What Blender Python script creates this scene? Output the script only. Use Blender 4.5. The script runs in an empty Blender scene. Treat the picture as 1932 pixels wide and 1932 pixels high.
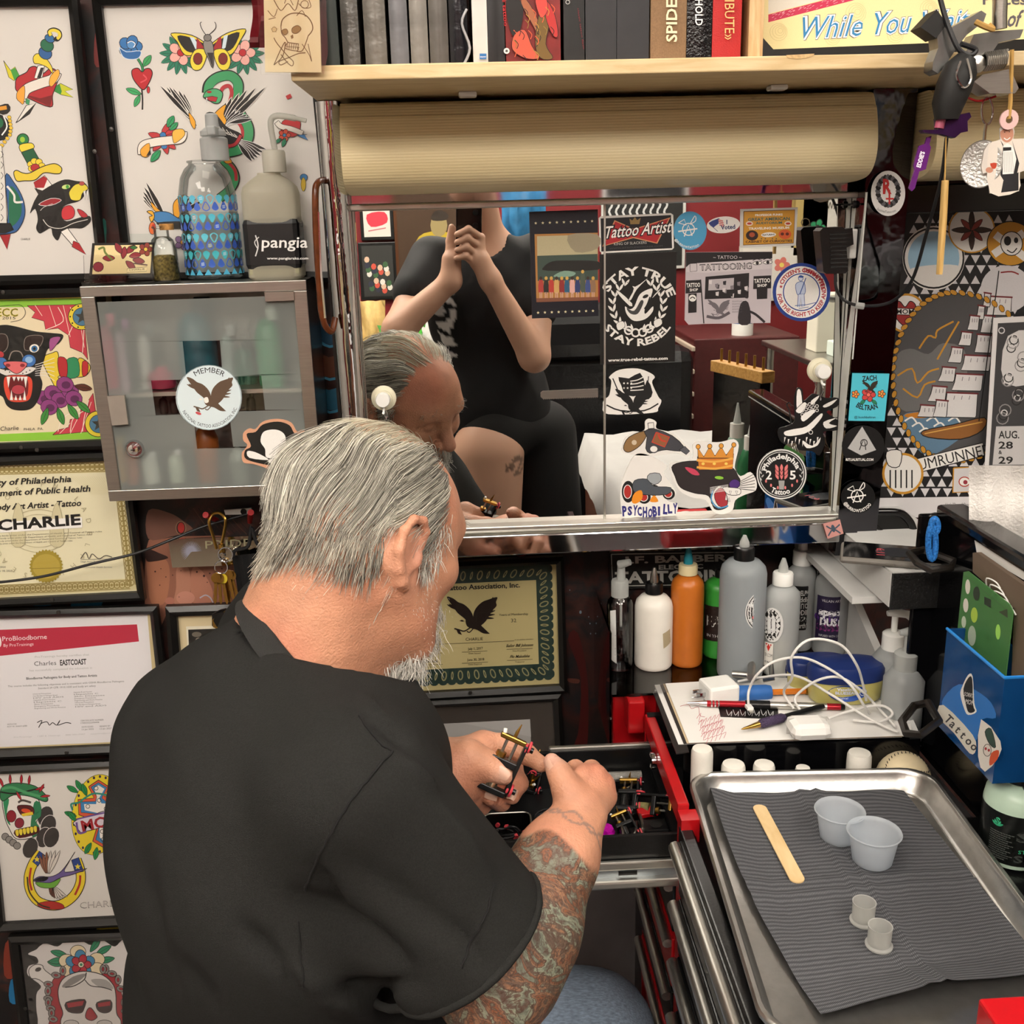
import bpy,bmesh,math,random
import numpy as np
from mathutils import Vector,Matrix,Euler
from mathutils.geometry import tessellate_polygon
random.seed(7);np.random.seed(7)
SC=bpy.context.scene
COL=SC.collection
PI=math.pi
# camera
F_PX,C_PX,CAM_H=1935.0,966.0,1.55
RM=np.array([[0.9985364,-0.0379444,0.0385389],[-0.0475962,-0.2781402,0.9593605],[-0.0256831,-0.9597907,-0.2795391]])
cam=bpy.data.cameras.new('camera');cam_ob=bpy.data.objects.new('camera',cam);COL.objects.link(cam_ob)
cam.sensor_width=36.0;cam.sensor_fit='HORIZONTAL';cam.lens=36.0*F_PX/1932.0
cam.clip_start=0.003;cam.clip_end=50
cam_ob.matrix_world=Matrix(((RM[0][0],-RM[0][1],-RM[0][2],0),(RM[1][0],-RM[1][1],-RM[1][2],0),(RM[2][0],-RM[2][1],-RM[2][2],CAM_H),(0,0,0,1)))
SC.camera=cam_ob
# world, exposure
wd=bpy.data.worlds.new('world');SC.world=wd;wd.use_nodes=True
wd.node_tree.nodes['Background'].inputs[0].default_value=(0.9,0.93,1.0,1)
wd.node_tree.nodes['Background'].inputs[1].default_value=0.25
SC.view_settings.view_transform='Standard';SC.view_settings.look='None'
SC.view_settings.exposure=0.0;SC.view_settings.gamma=1.0
SC.view_settings.use_curve_mapping=False
SC.cycles.use_denoising=True
SC.cycles.use_adaptive_sampling=True;SC.cycles.adaptive_threshold=0.07;SC.cycles.adaptive_min_samples=12
SC.cycles.max_bounces=7;SC.cycles.diffuse_bounces=2;SC.cycles.glossy_bounces=4
SC.cycles.transmission_bounces=5;SC.cycles.transparent_max_bounces=12
SC.cycles.caustics_reflective=True;SC.cycles.caustics_refractive=True
SC.cycles.sample_clamp_indirect=4.0
LAMP_POWER=16.0
# pixel to world
def ray(px,py):return RM@np.array([px-C_PX,py-C_PX,F_PX])
O_=np.array([0,0,CAM_H])
def atY(px,py,Y):
 d=ray(px,py);return d/d[1]*Y+O_
def atZ(px,py,Z):
 d=ray(px,py);return d*((Z-CAM_H)/d[2])+O_
def atX(px,py,X):
 d=ray(px,py);return d/d[0]*X+O_
def atD(px,py,z):return RM@(np.array([px-C_PX,py-C_PX,F_PX])/F_PX*z)+O_
MIRROR_Y=1.48
def atM(px,py,Y):
 p=atY(px,py,2*MIRROR_Y-Y);p=p.copy();p[1]=Y;return p
def pix(p):
 q=RM.T@(np.array(p,float)-O_);return C_PX+F_PX*q[0]/q[2],C_PX+F_PX*q[1]/q[2]
 # materials
def lin(h):
 if not isinstance(h,str):return tuple(h)[:3]
 h=h.lstrip('#');o=[]
 if len(h)==3:h=''.join(ch*2 for ch in h)
 for i in(0,2,4):
  c=int(h[i:i+2],16)/255
  o.append(c/12.92 if c<=0.04045 else((c+0.055)/1.055)**2.4)
 return tuple(o)
MATS={}
def nd(nt,t,**kw):
 n=nt.nodes.new(t)
 for k,v in kw.items():
  if k.startswith('i_'):n.inputs[k[2:].replace('_',' ')].default_value=v
  else:setattr(n,k,v)
 return n
def mat(name,color='#888',rough=0.5,metal=0.0,var=0.0,scale=40.0,bump=0.0,bscale=200.0,spec=0.5,trans=0.0,ior=1.45,alpha=1.0,emit=None,estr=0.0,coat=0.0,sss=0.0,sheen=0.0,stretch=(1,1,1)):
 if name in MATS:return MATS[name]
 m=bpy.data.materials.new(name);m.use_nodes=True;nt=m.node_tree;b=nt.nodes['Principled BSDF']
 c=lin(color);b.inputs['Base Color'].default_value=(*c,1)
 b.inputs['Roughness'].default_value=rough;b.inputs['Metallic'].default_value=metal
 b.inputs['Specular IOR Level'].default_value=spec;b.inputs['IOR'].default_value=ior
 b.inputs['Transmission Weight'].default_value=trans;b.inputs['Alpha'].default_value=alpha
 b.inputs['Coat Weight'].default_value=coat
 if sheen:b.inputs['Sheen Weight'].default_value=sheen
 if sss:
  b.inputs['Subsurface Weight'].default_value=sss;b.inputs['Subsurface Radius'].default_value=(0.01,0.004,0.002)
 if emit:b.inputs['Emission Color'].default_value=(*lin(emit),1);b.inputs['Emission Strength'].default_value=estr
 tc=None
 if var or bump:
  tc=nd(nt,'ShaderNodeTexCoord');mp=nd(nt,'ShaderNodeMapping');mp.inputs['Scale'].default_value=stretch
  nt.links.new(tc.outputs['Object'],mp.inputs['Vector'])
 if var:
  n=nd(nt,'ShaderNodeTexNoise');n.inputs['Scale'].default_value=scale;n.inputs['Detail'].default_value=5
  nt.links.new(mp.outputs[0],n.inputs['Vector'])
  r=nd(nt,'ShaderNodeMapRange');r.inputs[3].default_value=1-var;r.inputs[4].default_value=1+var
  r.inputs[1].default_value=0.3;r.inputs[2].default_value=0.7
  nt.links.new(n.outputs[0],r.inputs[0])
  mx=nd(nt,'ShaderNodeVectorMath',operation='SCALE');mx.inputs[0].default_value=c
  nt.links.new(r.outputs[0],mx.inputs['Scale']);nt.links.new(mx.outputs[0],b.inputs['Base Color'])
 if bump:
  n2=nd(nt,'ShaderNodeTexNoise');n2.inputs['Scale'].default_value=bscale;n2.inputs['Detail'].default_value=3
  nt.links.new(mp.outputs[0],n2.inputs['Vector'])
  bp=nd(nt,'ShaderNodeBump');bp.inputs['Strength'].default_value=bump;bp.inputs['Distance'].default_value=0.002
  nt.links.new(n2.outputs[0],bp.inputs['Height']);nt.links.new(bp.outputs[0],b.inputs['Normal'])
 MATS[name]=m;return m
def plastic(name,color,rough=0.35,clear=0.5):
 """thin translucent plastic: part of the light passes straight through"""
 if name in MATS:return MATS[name]
 m=mat(name,color,rough,var=0.04,scale=30);nt=m.node_tree;b=nt.nodes['Principled BSDF']
 t=nd(nt,'ShaderNodeBsdfTransparent');t.inputs[0].default_value=(*[0.5+0.5*x for x in lin(color)],1)
 tl=nd(nt,'ShaderNodeBsdfTranslucent');tl.inputs[0].default_value=(*lin(color),1)
 m1=nd(nt,'ShaderNodeMixShader');m1.inputs[0].default_value=0.35
 nt.links.new(b.outputs[0],m1.inputs[1]);nt.links.new(tl.outputs[0],m1.inputs[2])
 fr=nd(nt,'ShaderNodeLayerWeight');fr.inputs[0].default_value=0.25
 mr=nd(nt,'ShaderNodeMapRange');mr.inputs[3].default_value=clear;mr.inputs[4].default_value=clear*0.25
 nt.links.new(fr.outputs['Facing'],mr.inputs[0])
 m2=nd(nt,'ShaderNodeMixShader');nt.links.new(mr.outputs[0],m2.inputs[0])
 nt.links.new(m1.outputs[0],m2.inputs[1]);nt.links.new(t.outputs[0],m2.inputs[2])
 nt.links.new(m2.outputs[0],nt.nodes['Material Output'].inputs[0]);return m
def print_mat(name,rough,coat=0.0):
 if name in MATS:return MATS[name]
 m=mat(name,'#fff',rough,coat=coat);nt=m.node_tree
 a=nd(nt,'ShaderNodeAttribute',attribute_name='col')
 n=nd(nt,'ShaderNodeTexNoise');n.inputs['Scale'].default_value=900;n.inputs['Detail'].default_value=2
 tc=nd(nt,'ShaderNodeTexCoord');nt.links.new(tc.outputs['Object'],n.inputs['Vector'])
 r=nd(nt,'ShaderNodeMapRange');r.inputs[3].default_value=0.93;r.inputs[4].default_value=1.07;nt.links.new(n.outputs[0],r.inputs[0])
 mx=nd(nt,'ShaderNodeVectorMath',operation='SCALE');nt.links.new(a.outputs['Color'],mx.inputs[0]);nt.links.new(r.outputs[0],mx.inputs['Scale'])
 nt.links.new(mx.outputs[0],nt.nodes['Principled BSDF'].inputs['Base Color']);return m
INK=print_mat('printed_ink',0.55);INKG=print_mat('printed_gloss_ink',0.3,0.0)
# mesh helpers
class MB:
 def __init__(s):s.v=[];s.f=[];s.bev=False
 def add(s,v,f):
  o=len(s.v);s.v+=[tuple(float(c)for c in p)for p in v];s.f+=[tuple(i+o for i in q)for q in f];return s
 def box(s,lo,hi,bev=0.0):
  x0,y0,z0=lo;x1,y1,z1=hi
  if bev<=0:
   return s.add([(x0,y0,z0),(x1,y0,z0),(x1,y1,z0),(x0,y1,z0),(x0,y0,z1),(x1,y0,z1),(x1,y1,z1),(x0,y1,z1)],[(0,3,2,1),(4,5,6,7),(0,1,5,4),(1,2,6,5),(2,3,7,6),(3,0,4,7)])
  s.bev=True;b=min(bev,(x1-x0)*.49,(y1-y0)*.49,(z1-z0)*.49)
  bm=bmesh.new();bmesh.ops.create_cube(bm,size=1)
  for v in bm.verts:v.co=Vector(((x0+x1)/2+v.co.x*(x1-x0),(y0+y1)/2+v.co.y*(y1-y0),(z0+z1)/2+v.co.z*(z1-z0)))
  bmesh.ops.bevel(bm,geom=bm.edges[:],offset=b,segments=2,profile=0.5,affect='EDGES')
  bm.verts.index_update();s.add([v.co[:]for v in bm.verts],[[v.index for v in f.verts]for f in bm.faces]);bm.free();return s
 def obox(s,c,ax,ay,az,bev=0.0):
  """box around centre c with half-axis vectors"""
  t=MB().box((-1,-1,-1),(1,1,1))if bev<=0 else None
  c,ax,ay,az=[np.array(q,float)for q in(c,ax,ay,az)]
  if bev>0:
   s.bev=True;l=[np.linalg.norm(q)for q in(ax,ay,az)]
   t=MB().box((-l[0],-l[1],-l[2]),tuple(l),bev);u=[ax/l[0],ay/l[1],az/l[2]]
  else:u=[ax,ay,az]
  return s.add([c+u[0]*p[0]+u[1]*p[1]+u[2]*p[2]for p in t.v],t.f)
 def prism(s,pts,n):
  """polygon pts (3D, planar) extruded by vector n"""
  k=len(pts);n=np.array(n);p=[np.array(q,float)for q in pts];v=p+[q+n for q in p]
  return s.add(v,[tuple(range(k-1,-1,-1)),tuple(range(k,2*k))]+[(i,(i+1)%k,(i+1)%k+k,i+k)for i in range(k)])
 def lathe(s,prof,c=(0,0,0),axis=(0,0,1),n=24,cap=True,sx=1.0,sy=1.0):
  """profile of (radius, height) turned about the axis"""
  a=np.array(axis,float);a/=np.linalg.norm(a)
  u=np.cross(a,(0,1,0))if abs(a[1])<.9 else np.cross(a,(1,0,0));u/=np.linalg.norm(u);w=np.cross(a,u)
  c=np.array(c,float);v=[];f=[]
  for r,h in prof:
   for i in range(n):
    t=2*PI*i/n;v.append(c+a*h+(u*math.cos(t)*sx+w*math.sin(t)*sy)*r)
  for j in range(len(prof)-1):
   for i in range(n):f.append((j*n+i,j*n+(i+1)%n,(j+1)*n+(i+1)%n,(j+1)*n+i))
  if cap:
   if prof[0][0]>1e-6:f.append(tuple(range(n-1,-1,-1)))
   if prof[-1][0]>1e-6:f.append(tuple(range((len(prof)-1)*n,len(prof)*n)))
  return s.add(v,f)
 def tube(s,pts,r,n=8,closed=False,flat=1.0):
  p=[np.array(q,float)for q in pts];k=len(p);rs=r if hasattr(r,'__len__')else[r]*k
  v=[];f=[];up=None
  for i in range(k):
   t=p[(i+1)%k]-p[i-1]if closed else p[min(i+1,k-1)]-p[max(i-1,0)]
   t=t/(np.linalg.norm(t)+1e-12)
   if up is None:up=np.array((0,0,1.))if abs(t[2])<.9 else np.array((1.,0,0))
   up=up-t*np.dot(up,t);up/=np.linalg.norm(up)+1e-12;w=np.cross(t,up)
   for j in range(n):
    a=2*PI*j/n;v.append(p[i]+(up*math.cos(a)*flat+w*math.sin(a))*rs[i])
  m=k if closed else k-1
  for i in range(m):
   for j in range(n):
    a,b=i*n+j,i*n+(j+1)%n;c,d=((i+1)%k)*n+(j+1)%n,((i+1)%k)*n+j
    f.append((a,b,c,d))
  if not closed:f+=[tuple(range(n-1,-1,-1)),tuple(range((k-1)*n,k*n))]
  return s.add(v,f)
 def sphere(s,c,r,n=12,sc=(1,1,1)):
  v=[];f=[];m=n//2
  for i in range(m+1):
   a=PI*i/m
   for j in range(n):
    b=2*PI*j/n;v.append((c[0]+r*sc[0]*math.sin(a)*math.cos(b),c[1]+r*sc[1]*math.sin(a)*math.sin(b),c[2]+r*sc[2]*math.cos(a)))
  for i in range(m):
   for j in range(n):f.append((i*n+j,(i+1)*n+j,(i+1)*n+(j+1)%n,i*n+(j+1)%n))
  return s.add(v,f)
 def grid(s,P):
  """rows of points to a sheet"""
  r=len(P);c=len(P[0]);return s.add([q for row in P for q in row],[(i*c+j,i*c+j+1,(i+1)*c+j+1,(i+1)*c+j)for i in range(r-1)for j in range(c-1)])
def spline(pts,n=6,closed=False):
 p=[np.array(q,float)for q in pts];k=len(p);o=[]
 for i in range(k if closed else k-1):
  a,b,c,d=(p[(i-1)%k],p[i],p[(i+1)%k],p[(i+2)%k])if closed else(p[max(i-1,0)],p[i],p[i+1],p[min(i+2,k-1)])
  for j in range(n):
   t=j/n;o.append(0.5*((2*b)+(c-a)*t+(2*a-5*b+4*c-d)*t*t+(3*b-a-3*c+d)*t**3))
 if not closed:o.append(p[-1])
 return o
def mk(name,v,f,m,parent=None,smooth=False,base=None,ang=40):
 me=bpy.data.meshes.new(name);v=np.array(v,float).reshape(-1,3)
 if base is not None:v=v-np.array(base)
 me.from_pydata(v.tolist(),[],f);me.update()
 if m:me.materials.append(m)
 if smooth:
  me.polygons.foreach_set('use_smooth',[True]*len(me.polygons))
  if smooth!='all':
   try:me.set_sharp_from_angle(angle=math.radians(ang))
   except Exception:pass
 o=bpy.data.objects.new(name,me);COL.objects.link(o)
 if parent:o.parent=parent
 return o
def tag(o,label=None,cat=None,group=None,kind=None):
 if label:o['label']=label
 if cat:o['category']=cat
 if group:o['group']=group
 if kind:o['kind']=kind
 return o
def thing(name,label,cat,loc=(0,0,0),group=None,rot=None):
 o=bpy.data.objects.new(name,None);COL.objects.link(o);o.location=Vector([float(q)for q in loc]);o.empty_display_size=0.02
 if rot is not None:o.rotation_euler=rot
 return tag(o,label,cat,group)
def part(parent,name,mb,m,smooth=True,world=True,label=None,kind=None):
 """a part of a thing; coordinates are the room's unless world is False"""
 base=None
 if world:
  q=parent;base=np.zeros(3)
  while q is not None:base=base+np.array(q.location);q=q.parent
 o=mk(name,mb.v,mb.f,m,parent,smooth,base,18 if mb.bev else 40)
 if label:o['label']=label
 if kind:o['kind']=kind
 return o
def solo(name,mb,m,label,cat,group=None,smooth=True,loc=None):
 a=np.array(mb.v);b=loc if loc is not None else(*((a.min(0)+a.max(0))/2)[:2],a[:,2].min())
 o=mk(name,mb.v,mb.f,m,None,smooth,b,18 if mb.bev else 40);o.location=Vector([float(q)for q in b]);return tag(o,label,cat,group)
def struct(name,mb,m,smooth=False):
 o=mk(name,mb.v,mb.f,m,None,smooth);o['kind']='structure';return o
def copy_tree(o,parent=None):
 c=o.copy();COL.objects.link(c)
 if parent:c.parent=parent
 for ch in o.children:copy_tree(ch,c)
 return c
 # flat print: coloured shapes laid on a surface
GLY={}
FC=bpy.data.curves.new('lettering','FONT');FC.resolution_u=2
FO=bpy.data.objects.new('lettering',FC)
def glyphs(s,bold=0.0):
 k=(s,bold)
 if k not in GLY:
  FC.body=s;FC.offset=bold;me=bpy.data.meshes.new_from_object(FO)
  v=np.array([q.co[:]for q in me.vertices]).reshape(-1,3);f=[tuple(p.vertices)for p in me.polygons];bpy.data.meshes.remove(me)
  GLY[k]=(v,f)
 return GLY[k]
class Art:
 """shapes in photograph or crop coordinates, sent to the surface by a mapper (x, y, layer height)"""
 def __init__(s,mapper,ox=0.0,oy=0.0,sc=1.0,step=4e-6,base=1e-4):
  s.m=mapper;s.ox,s.oy,s.sc=ox,oy,sc;s.v=[];s.f=[];s.c=[];s.h=base;s.step=step;s.mx=None
 def crop(s,ox,oy,sc):s.ox,s.oy,s.sc=ox,oy,sc;return s
 def _p(s,x,y):return s.m(s.ox+x/s.sc,s.oy+y/s.sc,s.h)
 def raw(s,pts,faces,c):
  o=len(s.v);s.v+=[tuple(s._p(x,y))for x,y in pts];s.f+=[tuple(i+o for i in q)for q in faces];s.c+=[lin(c)]*len(faces);s.h+=s.step;return s
 def poly(s,pts,c,sm=0,line=None,w=0):
  if sm:pts=[tuple(q)for q in spline(pts,sm,True)]
  pts=[(float(q[0]),float(q[1]))for q in pts]
  t=tessellate_polygon([[Vector((x,y,0))for x,y in pts]])
  if s.mx:
   T=[[pts[i]for i in q]for q in t];o=[]
   while T:
    a,b,d=T.pop();L=[math.dist(a,b),math.dist(b,d),math.dist(d,a)];m=max(L)
    if m<=s.mx:o+=[a,b,d];continue
    k=L.index(m);a,b,d=((a,b,d),(b,d,a),(d,a,b))[k];h=((a[0]+b[0])/2,(a[1]+b[1])/2);T+=[[a,h,d],[h,b,d]]
   s.raw(o,[(i,i+1,i+2)for i in range(0,len(o),3)],c)
  else:s.raw(pts,t,c)
  if w:s.line(list(pts)+[pts[0]],w,line or '#151210')
  return s
 def line(s,pts,w,c='#151210',sm=0,taper=False):
  if sm:pts=spline(pts,sm)
  p=[np.array(q[:2],float)for q in pts];k=len(p);v=[];f=[]
  for i in range(k):
   t=p[min(i+1,k-1)]-p[max(i-1,0)];t/=np.linalg.norm(t)+1e-9;n=np.array((-t[1],t[0]))
   ww=w/2*((1-i/(k-1))if taper else 1);v+=[p[i]+n*ww,p[i]-n*ww]
  for i in range(k-1):f.append((2*i,2*i+1,2*i+3,2*i+2))
  return s.raw(v,f,c)
 def ell(s,x,y,rx,ry=None,c='#000',rot=0,n=20,line=None,w=0):
  ry=ry or rx;a=math.radians(rot)
  return s.poly([(x+rx*math.cos(t)*math.cos(a)-ry*math.sin(t)*math.sin(a),y+rx*math.cos(t)*math.sin(a)+ry*math.sin(t)*math.cos(a))for t in[2*PI*i/n for i in range(n)]],c,0,line,w)
 def ring(s,x,y,r,w,c,n=32,ry=None):
  ry=ry or r;return s.line([(x+r*math.cos(2*PI*i/n),y+ry*math.sin(2*PI*i/n))for i in range(n+1)],w,c)
 def rect(s,x0,y0,x1,y1,c):return s.poly([(x0,y0),(x1,y0),(x1,y1),(x0,y1)],c)
 def star(s,x,y,r,c,n=5,inner=0.42,rot=-90):
  return s.poly([(x+(r if i%2==0 else r*inner)*math.cos(math.radians(rot+180*i/n)),y+(r if i%2==0 else r*inner)*math.sin(math.radians(rot+180*i/n)))for i in range(2*n)],c)
 def text(s,t,x,y,h,c='#111',w=None,rot=0.0,bold=0.0,shear=0.0,al='l',arc=None):
  """capital height h at (x, y) baseline; w stretches to a width; arc=(cx,cy,r,a0,dir)"""
  v,f=glyphs(t,bold)
  if len(v)==0:return s
  q=v[:,:2].copy();q[:,0]-=q[:,0].min();k=h/0.69;q*=k;W=q[:,0].max()
  if w:q[:,0]*=w/W;W=w
  q[:,0]+=q[:,1]*shear
  if al=='c':q[:,0]-=W/2
  if al=='r':q[:,0]-=W
  if arc:
   cx,cy,r,a0,dr=arc;o=[]
   for a,b in q:
    if dr>0:th=math.radians(a0)+a/r;o.append((cx+(r+b)*math.cos(th),cy+(r+b)*math.sin(th)))
    else:th=math.radians(a0)-a/r;o.append((cx+(r-b)*math.cos(th),cy+(r-b)*math.sin(th)))
   pts=o
  else:
   a=math.radians(rot);ca,sa=math.cos(a),math.sin(a)
   pts=[(x+p*ca+b*sa,y+p*sa-b*ca)for p,b in q]
  return s.raw(pts,f,c)
 def build(s,parent,name='print',m=None):
  if not s.f:return None
  for ch in parent.children:
   if ch.name.split('.')[0]in('sheet','board','card','label','screen','carton','cover','face'):parent=ch;break
  base=np.zeros(3);q=parent
  while q is not None:base=base+np.array(q.location);q=q.parent
  o=mk(name,s.v,s.f,m or INK,parent,False,base);me=o.data
  a=me.attributes.new('col','FLOAT_COLOR','FACE');a.data.foreach_set('color',np.array([(*c,1)for c in s.c],'f').ravel());return o
def onY(Y):return lambda x,y,h:atY(x,y,Y-h)
def onZ(Z):return lambda x,y,h:atZ(x,y,Z+h)
def smoothp(pts,n=5):return[tuple(q)for q in spline(pts,n,True)]
def sticker(name,pts,Y,base_col,label,cat='sticker',sm=0,thick=0.0006,group=None,m=None):
 """a flat die-cut sheet on an upright surface at depth Y; returns the sheet and a blank print"""
 if sm:pts=smoothp(pts,sm)
 P=[atY(x,y,Y)for x,y in pts]
 A=sum(P[i][0]*P[i-1][2]-P[i-1][0]*P[i][2]for i in range(len(P)))
 if A<0:P=P[::-1]
 mm=m or mat('sheet_'+base_col,base_col,0.4,var=0.02)
 o=solo(name,MB().prism(P,(0,-thick,0)),mm,label,cat,group,False)
 return o,Art(onY(Y-thick))
def circ(x,y,rx,ry=None,n=36):ry=ry or rx;return[(x+rx*math.cos(2*PI*i/n),y+ry*math.sin(2*PI*i/n))for i in range(n)]
# crop origins and scales used when reading the photograph
CR=dict(A=(0,0,3.019),B=(460,0,3.019),C=(1000,0,3.864),D=(1400,0,3.632),E=(0,480,3.019),F=(0,840,3.219),G=(0,1380,3.5),H=(580,320,2.684),I=(980,370,5.682),J=(1240,370,4.83),K=(1110,640,3.788),L=(1560,340,2.927),M=(700,980,4.2),N=(1100,980,3.22),Q=(1580,940,3.449),S=(780,1360,3.715),T=(440,780,3.578),U=(780,1360,4.6),V=(840,1500,4.472),X=(1200,1400,2.639),Y=(1180,1580,5.488),Z=(1780,1340,3.263),AA=(280,960,7.43))
def cr(k,pts):ox,oy,s=CR[k];return[(ox+x/s,oy+y/s)for x,y in pts]
# common materials
M_black=mat('black_painted_wood','#121110',0.35,var=0.15,bump=0.1,bscale=60)
M_chrome=mat('polished_chrome','#d5d6d8',0.05,1.0,bump=0.06,bscale=9)
M_chrome2=mat('bright_chrome','#d8d8da',0.12,1.0,var=0.03)
M_steel=mat('brushed_steel','#a9a6a0',0.32,1.0,var=0.08,scale=30,stretch=(1,30,30))
M_alu=mat('satin_aluminium','#c9c7c0',0.38,1.0,var=0.06)
M_brass=mat('brass','#b08a45',0.3,1.0,var=0.08)
M_blackpl=mat('black_plastic','#0d0d0e',0.3,var=0.1)
M_blackgl=mat('black_gloss','#08080a',0.12,var=0.1)
M_rubber=mat('black_rubber','#101010',0.6,var=0.1)
M_white=mat('white_plastic','#e6e6e2',0.35,var=0.02)
M_paper=mat('white_paper','#dedcd8',0.75,var=0.03,scale=12)
M_red=mat('red_enamel','#a81016',0.28,var=0.06)
M_frost=plastic('frosted_plastic','#dfe2df',0.35,0.45)
def thin_glass(name,k=.05,rough=.03,tint='#ffffff'):
 if name in MATS:return MATS[name]
 m=mat(name,'#fff',rough);nt=m.node_tree;t=nd(nt,'ShaderNodeBsdfTransparent');t.inputs[0].default_value=(*lin(tint),1);g=nd(nt,'ShaderNodeBsdfGlossy');g.inputs['Roughness'].default_value=rough
 f=nd(nt,'ShaderNodeFresnel');f.inputs[0].default_value=1.45;q=nd(nt,'ShaderNodeMath',operation='MULTIPLY');q.inputs[1].default_value=k/.04;nt.links.new(f.outputs[0],q.inputs[0])
 x=nd(nt,'ShaderNodeMixShader');nt.links.new(q.outputs[0],x.inputs[0]);nt.links.new(t.outputs[0],x.inputs[1]);nt.links.new(g.outputs[0],x.inputs[2]);nt.links.new(x.outputs[0],nt.nodes['Material Output'].inputs[0]);return m
M_glass=thin_glass('clear_glass',.035,.03,'#f8fbfa')
# the room
X0,X1,Y0,Y1,ZC=-1.7,2.3,-1.9,1.6,2.62
def mural_mat():
 m=mat('airbrushed_mural','#201512',0.6);nt=m.node_tree;b=nt.nodes['Principled BSDF'];tc=nd(nt,'ShaderNodeTexCoord')
 n=nd(nt,'ShaderNodeTexNoise');n.inputs['Scale'].default_value=7;n.inputs['Detail'].default_value=6;n.inputs['Distortion'].default_value=1.5
 nt.links.new(tc.outputs['Object'],n.inputs['Vector'])
 r=nd(nt,'ShaderNodeValToRGB');e=r.color_ramp.elements;e[0].position=.35;e[0].color=(*lin('#0c0a0c'),1);e[1].position=.7;e[1].color=(*lin('#4a2218'),1)
 for p,c in((.45,'#1a100e'),(.53,'#3a1a14'),(.6,'#16191c')):q=e.new(p);q.color=(*lin(c),1)
 nt.links.new(n.outputs[0],r.inputs[0]);nt.links.new(r.outputs[0],b.inputs['Base Color']);return m
wall_back=struct('wall_back',MB().box((X0,Y1,0),(X1,Y1+.1,ZC)),mural_mat())
M_redwall=mat('red_wall_paint','#6e1a1e',0.5,var=0.06,scale=6)
struct('wall_front',MB().box((X0,Y0-.1,0),(X1,Y0,ZC)),M_redwall)
M_side=mat('off_white_wall','#a8a298',.6,var=.05,scale=5)
struct('wall_left',MB().box((X0-.1,Y0-.1,0),(X0,Y1+.1,ZC)),M_side)
struct('wall_right',MB().box((X1,Y0-.1,0),(X1+.1,Y1+.1,ZC)),M_side)
def floor_mat():
 m=mat('speckled_vinyl_floor','#7d7672',0.45,var=0.12,scale=9);return m
struct('floor',MB().box((X0-.1,Y0-.1,-.08),(X1+.1,Y1+.1,0)),floor_mat())
struct('ceiling',MB().box((X0-.1,Y0-.1,ZC),(X1+.1,Y1+.1,ZC+.08)),mat('ceiling_white','#d8d5cf',0.8,var=0.03,scale=30))
def ceiling_light(x,y,label,w=0.3,l=0.9,k=1.0):
 t=thing('ceiling_light',label,'ceiling light',(x,y,ZC),'fluorescent ceiling lights')
 part(t,'housing',MB().box((x-w-.03,y-l/2-.03,ZC-.05),(x+w+.03,y+l/2+.03,ZC-.001),.01),M_white)
 part(t,'diffuser',MB().box((x-w,y-l/2,ZC-.062),(x+w,y+l/2,ZC-.052)),mat('lamp_diffuser_%.2f'%k,'#fff',0.6,emit='#fff5e8',estr=LAMP_POWER*k))
ceiling_light(-0.1,0.8,'long ceiling light above the stool and the tool chest',l=.7,k=.5)
ceiling_light(-1.0,-0.3,'ceiling light nearest the wall of framed flash sheets',k=1.35)
ceiling_light(-0.45,-1.0,'ceiling light behind the photographer',k=1.6)
ceiling_light(0.75,-1.0,'ceiling light over the treatment couch',k=1.6)
ceiling_light(1.4,0.3,'ceiling light beyond the tool chest',k=0.9)
# painted faces and braids of the mural, where the frames leave it bare
mu=Art(onY(Y1))
mu.crop(*CR['AA'])
mu.poly([(-30,560),(200,420),(700,380),(1200,420),(1320,800),(1330,1500),(900,1500),(250,1480),(100,2300),(-30,1900)],'#8a5a48',4)
mu.poly([(0,640),(230,700),(300,900),(240,1300),(40,1320),(-20,900)],'#a0694f',4)
mu.poly([(620,830),(760,880),(900,1150),(850,1330),(640,1330),(590,1100)],'#a8715c',4)
mu.poly([(400,830),(560,830),(590,1130),(500,1330),(360,1320),(390,1100)],'#a97560',4)
mu.ell(520,1250,130,95,'#b9816f');mu.ell(300,1290,70,50,'#a56a5a');mu.ell(730,1290,70,50,'#a8705f')
mu.line([(720,1250),(800,1210),(870,1250),(910,1330)],18,'#a8a4b0',4)
for x,y,r in((95,880,13),(175,840,8),(340,930,9),(245,955,9),(680,885,14),(780,940,18),(860,905,12),(160,1070,9),(430,1235,7),(825,1030,8),(455,870,7),(1030,840,12)):mu.ell(x,y,r,r,'#40201c',n=8)
mu.poly([(-30,560),(150,620),(280,690),(60,740),(-30,720)],'#2a1512',3)
mu.poly([(0,20),(300,60),(500,180),(620,300),(350,380),(0,420)],'#6e4a3e',4)
mu.ell(455,268,76,100,'#8d6a52');mu.ell(455,268,62,86,'#1c1210');mu.ell(458,265,48,74,'#a82a26')
for i in range(9):mu.line([(560+i*70,-10),(700+i*75,200),(820+i*80,360)],14,['#35201a','#4c2e22','#150d0c'][i%3],4)
mu.crop(0,0,1)
for i in range(5):
 y=600+i*62
 mu.poly([(596,y),(620,y+12),(652,y+4),(655,y+40),(622,y+50),(598,y+36)],['#1d4a66','#6a3a26','#2a6a88','#3a1e16','#1d4a66'][i],3)
 mu.line([(597,y+40),(622,y+54),(654,y+44)],5,'#4a9ac0',3)
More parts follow.
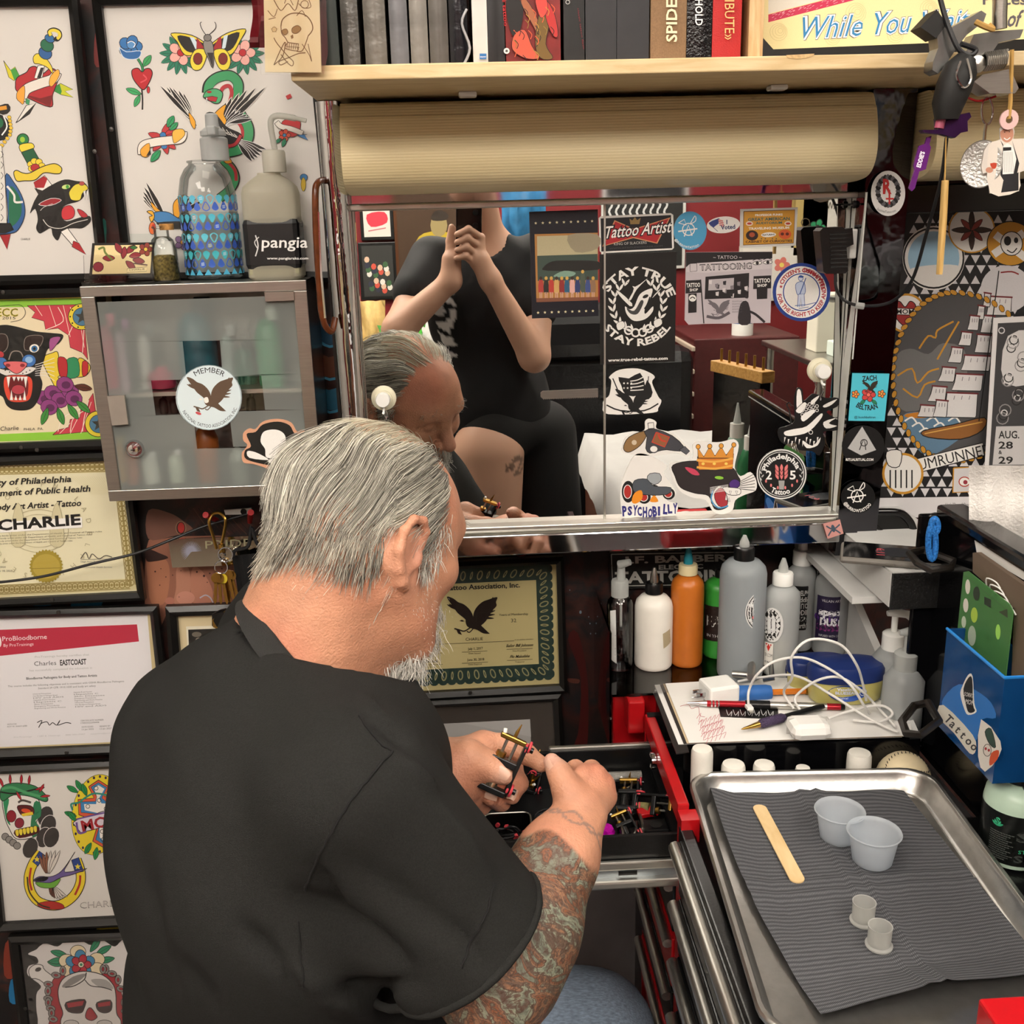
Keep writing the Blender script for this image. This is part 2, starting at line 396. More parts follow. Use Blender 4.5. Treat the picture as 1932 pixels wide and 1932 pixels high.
for(x,y,w,h,c)in((60,1128,40,14,'#1c6f9a'),(140,1135,50,12,'#2a8ab8'),(170,300,16,90,'#4a3a40'),(180,60,14,60,'#7a2420'),(188,420,12,50,'#2a6a60'),(20,1850,20,40,'#1c6a9a'),(10,1780,20,60,'#7a3020'),(100,1435,120,14,'#8a5a50'),(190,1745,60,12,'#b89a30')):
 mu.poly([(x,y),(x+w,y-3),(x+w*.9,y+h),(x-2,y+h)],c,3)
mu.crop(*CR['M']);mu.poly([(1560,950),(1660,1250),(1640,1700),(1560,1880),(1700,1880),(1720,1300),(1640,900)],'#4a0f0c',3)
mu.poly([(1560,1260),(1650,1268),(1640,1300),(1570,1290)],'#6a3a30',3)
for x,y,r in((1660,735,14),(1735,825,7),(1725,772,6),(1740,905,7),(1575,560,6),(1818,670,12)):mu.ell(x,y,r*.7,r,'#6a7a88',n=8)
mu.build(wall_back,'painting')
# the mirror station
def pslab(pts,Y,d):
 return MB().prism([atY(x,y,Y)for x,y in pts],(0,d,0))
SH_Z=1.695;SH_T=1.7105;SH_Y=1.22
def wood_mat(name,c1,c2,sc=(1.5,14,14)):
 if name in MATS:return MATS[name]
 m=mat(name,c1,0.45);nt=m.node_tree;b=nt.nodes['Principled BSDF'];tc=nd(nt,'ShaderNodeTexCoord');mp=nd(nt,'ShaderNodeMapping');mp.inputs['Scale'].default_value=sc
 n=nd(nt,'ShaderNodeTexNoise');n.inputs['Scale'].default_value=9;n.inputs['Detail'].default_value=6;n.inputs['Distortion'].default_value=.6
 r=nd(nt,'ShaderNodeValToRGB');e=r.color_ramp.elements;e[0].position=.35;e[0].color=(*lin(c2),1);e[1].position=.65;e[1].color=(*lin(c1),1)
 nt.links.new(tc.outputs['Object'],mp.inputs[0]);nt.links.new(mp.outputs[0],n.inputs['Vector']);nt.links.new(n.outputs[0],r.inputs[0]);nt.links.new(r.outputs[0],b.inputs['Base Color']);return m
M_maple=wood_mat('pale_maple_laminate','#dcc69c','#c9ae80')
sh=thing('wall_shelf','long pale maple shelf of books above the mirror','shelf',(.5,1.4,SH_Z))
part(sh,'board',MB().box((-.18,SH_Y,SH_Z),(1.35,1.6,SH_T),.0015),M_maple)
part(sh,'chipped_edge',pslab(cr('D',[(302,378),(495,368),(490,382),(440,398),(380,406),(310,396)]),SH_Y,-.0006),mat('raw_chipboard','#c8a878',.8,var=.2,scale=300))
for px in(882,1462):
 p=atY(px,175,1.37);part(sh,'clip',MB().box((p[0]-.011,1.35,SH_Z-.006),(p[0]+.011,1.372,SH_Z),.002),M_white)
 # yellowed ribbed lamp covers
def ribbed():
 m=mat('yellowed_ribbed_diffuser','#cbb98a',0.42);nt=m.node_tree;b=nt.nodes['Principled BSDF'];tc=nd(nt,'ShaderNodeTexCoord')
 w=nd(nt,'ShaderNodeTexWave',wave_type='BANDS',bands_direction='Z');w.inputs['Scale'].default_value=90;nt.links.new(tc.outputs['Object'],w.inputs['Vector'])
 bp=nd(nt,'ShaderNodeBump');bp.inputs['Strength'].default_value=.25;bp.inputs['Distance'].default_value=.001;nt.links.new(w.outputs[1],bp.inputs['Height']);nt.links.new(bp.outputs[0],b.inputs['Normal'])
 n=nd(nt,'ShaderNodeTexNoise');n.inputs['Scale'].default_value=3;nt.links.new(tc.outputs['Object'],n.inputs['Vector'])
 r=nd(nt,'ShaderNodeValToRGB');r.color_ramp.elements[0].color=(*lin('#d2bd8a'),1);r.color_ramp.elements[1].color=(*lin('#e6dcb8'),1);nt.links.new(n.outputs[0],r.inputs[0]);nt.links.new(r.outputs[0],b.inputs['Base Color'])
 return m
M_rib=ribbed()
PROF=[(1.47,1.688),(1.40,1.689),(1.388,1.686),(1.378,1.672),(1.374,1.668),(1.366,1.645),(1.362,1.62),(1.366,1.603),(1.376,1.591),(1.395,1.583),(1.43,1.579),(1.47,1.578)]
def lamp_cover(x0,x1,label):
 t=thing('light_fixture',label,'light fixture',((x0+x1)/2,1.42,1.578),'long lamp covers under the shelf')
 pr=[PROF[0]]+[tuple(q)for q in spline(PROF[1:],4)]
 a=MB();n=len(pr);xs=[x0,x1-.006,x1-.001,x1];sc=[1,1,.985,.95];cy,cz=1.42,1.633
 a.add([(x,cy+(y-cy)*s,cz+(z-cz)*s)for x,s in zip(xs,sc)for y,z in pr],[(i*n+j,i*n+(j+1)%n,(i+1)*n+(j+1)%n,(i+1)*n+j)for i in range(3)for j in range(n)]+[tuple(range(n-1,-1,-1)),tuple(range(3*n,4*n))])
 part(t,'diffuser',a,M_rib)
 part(t,'back_channel',MB().box((x0,1.47,1.60),(x1,1.5,1.69)),mat('cream_metal','#b9a878',.5,var=.05))
lamp_cover(-.147,.535,'long yellowed lamp cover right above the mirror')
lamp_cover(.61,1.3,'yellowed lamp cover behind the hanging clip and keychains')
# looking glass with its chrome surround
ms=thing('mirror_station','chrome framed wall mirror with sliding panes above the workbench','mirror',(.2,1.5,1.06))
M_mirror=mat('silvered_glass','#eef0ee',0.005,1.0)
def pane(x0,x1,z0,z1,Y):return MB().box((x0,Y,z0),(x1,Y+.004,z1),.0008)
zt=1.561;zb=1.098
part(ms,'mirror_pane',pane(-.150,.1985,zb,zt,MIRROR_Y),M_mirror)
part(ms,'mirror_pane',pane(.2005,.548,zb,zt,MIRROR_Y),M_mirror)
part(ms,'pane_edge',MB().box((.1982,MIRROR_Y-.003,zb),(.2008,MIRROR_Y+.004,zt),.0004),M_alu)
part(ms,'top_band',MB().box((-.152,1.462,1.5665),(.535,1.468,1.5985),.001),mat('worn_chrome','#d8d8da',.04,1,bump=.05,bscale=5))
part(ms,'top_rail',MB().box((-.152,1.455,1.558),(.55,1.475,1.5665),.002),M_alu)
for k,(za,zb_,yy)in enumerate(((1.0985,1.105,1.466),(1.104,1.111,1.458),(1.092,1.0985,1.452))):
 part(ms,'bottom_rail',MB().box((-.15,yy,za-.008),(.552,1.49,zb_-.008),.0015),M_alu)
part(ms,'bottom_band',MB().box((-.16,1.45,1.060),(.552,1.458,1.091),.002),M_chrome)
part(ms,'back_board',MB().box((-.19,1.4845,1.06),(.62,1.5,1.69)),M_black)
def post(xa,xb,yt,yb,zt_,zb__,m,nm='post'):
 pr=[(-1,.6),(-1,0.0),(-.82,-.35),(-.45,-.55),(0,-.6),(.45,-.55),(.82,-.35),(1,0),(1,.6)]
 r=(xb-xa)/2;c=(xa+xb)/2;a=MB();n=len(pr);N=14;v=[]
 for i in range(N):
  t=i/(N-1);y=yt+(yb-yt)*t;z=zt_+(zb__-zt_)*t
  v+=[(c+p*r,y+q*r,z)for p,q in pr]
 a.add(v,[(i*n+j,i*n+(j+1)%n,(i+1)*n+(j+1)%n,(i+1)*n+j)for i in range(N-1)for j in range(n)]+[tuple(range(n)),tuple(range((N-1)*n,N*n))])
 return part(ms,nm,a,m)
M_chromeP=mat('wavy_chrome','#cfd0d3',.04,1,bump=1.0,bscale=16)
post(-.182,-.150,1.425,1.475,1.694,1.06,M_chromeP)
def flat_post(xa,xb,yt,yb):
 a=MB();v=[(xa,yt,1.694),(xb,yt,1.694),(xb,yt+.03,1.694),(xa,yt+.03,1.694),(xa+.005,yb,1.035),(xb+.008,yb,1.035),(xb+.008,yb+.03,1.035),(xa+.005,yb+.03,1.035)]
 a.add(v,[(3,2,1,0),(4,5,6,7),(0,1,5,4),(1,2,6,5),(2,3,7,6),(3,0,4,7)]);return part(ms,'post',a,M_chromeD)
M_chromeD=mat('dark_chrome','#4a494d',.06,1,bump=.5,bscale=14)
flat_post(.546,.5745,1.42,1.462);flat_post(.5765,.607,1.425,1.468)
part(ms,'inner_reveal',MB().prism([(.549,1.48,1.565),(.549,1.48,1.09),(.552,1.462,1.09),(.547,1.425,1.565)],(.002,0,0)),mat('white_painted_jamb','#c9cac6',.45,var=.03))
part(ms,'inner_reveal',MB().box((-.1535,1.44,1.06),(-.1505,1.481,1.60)),M_alu)
for px,m_ in((1612,M_alu),(1600,M_rubber)):
 p=atY(px,386,1.462);part(ms,'mirror_clip',MB().lathe([(.0015,0),(.0015,.012),(.0045,.012),(.0055,.015),(.004,.019),(.0,.02)],(p[0]-.006,1.462,p[2]),(1,0,0),12),m_)
p=atY(1607,460,1.45);part(ms,'socket',MB().box((p[0]-.004,1.445,p[2]-.02),(p[0]+.006,1.47,p[2]+.02),.002),M_white)
# knobs with a pull chain stuck on the glass
def knob(px,py,label):
 p=atY(px,py,MIRROR_Y);t=thing('suction_hook',label,'hook',(p[0],MIRROR_Y,p[2]),'cream suction hooks on the mirror')
 part(t,'suction_cup',MB().lathe([(.0185,-.001),(.0175,.004),(.0125,.007),(.0125,.0105),(.0,.011)],p,(0,-1,0),28),mat('cream_plastic','#d8d3ba',.4,var=.03))
 part(t,'button',MB().lathe([(.0105,.011),(.0105,.02),(.0095,.022),(0,.0222)],p,(0,-1,0),24),M_white)
 q=p+np.array((0,-.012,-.0125));part(t,'hook_tip',MB().tube([q,q+(0,-.002,-.004),q+(0,-.008,-.007),q+(0,-.012,-.005)],.0018,8),M_white)
 q=q+np.array((0,-.004,-.008));part(t,'chain',MB().tube(spline([q,q+(.002,0,-.008),q+(0,.002,-.016),q+(.0,.003,-.022)],4),.0012,6),M_chrome2)
knob(724,751,'cream suction hook on the mirror above the bald head');knob(1546,698,'cream suction hook beside the dragon sticker')
# comb blade and scraper on the glass
a=MB();z0=atY(1020,745,MIRROR_Y);z1=atY(1128,742,MIRROR_Y);L=z1[0]-z0[0]
pts=[(z0[0]+.003,1.479,z0[2]+.0055),(z1[0],1.479,z0[2]+.0065),(z1[0],1.479,z0[2]-.006)]
for i in range(30):x=z1[0]-(L-.006)*i/29;pts+=[(x,1.479,z0[2]-.0055),(x-.0012,1.479,z0[2]-.0072)]
pts+=[(z0[0],1.479,z0[2]-.003),(z0[0],1.479,z0[2]+.003)]
solo('saw_blade',a.prism(pts,(0,-.0008,0)),M_steel,'small toothed steel blade stuck on the mirror','blade',smooth=False)
# brown plastic handle on the chrome post
h=thing('door_handle_bar','brown and chrome pull handle beside the mirror post','handle',atY(602,620,1.42))
hp=[atY(x,y,Yy)for x,y,Yy in((609,340,1.43),(600,345,1.41),(595,365,1.40),(597,450,1.40),(604,560,1.405),(607,590,1.405),(614,615,1.41),(626,625,1.42),(632,600,1.43))]
part(h,'grip',MB().tube(spline(hp,5),.0045,10),mat('amber_brown_plastic','#5a2c12',.25,var=.3,scale=60))
part(h,'chrome_insert',MB().tube([atY(601,400,1.396),atY(606,520,1.40),atY(613,600,1.404)],.0018,6),M_chrome2)
# books on the shelf
def foil(name,c,r=.3,b=.5,sc=60):return mat(name,c,r,0.15,var=.25,scale=30,bump=b,bscale=sc)
def book(x0,x1,m,label,Yf=1.265,hgt=.29,dep=.2,group='books on the maple shelf',pages='#cfc4a8',name='book',lean=0.0,spine_round=.15):
 y=113-(x0-620)*.019;a=atY(x0,y,Yf);b=atY(x1,y,Yf);xa,xb=a[0],b[0];w=xb-xa
 t=thing(name,label,'book',((xa+xb)/2,Yf,SH_T),group,Euler((0,lean,0)))
 c=MB();hw=w/2;th=min(.0025,w*.12);n=7
 sp=[(-hw+w*i/(n-1),-math.sin(PI*i/(n-1))*w*spine_round)for i in range(n)]
 out=[(-hw,dep)]+sp+[(hw,dep),(hw-th,dep),(hw-th,.006),(-hw+th,.006),(-hw+th,dep)]
 k=len(out);c.add([(x,yy,0)for x,yy in out]+[(x,yy,hgt)for x,yy in out],[(i,(i+1)%k,(i+1)%k+k,i+k)for i in range(k)]+[tuple(range(k-1,-1,-1)),tuple(range(k,2*k))])
 part(t,'cover',c,m,world=False);part(t,'page_block',MB().box((-hw+th,.006,.003),(hw-th,dep-.004,hgt-.003)),mat('pages_'+pages,pages,.8,var=.15,scale=200,stretch=(1,.01,.01)),False,False)
 return t,Yf
book(607,641,mat('dark_teal_cloth','#2a3230',.45,var=.2),'dark teal binder at the end of the shelf beside the skull card')
book(648,680,foil('grey_foil_wrap','#5a5855',.28,.9),'narrow book in crinkled grey wrap, nearest the teal binder')
book(690,731,foil('grey_wrap_torn','#6a6660',.3,.9,45),'thick book in badly creased grey wrap between two grey books')
book(738,772,foil('smooth_grey_wrap','#66666a',.35,.4),'smooth grey wrapped book with pale stains')
book(776,809,foil('pale_grey_wrap','#7a7670',.35,.4),'palest of the grey wrapped books')
book(812,847,foil('charcoal_wrap','#57534f',.3,.25),'charcoal grey wrapped book with a ridge along its spine')
t,yf=book(850,884,foil('black_tape','#14141a',.2,.5),'black book with torn shiny tape along its spine')
part(t,'torn_tape',MB().tube(spline([(.004,-.004,.002),(.012,-.006,.02),(.004,-.007,.045),(.01,-.006,.06)],4),.0016,5),foil('torn_silver','#b0b0b4',.2,.6),world=False)
t,yf=book(893,921,mat('white_gloss_card','#c9c7c2',.3,var=.05),'slim white book with a small blue publisher mark',spine_round=.05)
A=Art(onY(1.262));A.crop(*CR['B']);A.rect(1343,305,1382,337,'#2a6aa8');A.text('vaov',1345,328,12,'#eee',w=34);A.build(t);t.children[-1].parent=t
t,yf=book(922,953,mat('black_gloss_card','#101012',.3,var=.1),'black book with a red title running down its spine',spine_round=.03)
A=Art(onY(1.262));A.crop(*CR['B']);A.text('japanese tattoo',1462,-150,20,'#d81e28',rot=86,w=300);A.ell(1497,290,17,17,'#d8d8d4',n=14);A.star(1497,290,12,'#222',7);A.build(t)
t,yf=book(955,1058,mat('red_art_cover','#7a1a18',.35,var=.45,scale=22),'art book with a red and gold dragon cover turned outward',spine_round=.0)
A=Art(onY(1.262));A.crop(*CR['B'])
for pts,c in(([(1500,-10),(1560,-10),(1590,60),(1570,180),(1530,200),(1500,90)],'#151010'),([(1600,-10),(1650,60),(1700,180),(1690,230),(1650,150),(1580,20)],'#9a5a3a'),([(1690,60),(1740,120),(1720,250),(1760,330),(1690,330),(1660,240)],'#6a5020'),([(1540,200),(1600,170),(1640,260),(1680,330),(1600,330),(1530,280)],'#c0503a'),([(1720,0),(1770,80),(1790,200),(1760,200),(1720,100)],'#b02a28'),([(1660,-10),(1720,-10),(1730,60),(1690,100)],'#c8423a')):A.poly(pts,c,4,'#120808',3)
for i in range(26):
 x=1520+random.random()*240;y=random.random()*320;A.line([(x,y),(x+20,y+24),(x+12,y+50)],4,random.choice(['#1a0c0a','#b08030','#d85a30','#8a6a2a']),3)
A.build(t)
t,yf=book(1064,1103,mat('black_matte_card','#0c0b0d',.45,var=.1),'slim black book leaning at the black binders with faint red lettering',spine_round=.03)
A=Art(onY(1.262));A.crop(*CR['C']);A.ring(275,15,14,5,'#aaa');A.text('classic tattoo flash',345,60,12,'#7a1422',rot=82,w=300);A.build(t)
book(1105,1163,mat('black_binder_board','#26262a',.5,var=.12),'wide black binder, first of two beside the tan book',spine_round=.02,dep=.24)
book(1164,1224,mat('black_binder_board','#26262a'),'wide black binder touching the tan cloth book',spine_round=.02,dep=.24)
t,yf=book(1227,1294,mat('tan_book_cloth','#86694c',.75,var=.12,scale=500,bump=.4,bscale=900),'tan cloth book with cream capitals on its spine',spine_round=.06)
A=Art(onY(1.2605));A.crop(*CR['C']);A.text('SPIDER',1070,305,76,'#e8dcb8',rot=-90,bold=.02,w=390);A.build(t)
t,yf=book(1295,1342,mat('black_crackled_gloss','#121214',.12,var=.2,bump=.5,bscale=260),'glossy black book with white condensed capitals HOLD',spine_round=.08)
A=Art(onY(1.260));A.crop(*CR['C']);A.text('FAST HOLD',1206,-180,52,'#e6e6e4',rot=90,bold=.02,w=366);A.build(t)
t,yf=book(1343,1397,mat('red_book_cloth','#b01818',.5,var=.08,bump=.3,bscale=700),'bright red cloth book with a gold spine title',spine_round=.08)
A=Art(onY(1.2595));A.crop(*CR['C']);A.text('TRIBUTE\u00bb',1420,-120,70,'#dcb878',rot=90,w=410);A.build(t)
t=thing('wooden_block','pale wooden bookend block beside the red book','bookend',(*atY(1412,95,1.30)[:2],SH_T));a=atY(1398,95,1.30);b=atY(1426,95,1.30)
part(t,'block',MB().box((a[0],1.27,SH_T),(b[0],1.42,SH_T+.2),.001),wood_mat('pale_pine','#d8b98c','#b8925f',(14,14,1.5)));part(t,'bevel',MB().box((a[0]-.0,1.268,SH_T),(b[0]-.004,1.271,SH_T+.2)),wood_mat('pale_pine','',''))
# signboard
t=thing('shop_sign','black framed cream sign with blue script lettering on the shelf','sign',(.55,1.32,SH_T))
xa=atY(1427,90,1.33)[0];part(t,'frame',MB().box((xa,1.325,SH_T),(1.0,1.335,SH_T+.35)),M_black)
part(t,'frame_edge',MB().box((xa,1.316,SH_T),(1.0,1.326,SH_T+.006),.002),M_black)
A=Art(onY(1.3245));A.crop(*CR['D'])
A.poly([(130,-500),(145,260),(215,338),(2100,262),(2100,-500)],'#e9dba4');A.poly([(180,-300),(180,95),(620,-20),(620,-300)],'#dcd7cc')
A.poly([(180,100),(780,-55),(1100,-140),(1100,-80),(780,-2),(180,153)],'#c02850')
for i in range(60):x=190+random.random()*560;y=125-(x-180)*.258+random.random()*40-18;A.line([(x,y),(x+14,y-7)],3,'#e0a0b0')
for cx,cy,r in((250,220,60),(780,90,70),(620,260,50),(1050,240,55),(1280,60,60)):
 for k in range(4):A.ring(cx+k*4,cy-k*3,r*(1-k*.24),2.5,'#cdbf8c',14)
def script(A,t,x,y,h,w,r=-3):
 A.text(t,x,y,h,'#4a4a50',rot=r,shear=.35,bold=.05,w=w);A.text(t,x,y,h,'#eef2f4',rot=r,shear=.35,bold=.035,w=w);A.text(t,x,y,h,'#2a7fb8',rot=r,shear=.35,bold=-.005,w=w)
script(A,'While',372,268,150,440);script(A,'You',868,240,150,270,-4);script(A,'Wait',1200,222,140,340,-4)
A.text('Prices',1650,30,70,'#55525a',bold=.02,w=300);A.text('of',1810,180,110,'#55525a',shear=.3,w=90,bold=.02);A.build(t)
# engraved wooden card in a plastic sleeve hanging at the shelf end
t=thing('engraved_card','pale wooden card engraved with a skull, in a clear sleeve at the shelf end','card',atY(548,140,1.213))
P=lambda k,pts,Y:[atY(x,y,Y)for x,y in cr(k,pts)]
part(t,'card',MB().prism(P('A',[(1500,-200),(1512,412),(1832,414),(1815,-200)],1.213),(0,-.002,0)),wood_mat('birch_veneer','#f2e2bc','#e6d2a4',(4,4,1)),False)
part(t,'sleeve',MB().prism(P('A',[(1455,-200),(1487,425),(1845,420),(1868,300),(1850,-200)],1.2155),(0,.0005,0)),thin_glass('sleeve_film',.06),False)
part(t,'sleeve',MB().prism(P('A',[(1455,-200),(1487,425),(1845,420),(1868,300),(1850,-200)],1.2095),(0,.0004,0)),thin_glass('sleeve_film',.06),False)
A=Art(onY(1.2108));A.crop(*CR['A']);br='#7d5c35'
for pts,w in(([(1600,150),(1605,190),(1625,215),(1640,240),(1660,245),(1700,250)],5),([(1600,150),(1610,110),(1650,80),(1700,75),(1745,90),(1775,130),(1780,170),(1755,205)],6),([(1640,240),(1625,275),(1690,290),(1700,270)],4),([(1755,205),(1740,250),(1720,290),(1690,292)],5),([(1560,370),(1600,280),(1625,240),(1610,320),(1560,370)],5),([(1560,215),(1580,250),(1640,320),(1670,350),(1665,375),(1640,360),(1600,310)],5),([(1740,300),(1700,305),(1640,330),(1590,350),(1600,370),(1640,350)],5),([(1720,250),(1760,310),(1775,350),(1765,300),(1755,250)],4),([(1525,60),(1560,95),(1580,50)],4),([(1530,110),(1570,100)],4),([(1560,0),(1600,60),(1640,20),(1680,60),(1700,0)],5),([(1620,20),(1640,-20),(1670,30)],4),([(1700,20),(1730,45),(1770,40),(1760,0)],4),([(1690,90),(1720,60),(1740,95)],4)):A.line(pts,w,br,4)
A.poly([(1605,175),(1630,165),(1640,185),(1620,200)],'#a8844e',3,br,4);A.poly([(1665,160),(1695,145),(1715,165),(1690,190),(1665,185)],'#a8844e',3,br,4);A.poly([(1655,205),(1668,195),(1672,215),(1660,222)],'#8a683a',0)
for i in range(6):A.line([(1636+i*13,248),(1634+i*12,282)],3,br)
A.line([(1630,265),(1705,270)],3,br);A.star(1562,168,24,'#d9c08c',5,.45);A.ring(1562,168,15,3,br,6);A.ring(1735,25,22,4,br,14);A.build(t)
# red ribbon hanging behind the card
solo('ribbon',MB().grid([[atY(474+math.sin(y*.06)*3+k*16,y,1.40+.012*math.sin(k*2+y*.05))for k in range(4)]for y in range(-40,100,10)]),mat('dark_red_satin','#5e0f18',.35,var=.1),'dark red ribbon hanging at the end of the shelf','ribbon')
# framed sheets on the wall
M_pane=thin_glass('picture_glass',.010)
def framed(label,inner,outer,sheet='#dad6d1',Y=1.585,fm=None,dep=.016,screws=(),cat='picture',name='framed_print'):
 I=[atY(x,y,Y)for x,y in inner];O=[atY(x,y,Y)for x,y in outer];b=(np.array(O).mean(0)[0],Y,min(p[2]for p in O))
 t=thing(name,label,cat,b);yo=np.array((0,-dep,0));fm=fm or M_black
 for i in range(4):
  j=(i+1)%4;a,bb,c,d=O[i],O[j],I[j],I[i];m1,m2=(bb*.55+c*.45),(a*.55+d*.45)
  v=[a,bb,c,d,a+yo*.7,bb+yo*.7,m1+yo,m2+yo,c+yo*.6,d+yo*.6]
  r=MB().add(v,[(0,1,5,4),(4,5,6,7),(7,6,8,9),(9,8,2,3),(0,3,2,1),(0,4,7,9,3),(1,2,8,6,5)]);part(t,'frame_rail',r,fm,False)
 part(t,'sheet',MB().prism([p+np.array((0,-.001,0))for p in I],(0,.002,0)),mat('sheet_'+sheet,sheet,.7,var=.03,scale=8),False)
 part(t,'glass',MB().prism([p+yo*.35 for p in I],(0,.0008,0)),M_pane,False)
 for x,y in screws:
  p=atY(x,y,Y-dep);part(t,'screw',MB().lathe([(.0035,0),(.003,.0012),(0,.0016)],p,(0,-1,0),10),mat('dark_screw','#4a4846',.4,.8))
 return t,Art(onY(Y-.0011))
K='#16120f'
def quill(A,x,y,a,l,w,c,lw=4,line=K):
 r=math.radians(a);dx,dy=math.cos(r),math.sin(r);A.poly([(x-dy*w*.3,y+dx*w*.3),(x+dx*l*.5-dy*w,y+dy*l*.5+dx*w),(x+dx*l,y+dy*l),(x+dx*l*.5+dy*w,y+dy*l*.5-dx*w),(x+dy*w*.3,y-dx*w*.3)],c,3,line,lw)
def leaf(A,x,y,a,l,w,c='#1f8a62',lw=3):quill(A,x,y,a,l,w,c,lw);r=math.radians(a);A.line([(x,y),(x+math.cos(r)*l*.85,y+math.sin(r)*l*.85)],2,K)
def wing(A,x,y,angs,l0,l1,c='#1b1817',w=16,edge='#e6a81e'):
 n=len(angs)
 for i,a in enumerate(angs):quill(A,x+(i-n/2)*3,y+i*5,a,l0+(l1-l0)*i/max(1,n-1),w,c,4,'#e6e2dc')
def flower(A,x,y,r,c,cc,n=5,lw=3,rot=0):
 for i in range(n):a=rot+2*PI*i/n;A.ell(x+r*.62*math.cos(a),y+r*.62*math.sin(a),r*.5,r*.42,c,math.degrees(a),14,K,lw)
 A.ell(x,y,r*.32,r*.32,cc,0,12,K,lw)
def banner(A,pts,w,c='#eae6df',lw=4):
 q=[np.array(p)for p in spline([np.array(p,float)for p in pts],6)];up=[];dn=[]
 for i,p in enumerate(q):
  t=q[min(i+1,len(q)-1)]-q[max(0,i-1)];t=t/np.linalg.norm(t);n=np.array((-t[1],t[0]))*w/2;up.append(p+n);dn.append(p-n)
 A.poly(up+dn[::-1],c,0,K,lw)
 # daggers
t,A=framed('flash sheet of daggers with a pierced heart and panther head, black frame',[(-120,16),(133,13),(189,515),(-66,521)],[(-140,0),(150,-6),(206,532),(-80,540)],screws=[(179,286)])
A.crop(*CR['A'])
A.poly([(90,700),(150,600),(205,588),(160,650)],'#e8e4dd',0,K,4);A.poly([(95,700),(150,640),(200,590),(205,588),(170,650)],'#26221f')
A.poly([(20,345),(60,400),(85,380),(110,430),(80,460),(50,440)],'#d8cc2a',0,K,3);A.poly([(60,400),(85,385),(110,430),(82,458)],'#3f9a3a')
A.poly([(320,490),(345,475),(415,510),(370,520),(418,555),(350,540),(310,520)],'#c8cc28',0,K,3);A.poly([(318,492),(340,480),(352,520),(345,540),(312,520)],'#2f8a3c')
A.poly([(150,412),(100,440),(88,480),(110,530),(285,610),(300,540),(335,440),(318,400),(285,390),(240,420),(205,380),(170,385)],'#b3202a',5,K,5)
A.poly([(112,530),(285,608),(302,540),(230,560)],'#7a1016');A.poly([(215,375),(255,370),(240,450),(195,445)],'#f0ece6',0,K,4);A.poly([(232,385),(250,385),(232,445),(210,445)],'#201c1a')
banner(A,[(120,570),(150,510),(230,475),(300,450),(325,410)],58,'#e8e2d8');A.poly([(100,520),(140,490),(135,590),(112,580),(95,560)],'#f0a63a',3,K,3);A.poly([(290,430),(330,395),(338,430),(300,490),(280,480)],'#f2b040',3,K,3)
A.poly([(145,560),(170,570),(165,598),(148,590)],'#3f9a66',0,K,2)
A.poly([(190,325),(215,305),(260,330),(295,380),(300,420),(270,385),(225,365),(195,360)],'#e6cf3a',4,K,4)
A.ell(258,302,40,34,'#2a5f9c',40,16,K,4);A.ell(268,258,40,34,'#1d6a4a',40,16,K,4);A.ell(283,220,30,22,'#2a6aa0',30,14,K,4)
A.line([(290,205),(280,180),(305,168),(335,180),(342,205),(325,225),(310,215)],24,K,4);A.line([(290,203),(282,182),(305,172),(333,183),(340,205),(325,222)],17,'#e8d23c',4)
A.ell(130,795,34,34,'#1f7a40',0,16,K,5);A.ell(128,795,14,16,'#9ac83a');A.poly([(112,825),(180,815),(192,845),(125,868)],'#e8d23c',3,K,4);A.poly([(122,868),(188,845),(222,905),(165,948)],'#145a38',0,K,5)
for x,y in((175,935),(195,918),(222,922),(238,945),(180,960)):A.ell(x,y,20,18,'#e8cc38',0,10,K,3)
A.ell(200,955,26,22,'#b02028',0,12,K,3)
A.poly([(78,985),(95,970),(130,985),(170,985),(240,950),(310,932),(350,955),(345,985),(315,990),(250,985),(200,1025),(140,1030),(95,1030)],'#e2c83a',5,K,5)
A.poly([(192,1040),(255,1000),(300,1060),(330,1110),(240,1135)],'#ece8e2',0,K,4);A.poly([(192,1040),(252,1003),(270,1020),(250,1070),(200,1070)],'#a81c26');A.poly([(195,1070),(240,1085),(265,1125),(235,1135)],'#26211f')
A.poly([(170,1215),(215,1110),(300,1050),(370,1022),(430,1030),(480,1040),(500,1075),(470,1130),(440,1150),(400,1160),(360,1180),(350,1230),(380,1260),(450,1240),(510,1230),(515,1265),(470,1300),(420,1300),(360,1310),(330,1370),(300,1340),(290,1300),(250,1320),(225,1330),(205,1300),(215,1250),(200,1190)],'#171413',3)
A.poly([(220,1165),(290,1130),(350,1140),(290,1170)],'#9a1c28',3,'#ddd',3);A.poly([(395,1090),(430,1050),(480,1048),(502,1075),(470,1100),(455,1140),(410,1140),(396,1118)],'#e2cf3e',3,K,4);A.ell(466,1045,16,12,'#b24a4a',0,10,K,2);A.ell(376,1064,26,14,'#cfe08a',-10,12,K,3);A.ell(384,1064,9,11,'#3f9a3a')
A.poly([(358,1185),(400,1170),(425,1200),(415,1240),(370,1252),(350,1230)],'#c8303a',4,K,3);A.poly([(440,1192),(470,1200),(500,1230),(475,1240),(455,1225)],'#b32430',3,K,3)
for x in(480,497):A.poly([(x-6,1090),(x+8,1085),(x+4,1140)],'#eee',0,K,2)
A.line([(245,1250),(280,1290),(350,1300),(420,1270),(500,1250)],4,'#d8d4ce',4);A.line([(230,1200),(250,1180),(300,1160)],3,'#cfcac4',3)
A.poly([(345,1320),(385,1300),(440,1375),(420,1405)],'#ece8e2',0,K,4);A.poly([(418,1372),(450,1385),(490,1450),(410,1405)],'#a81c26',0,K,3)
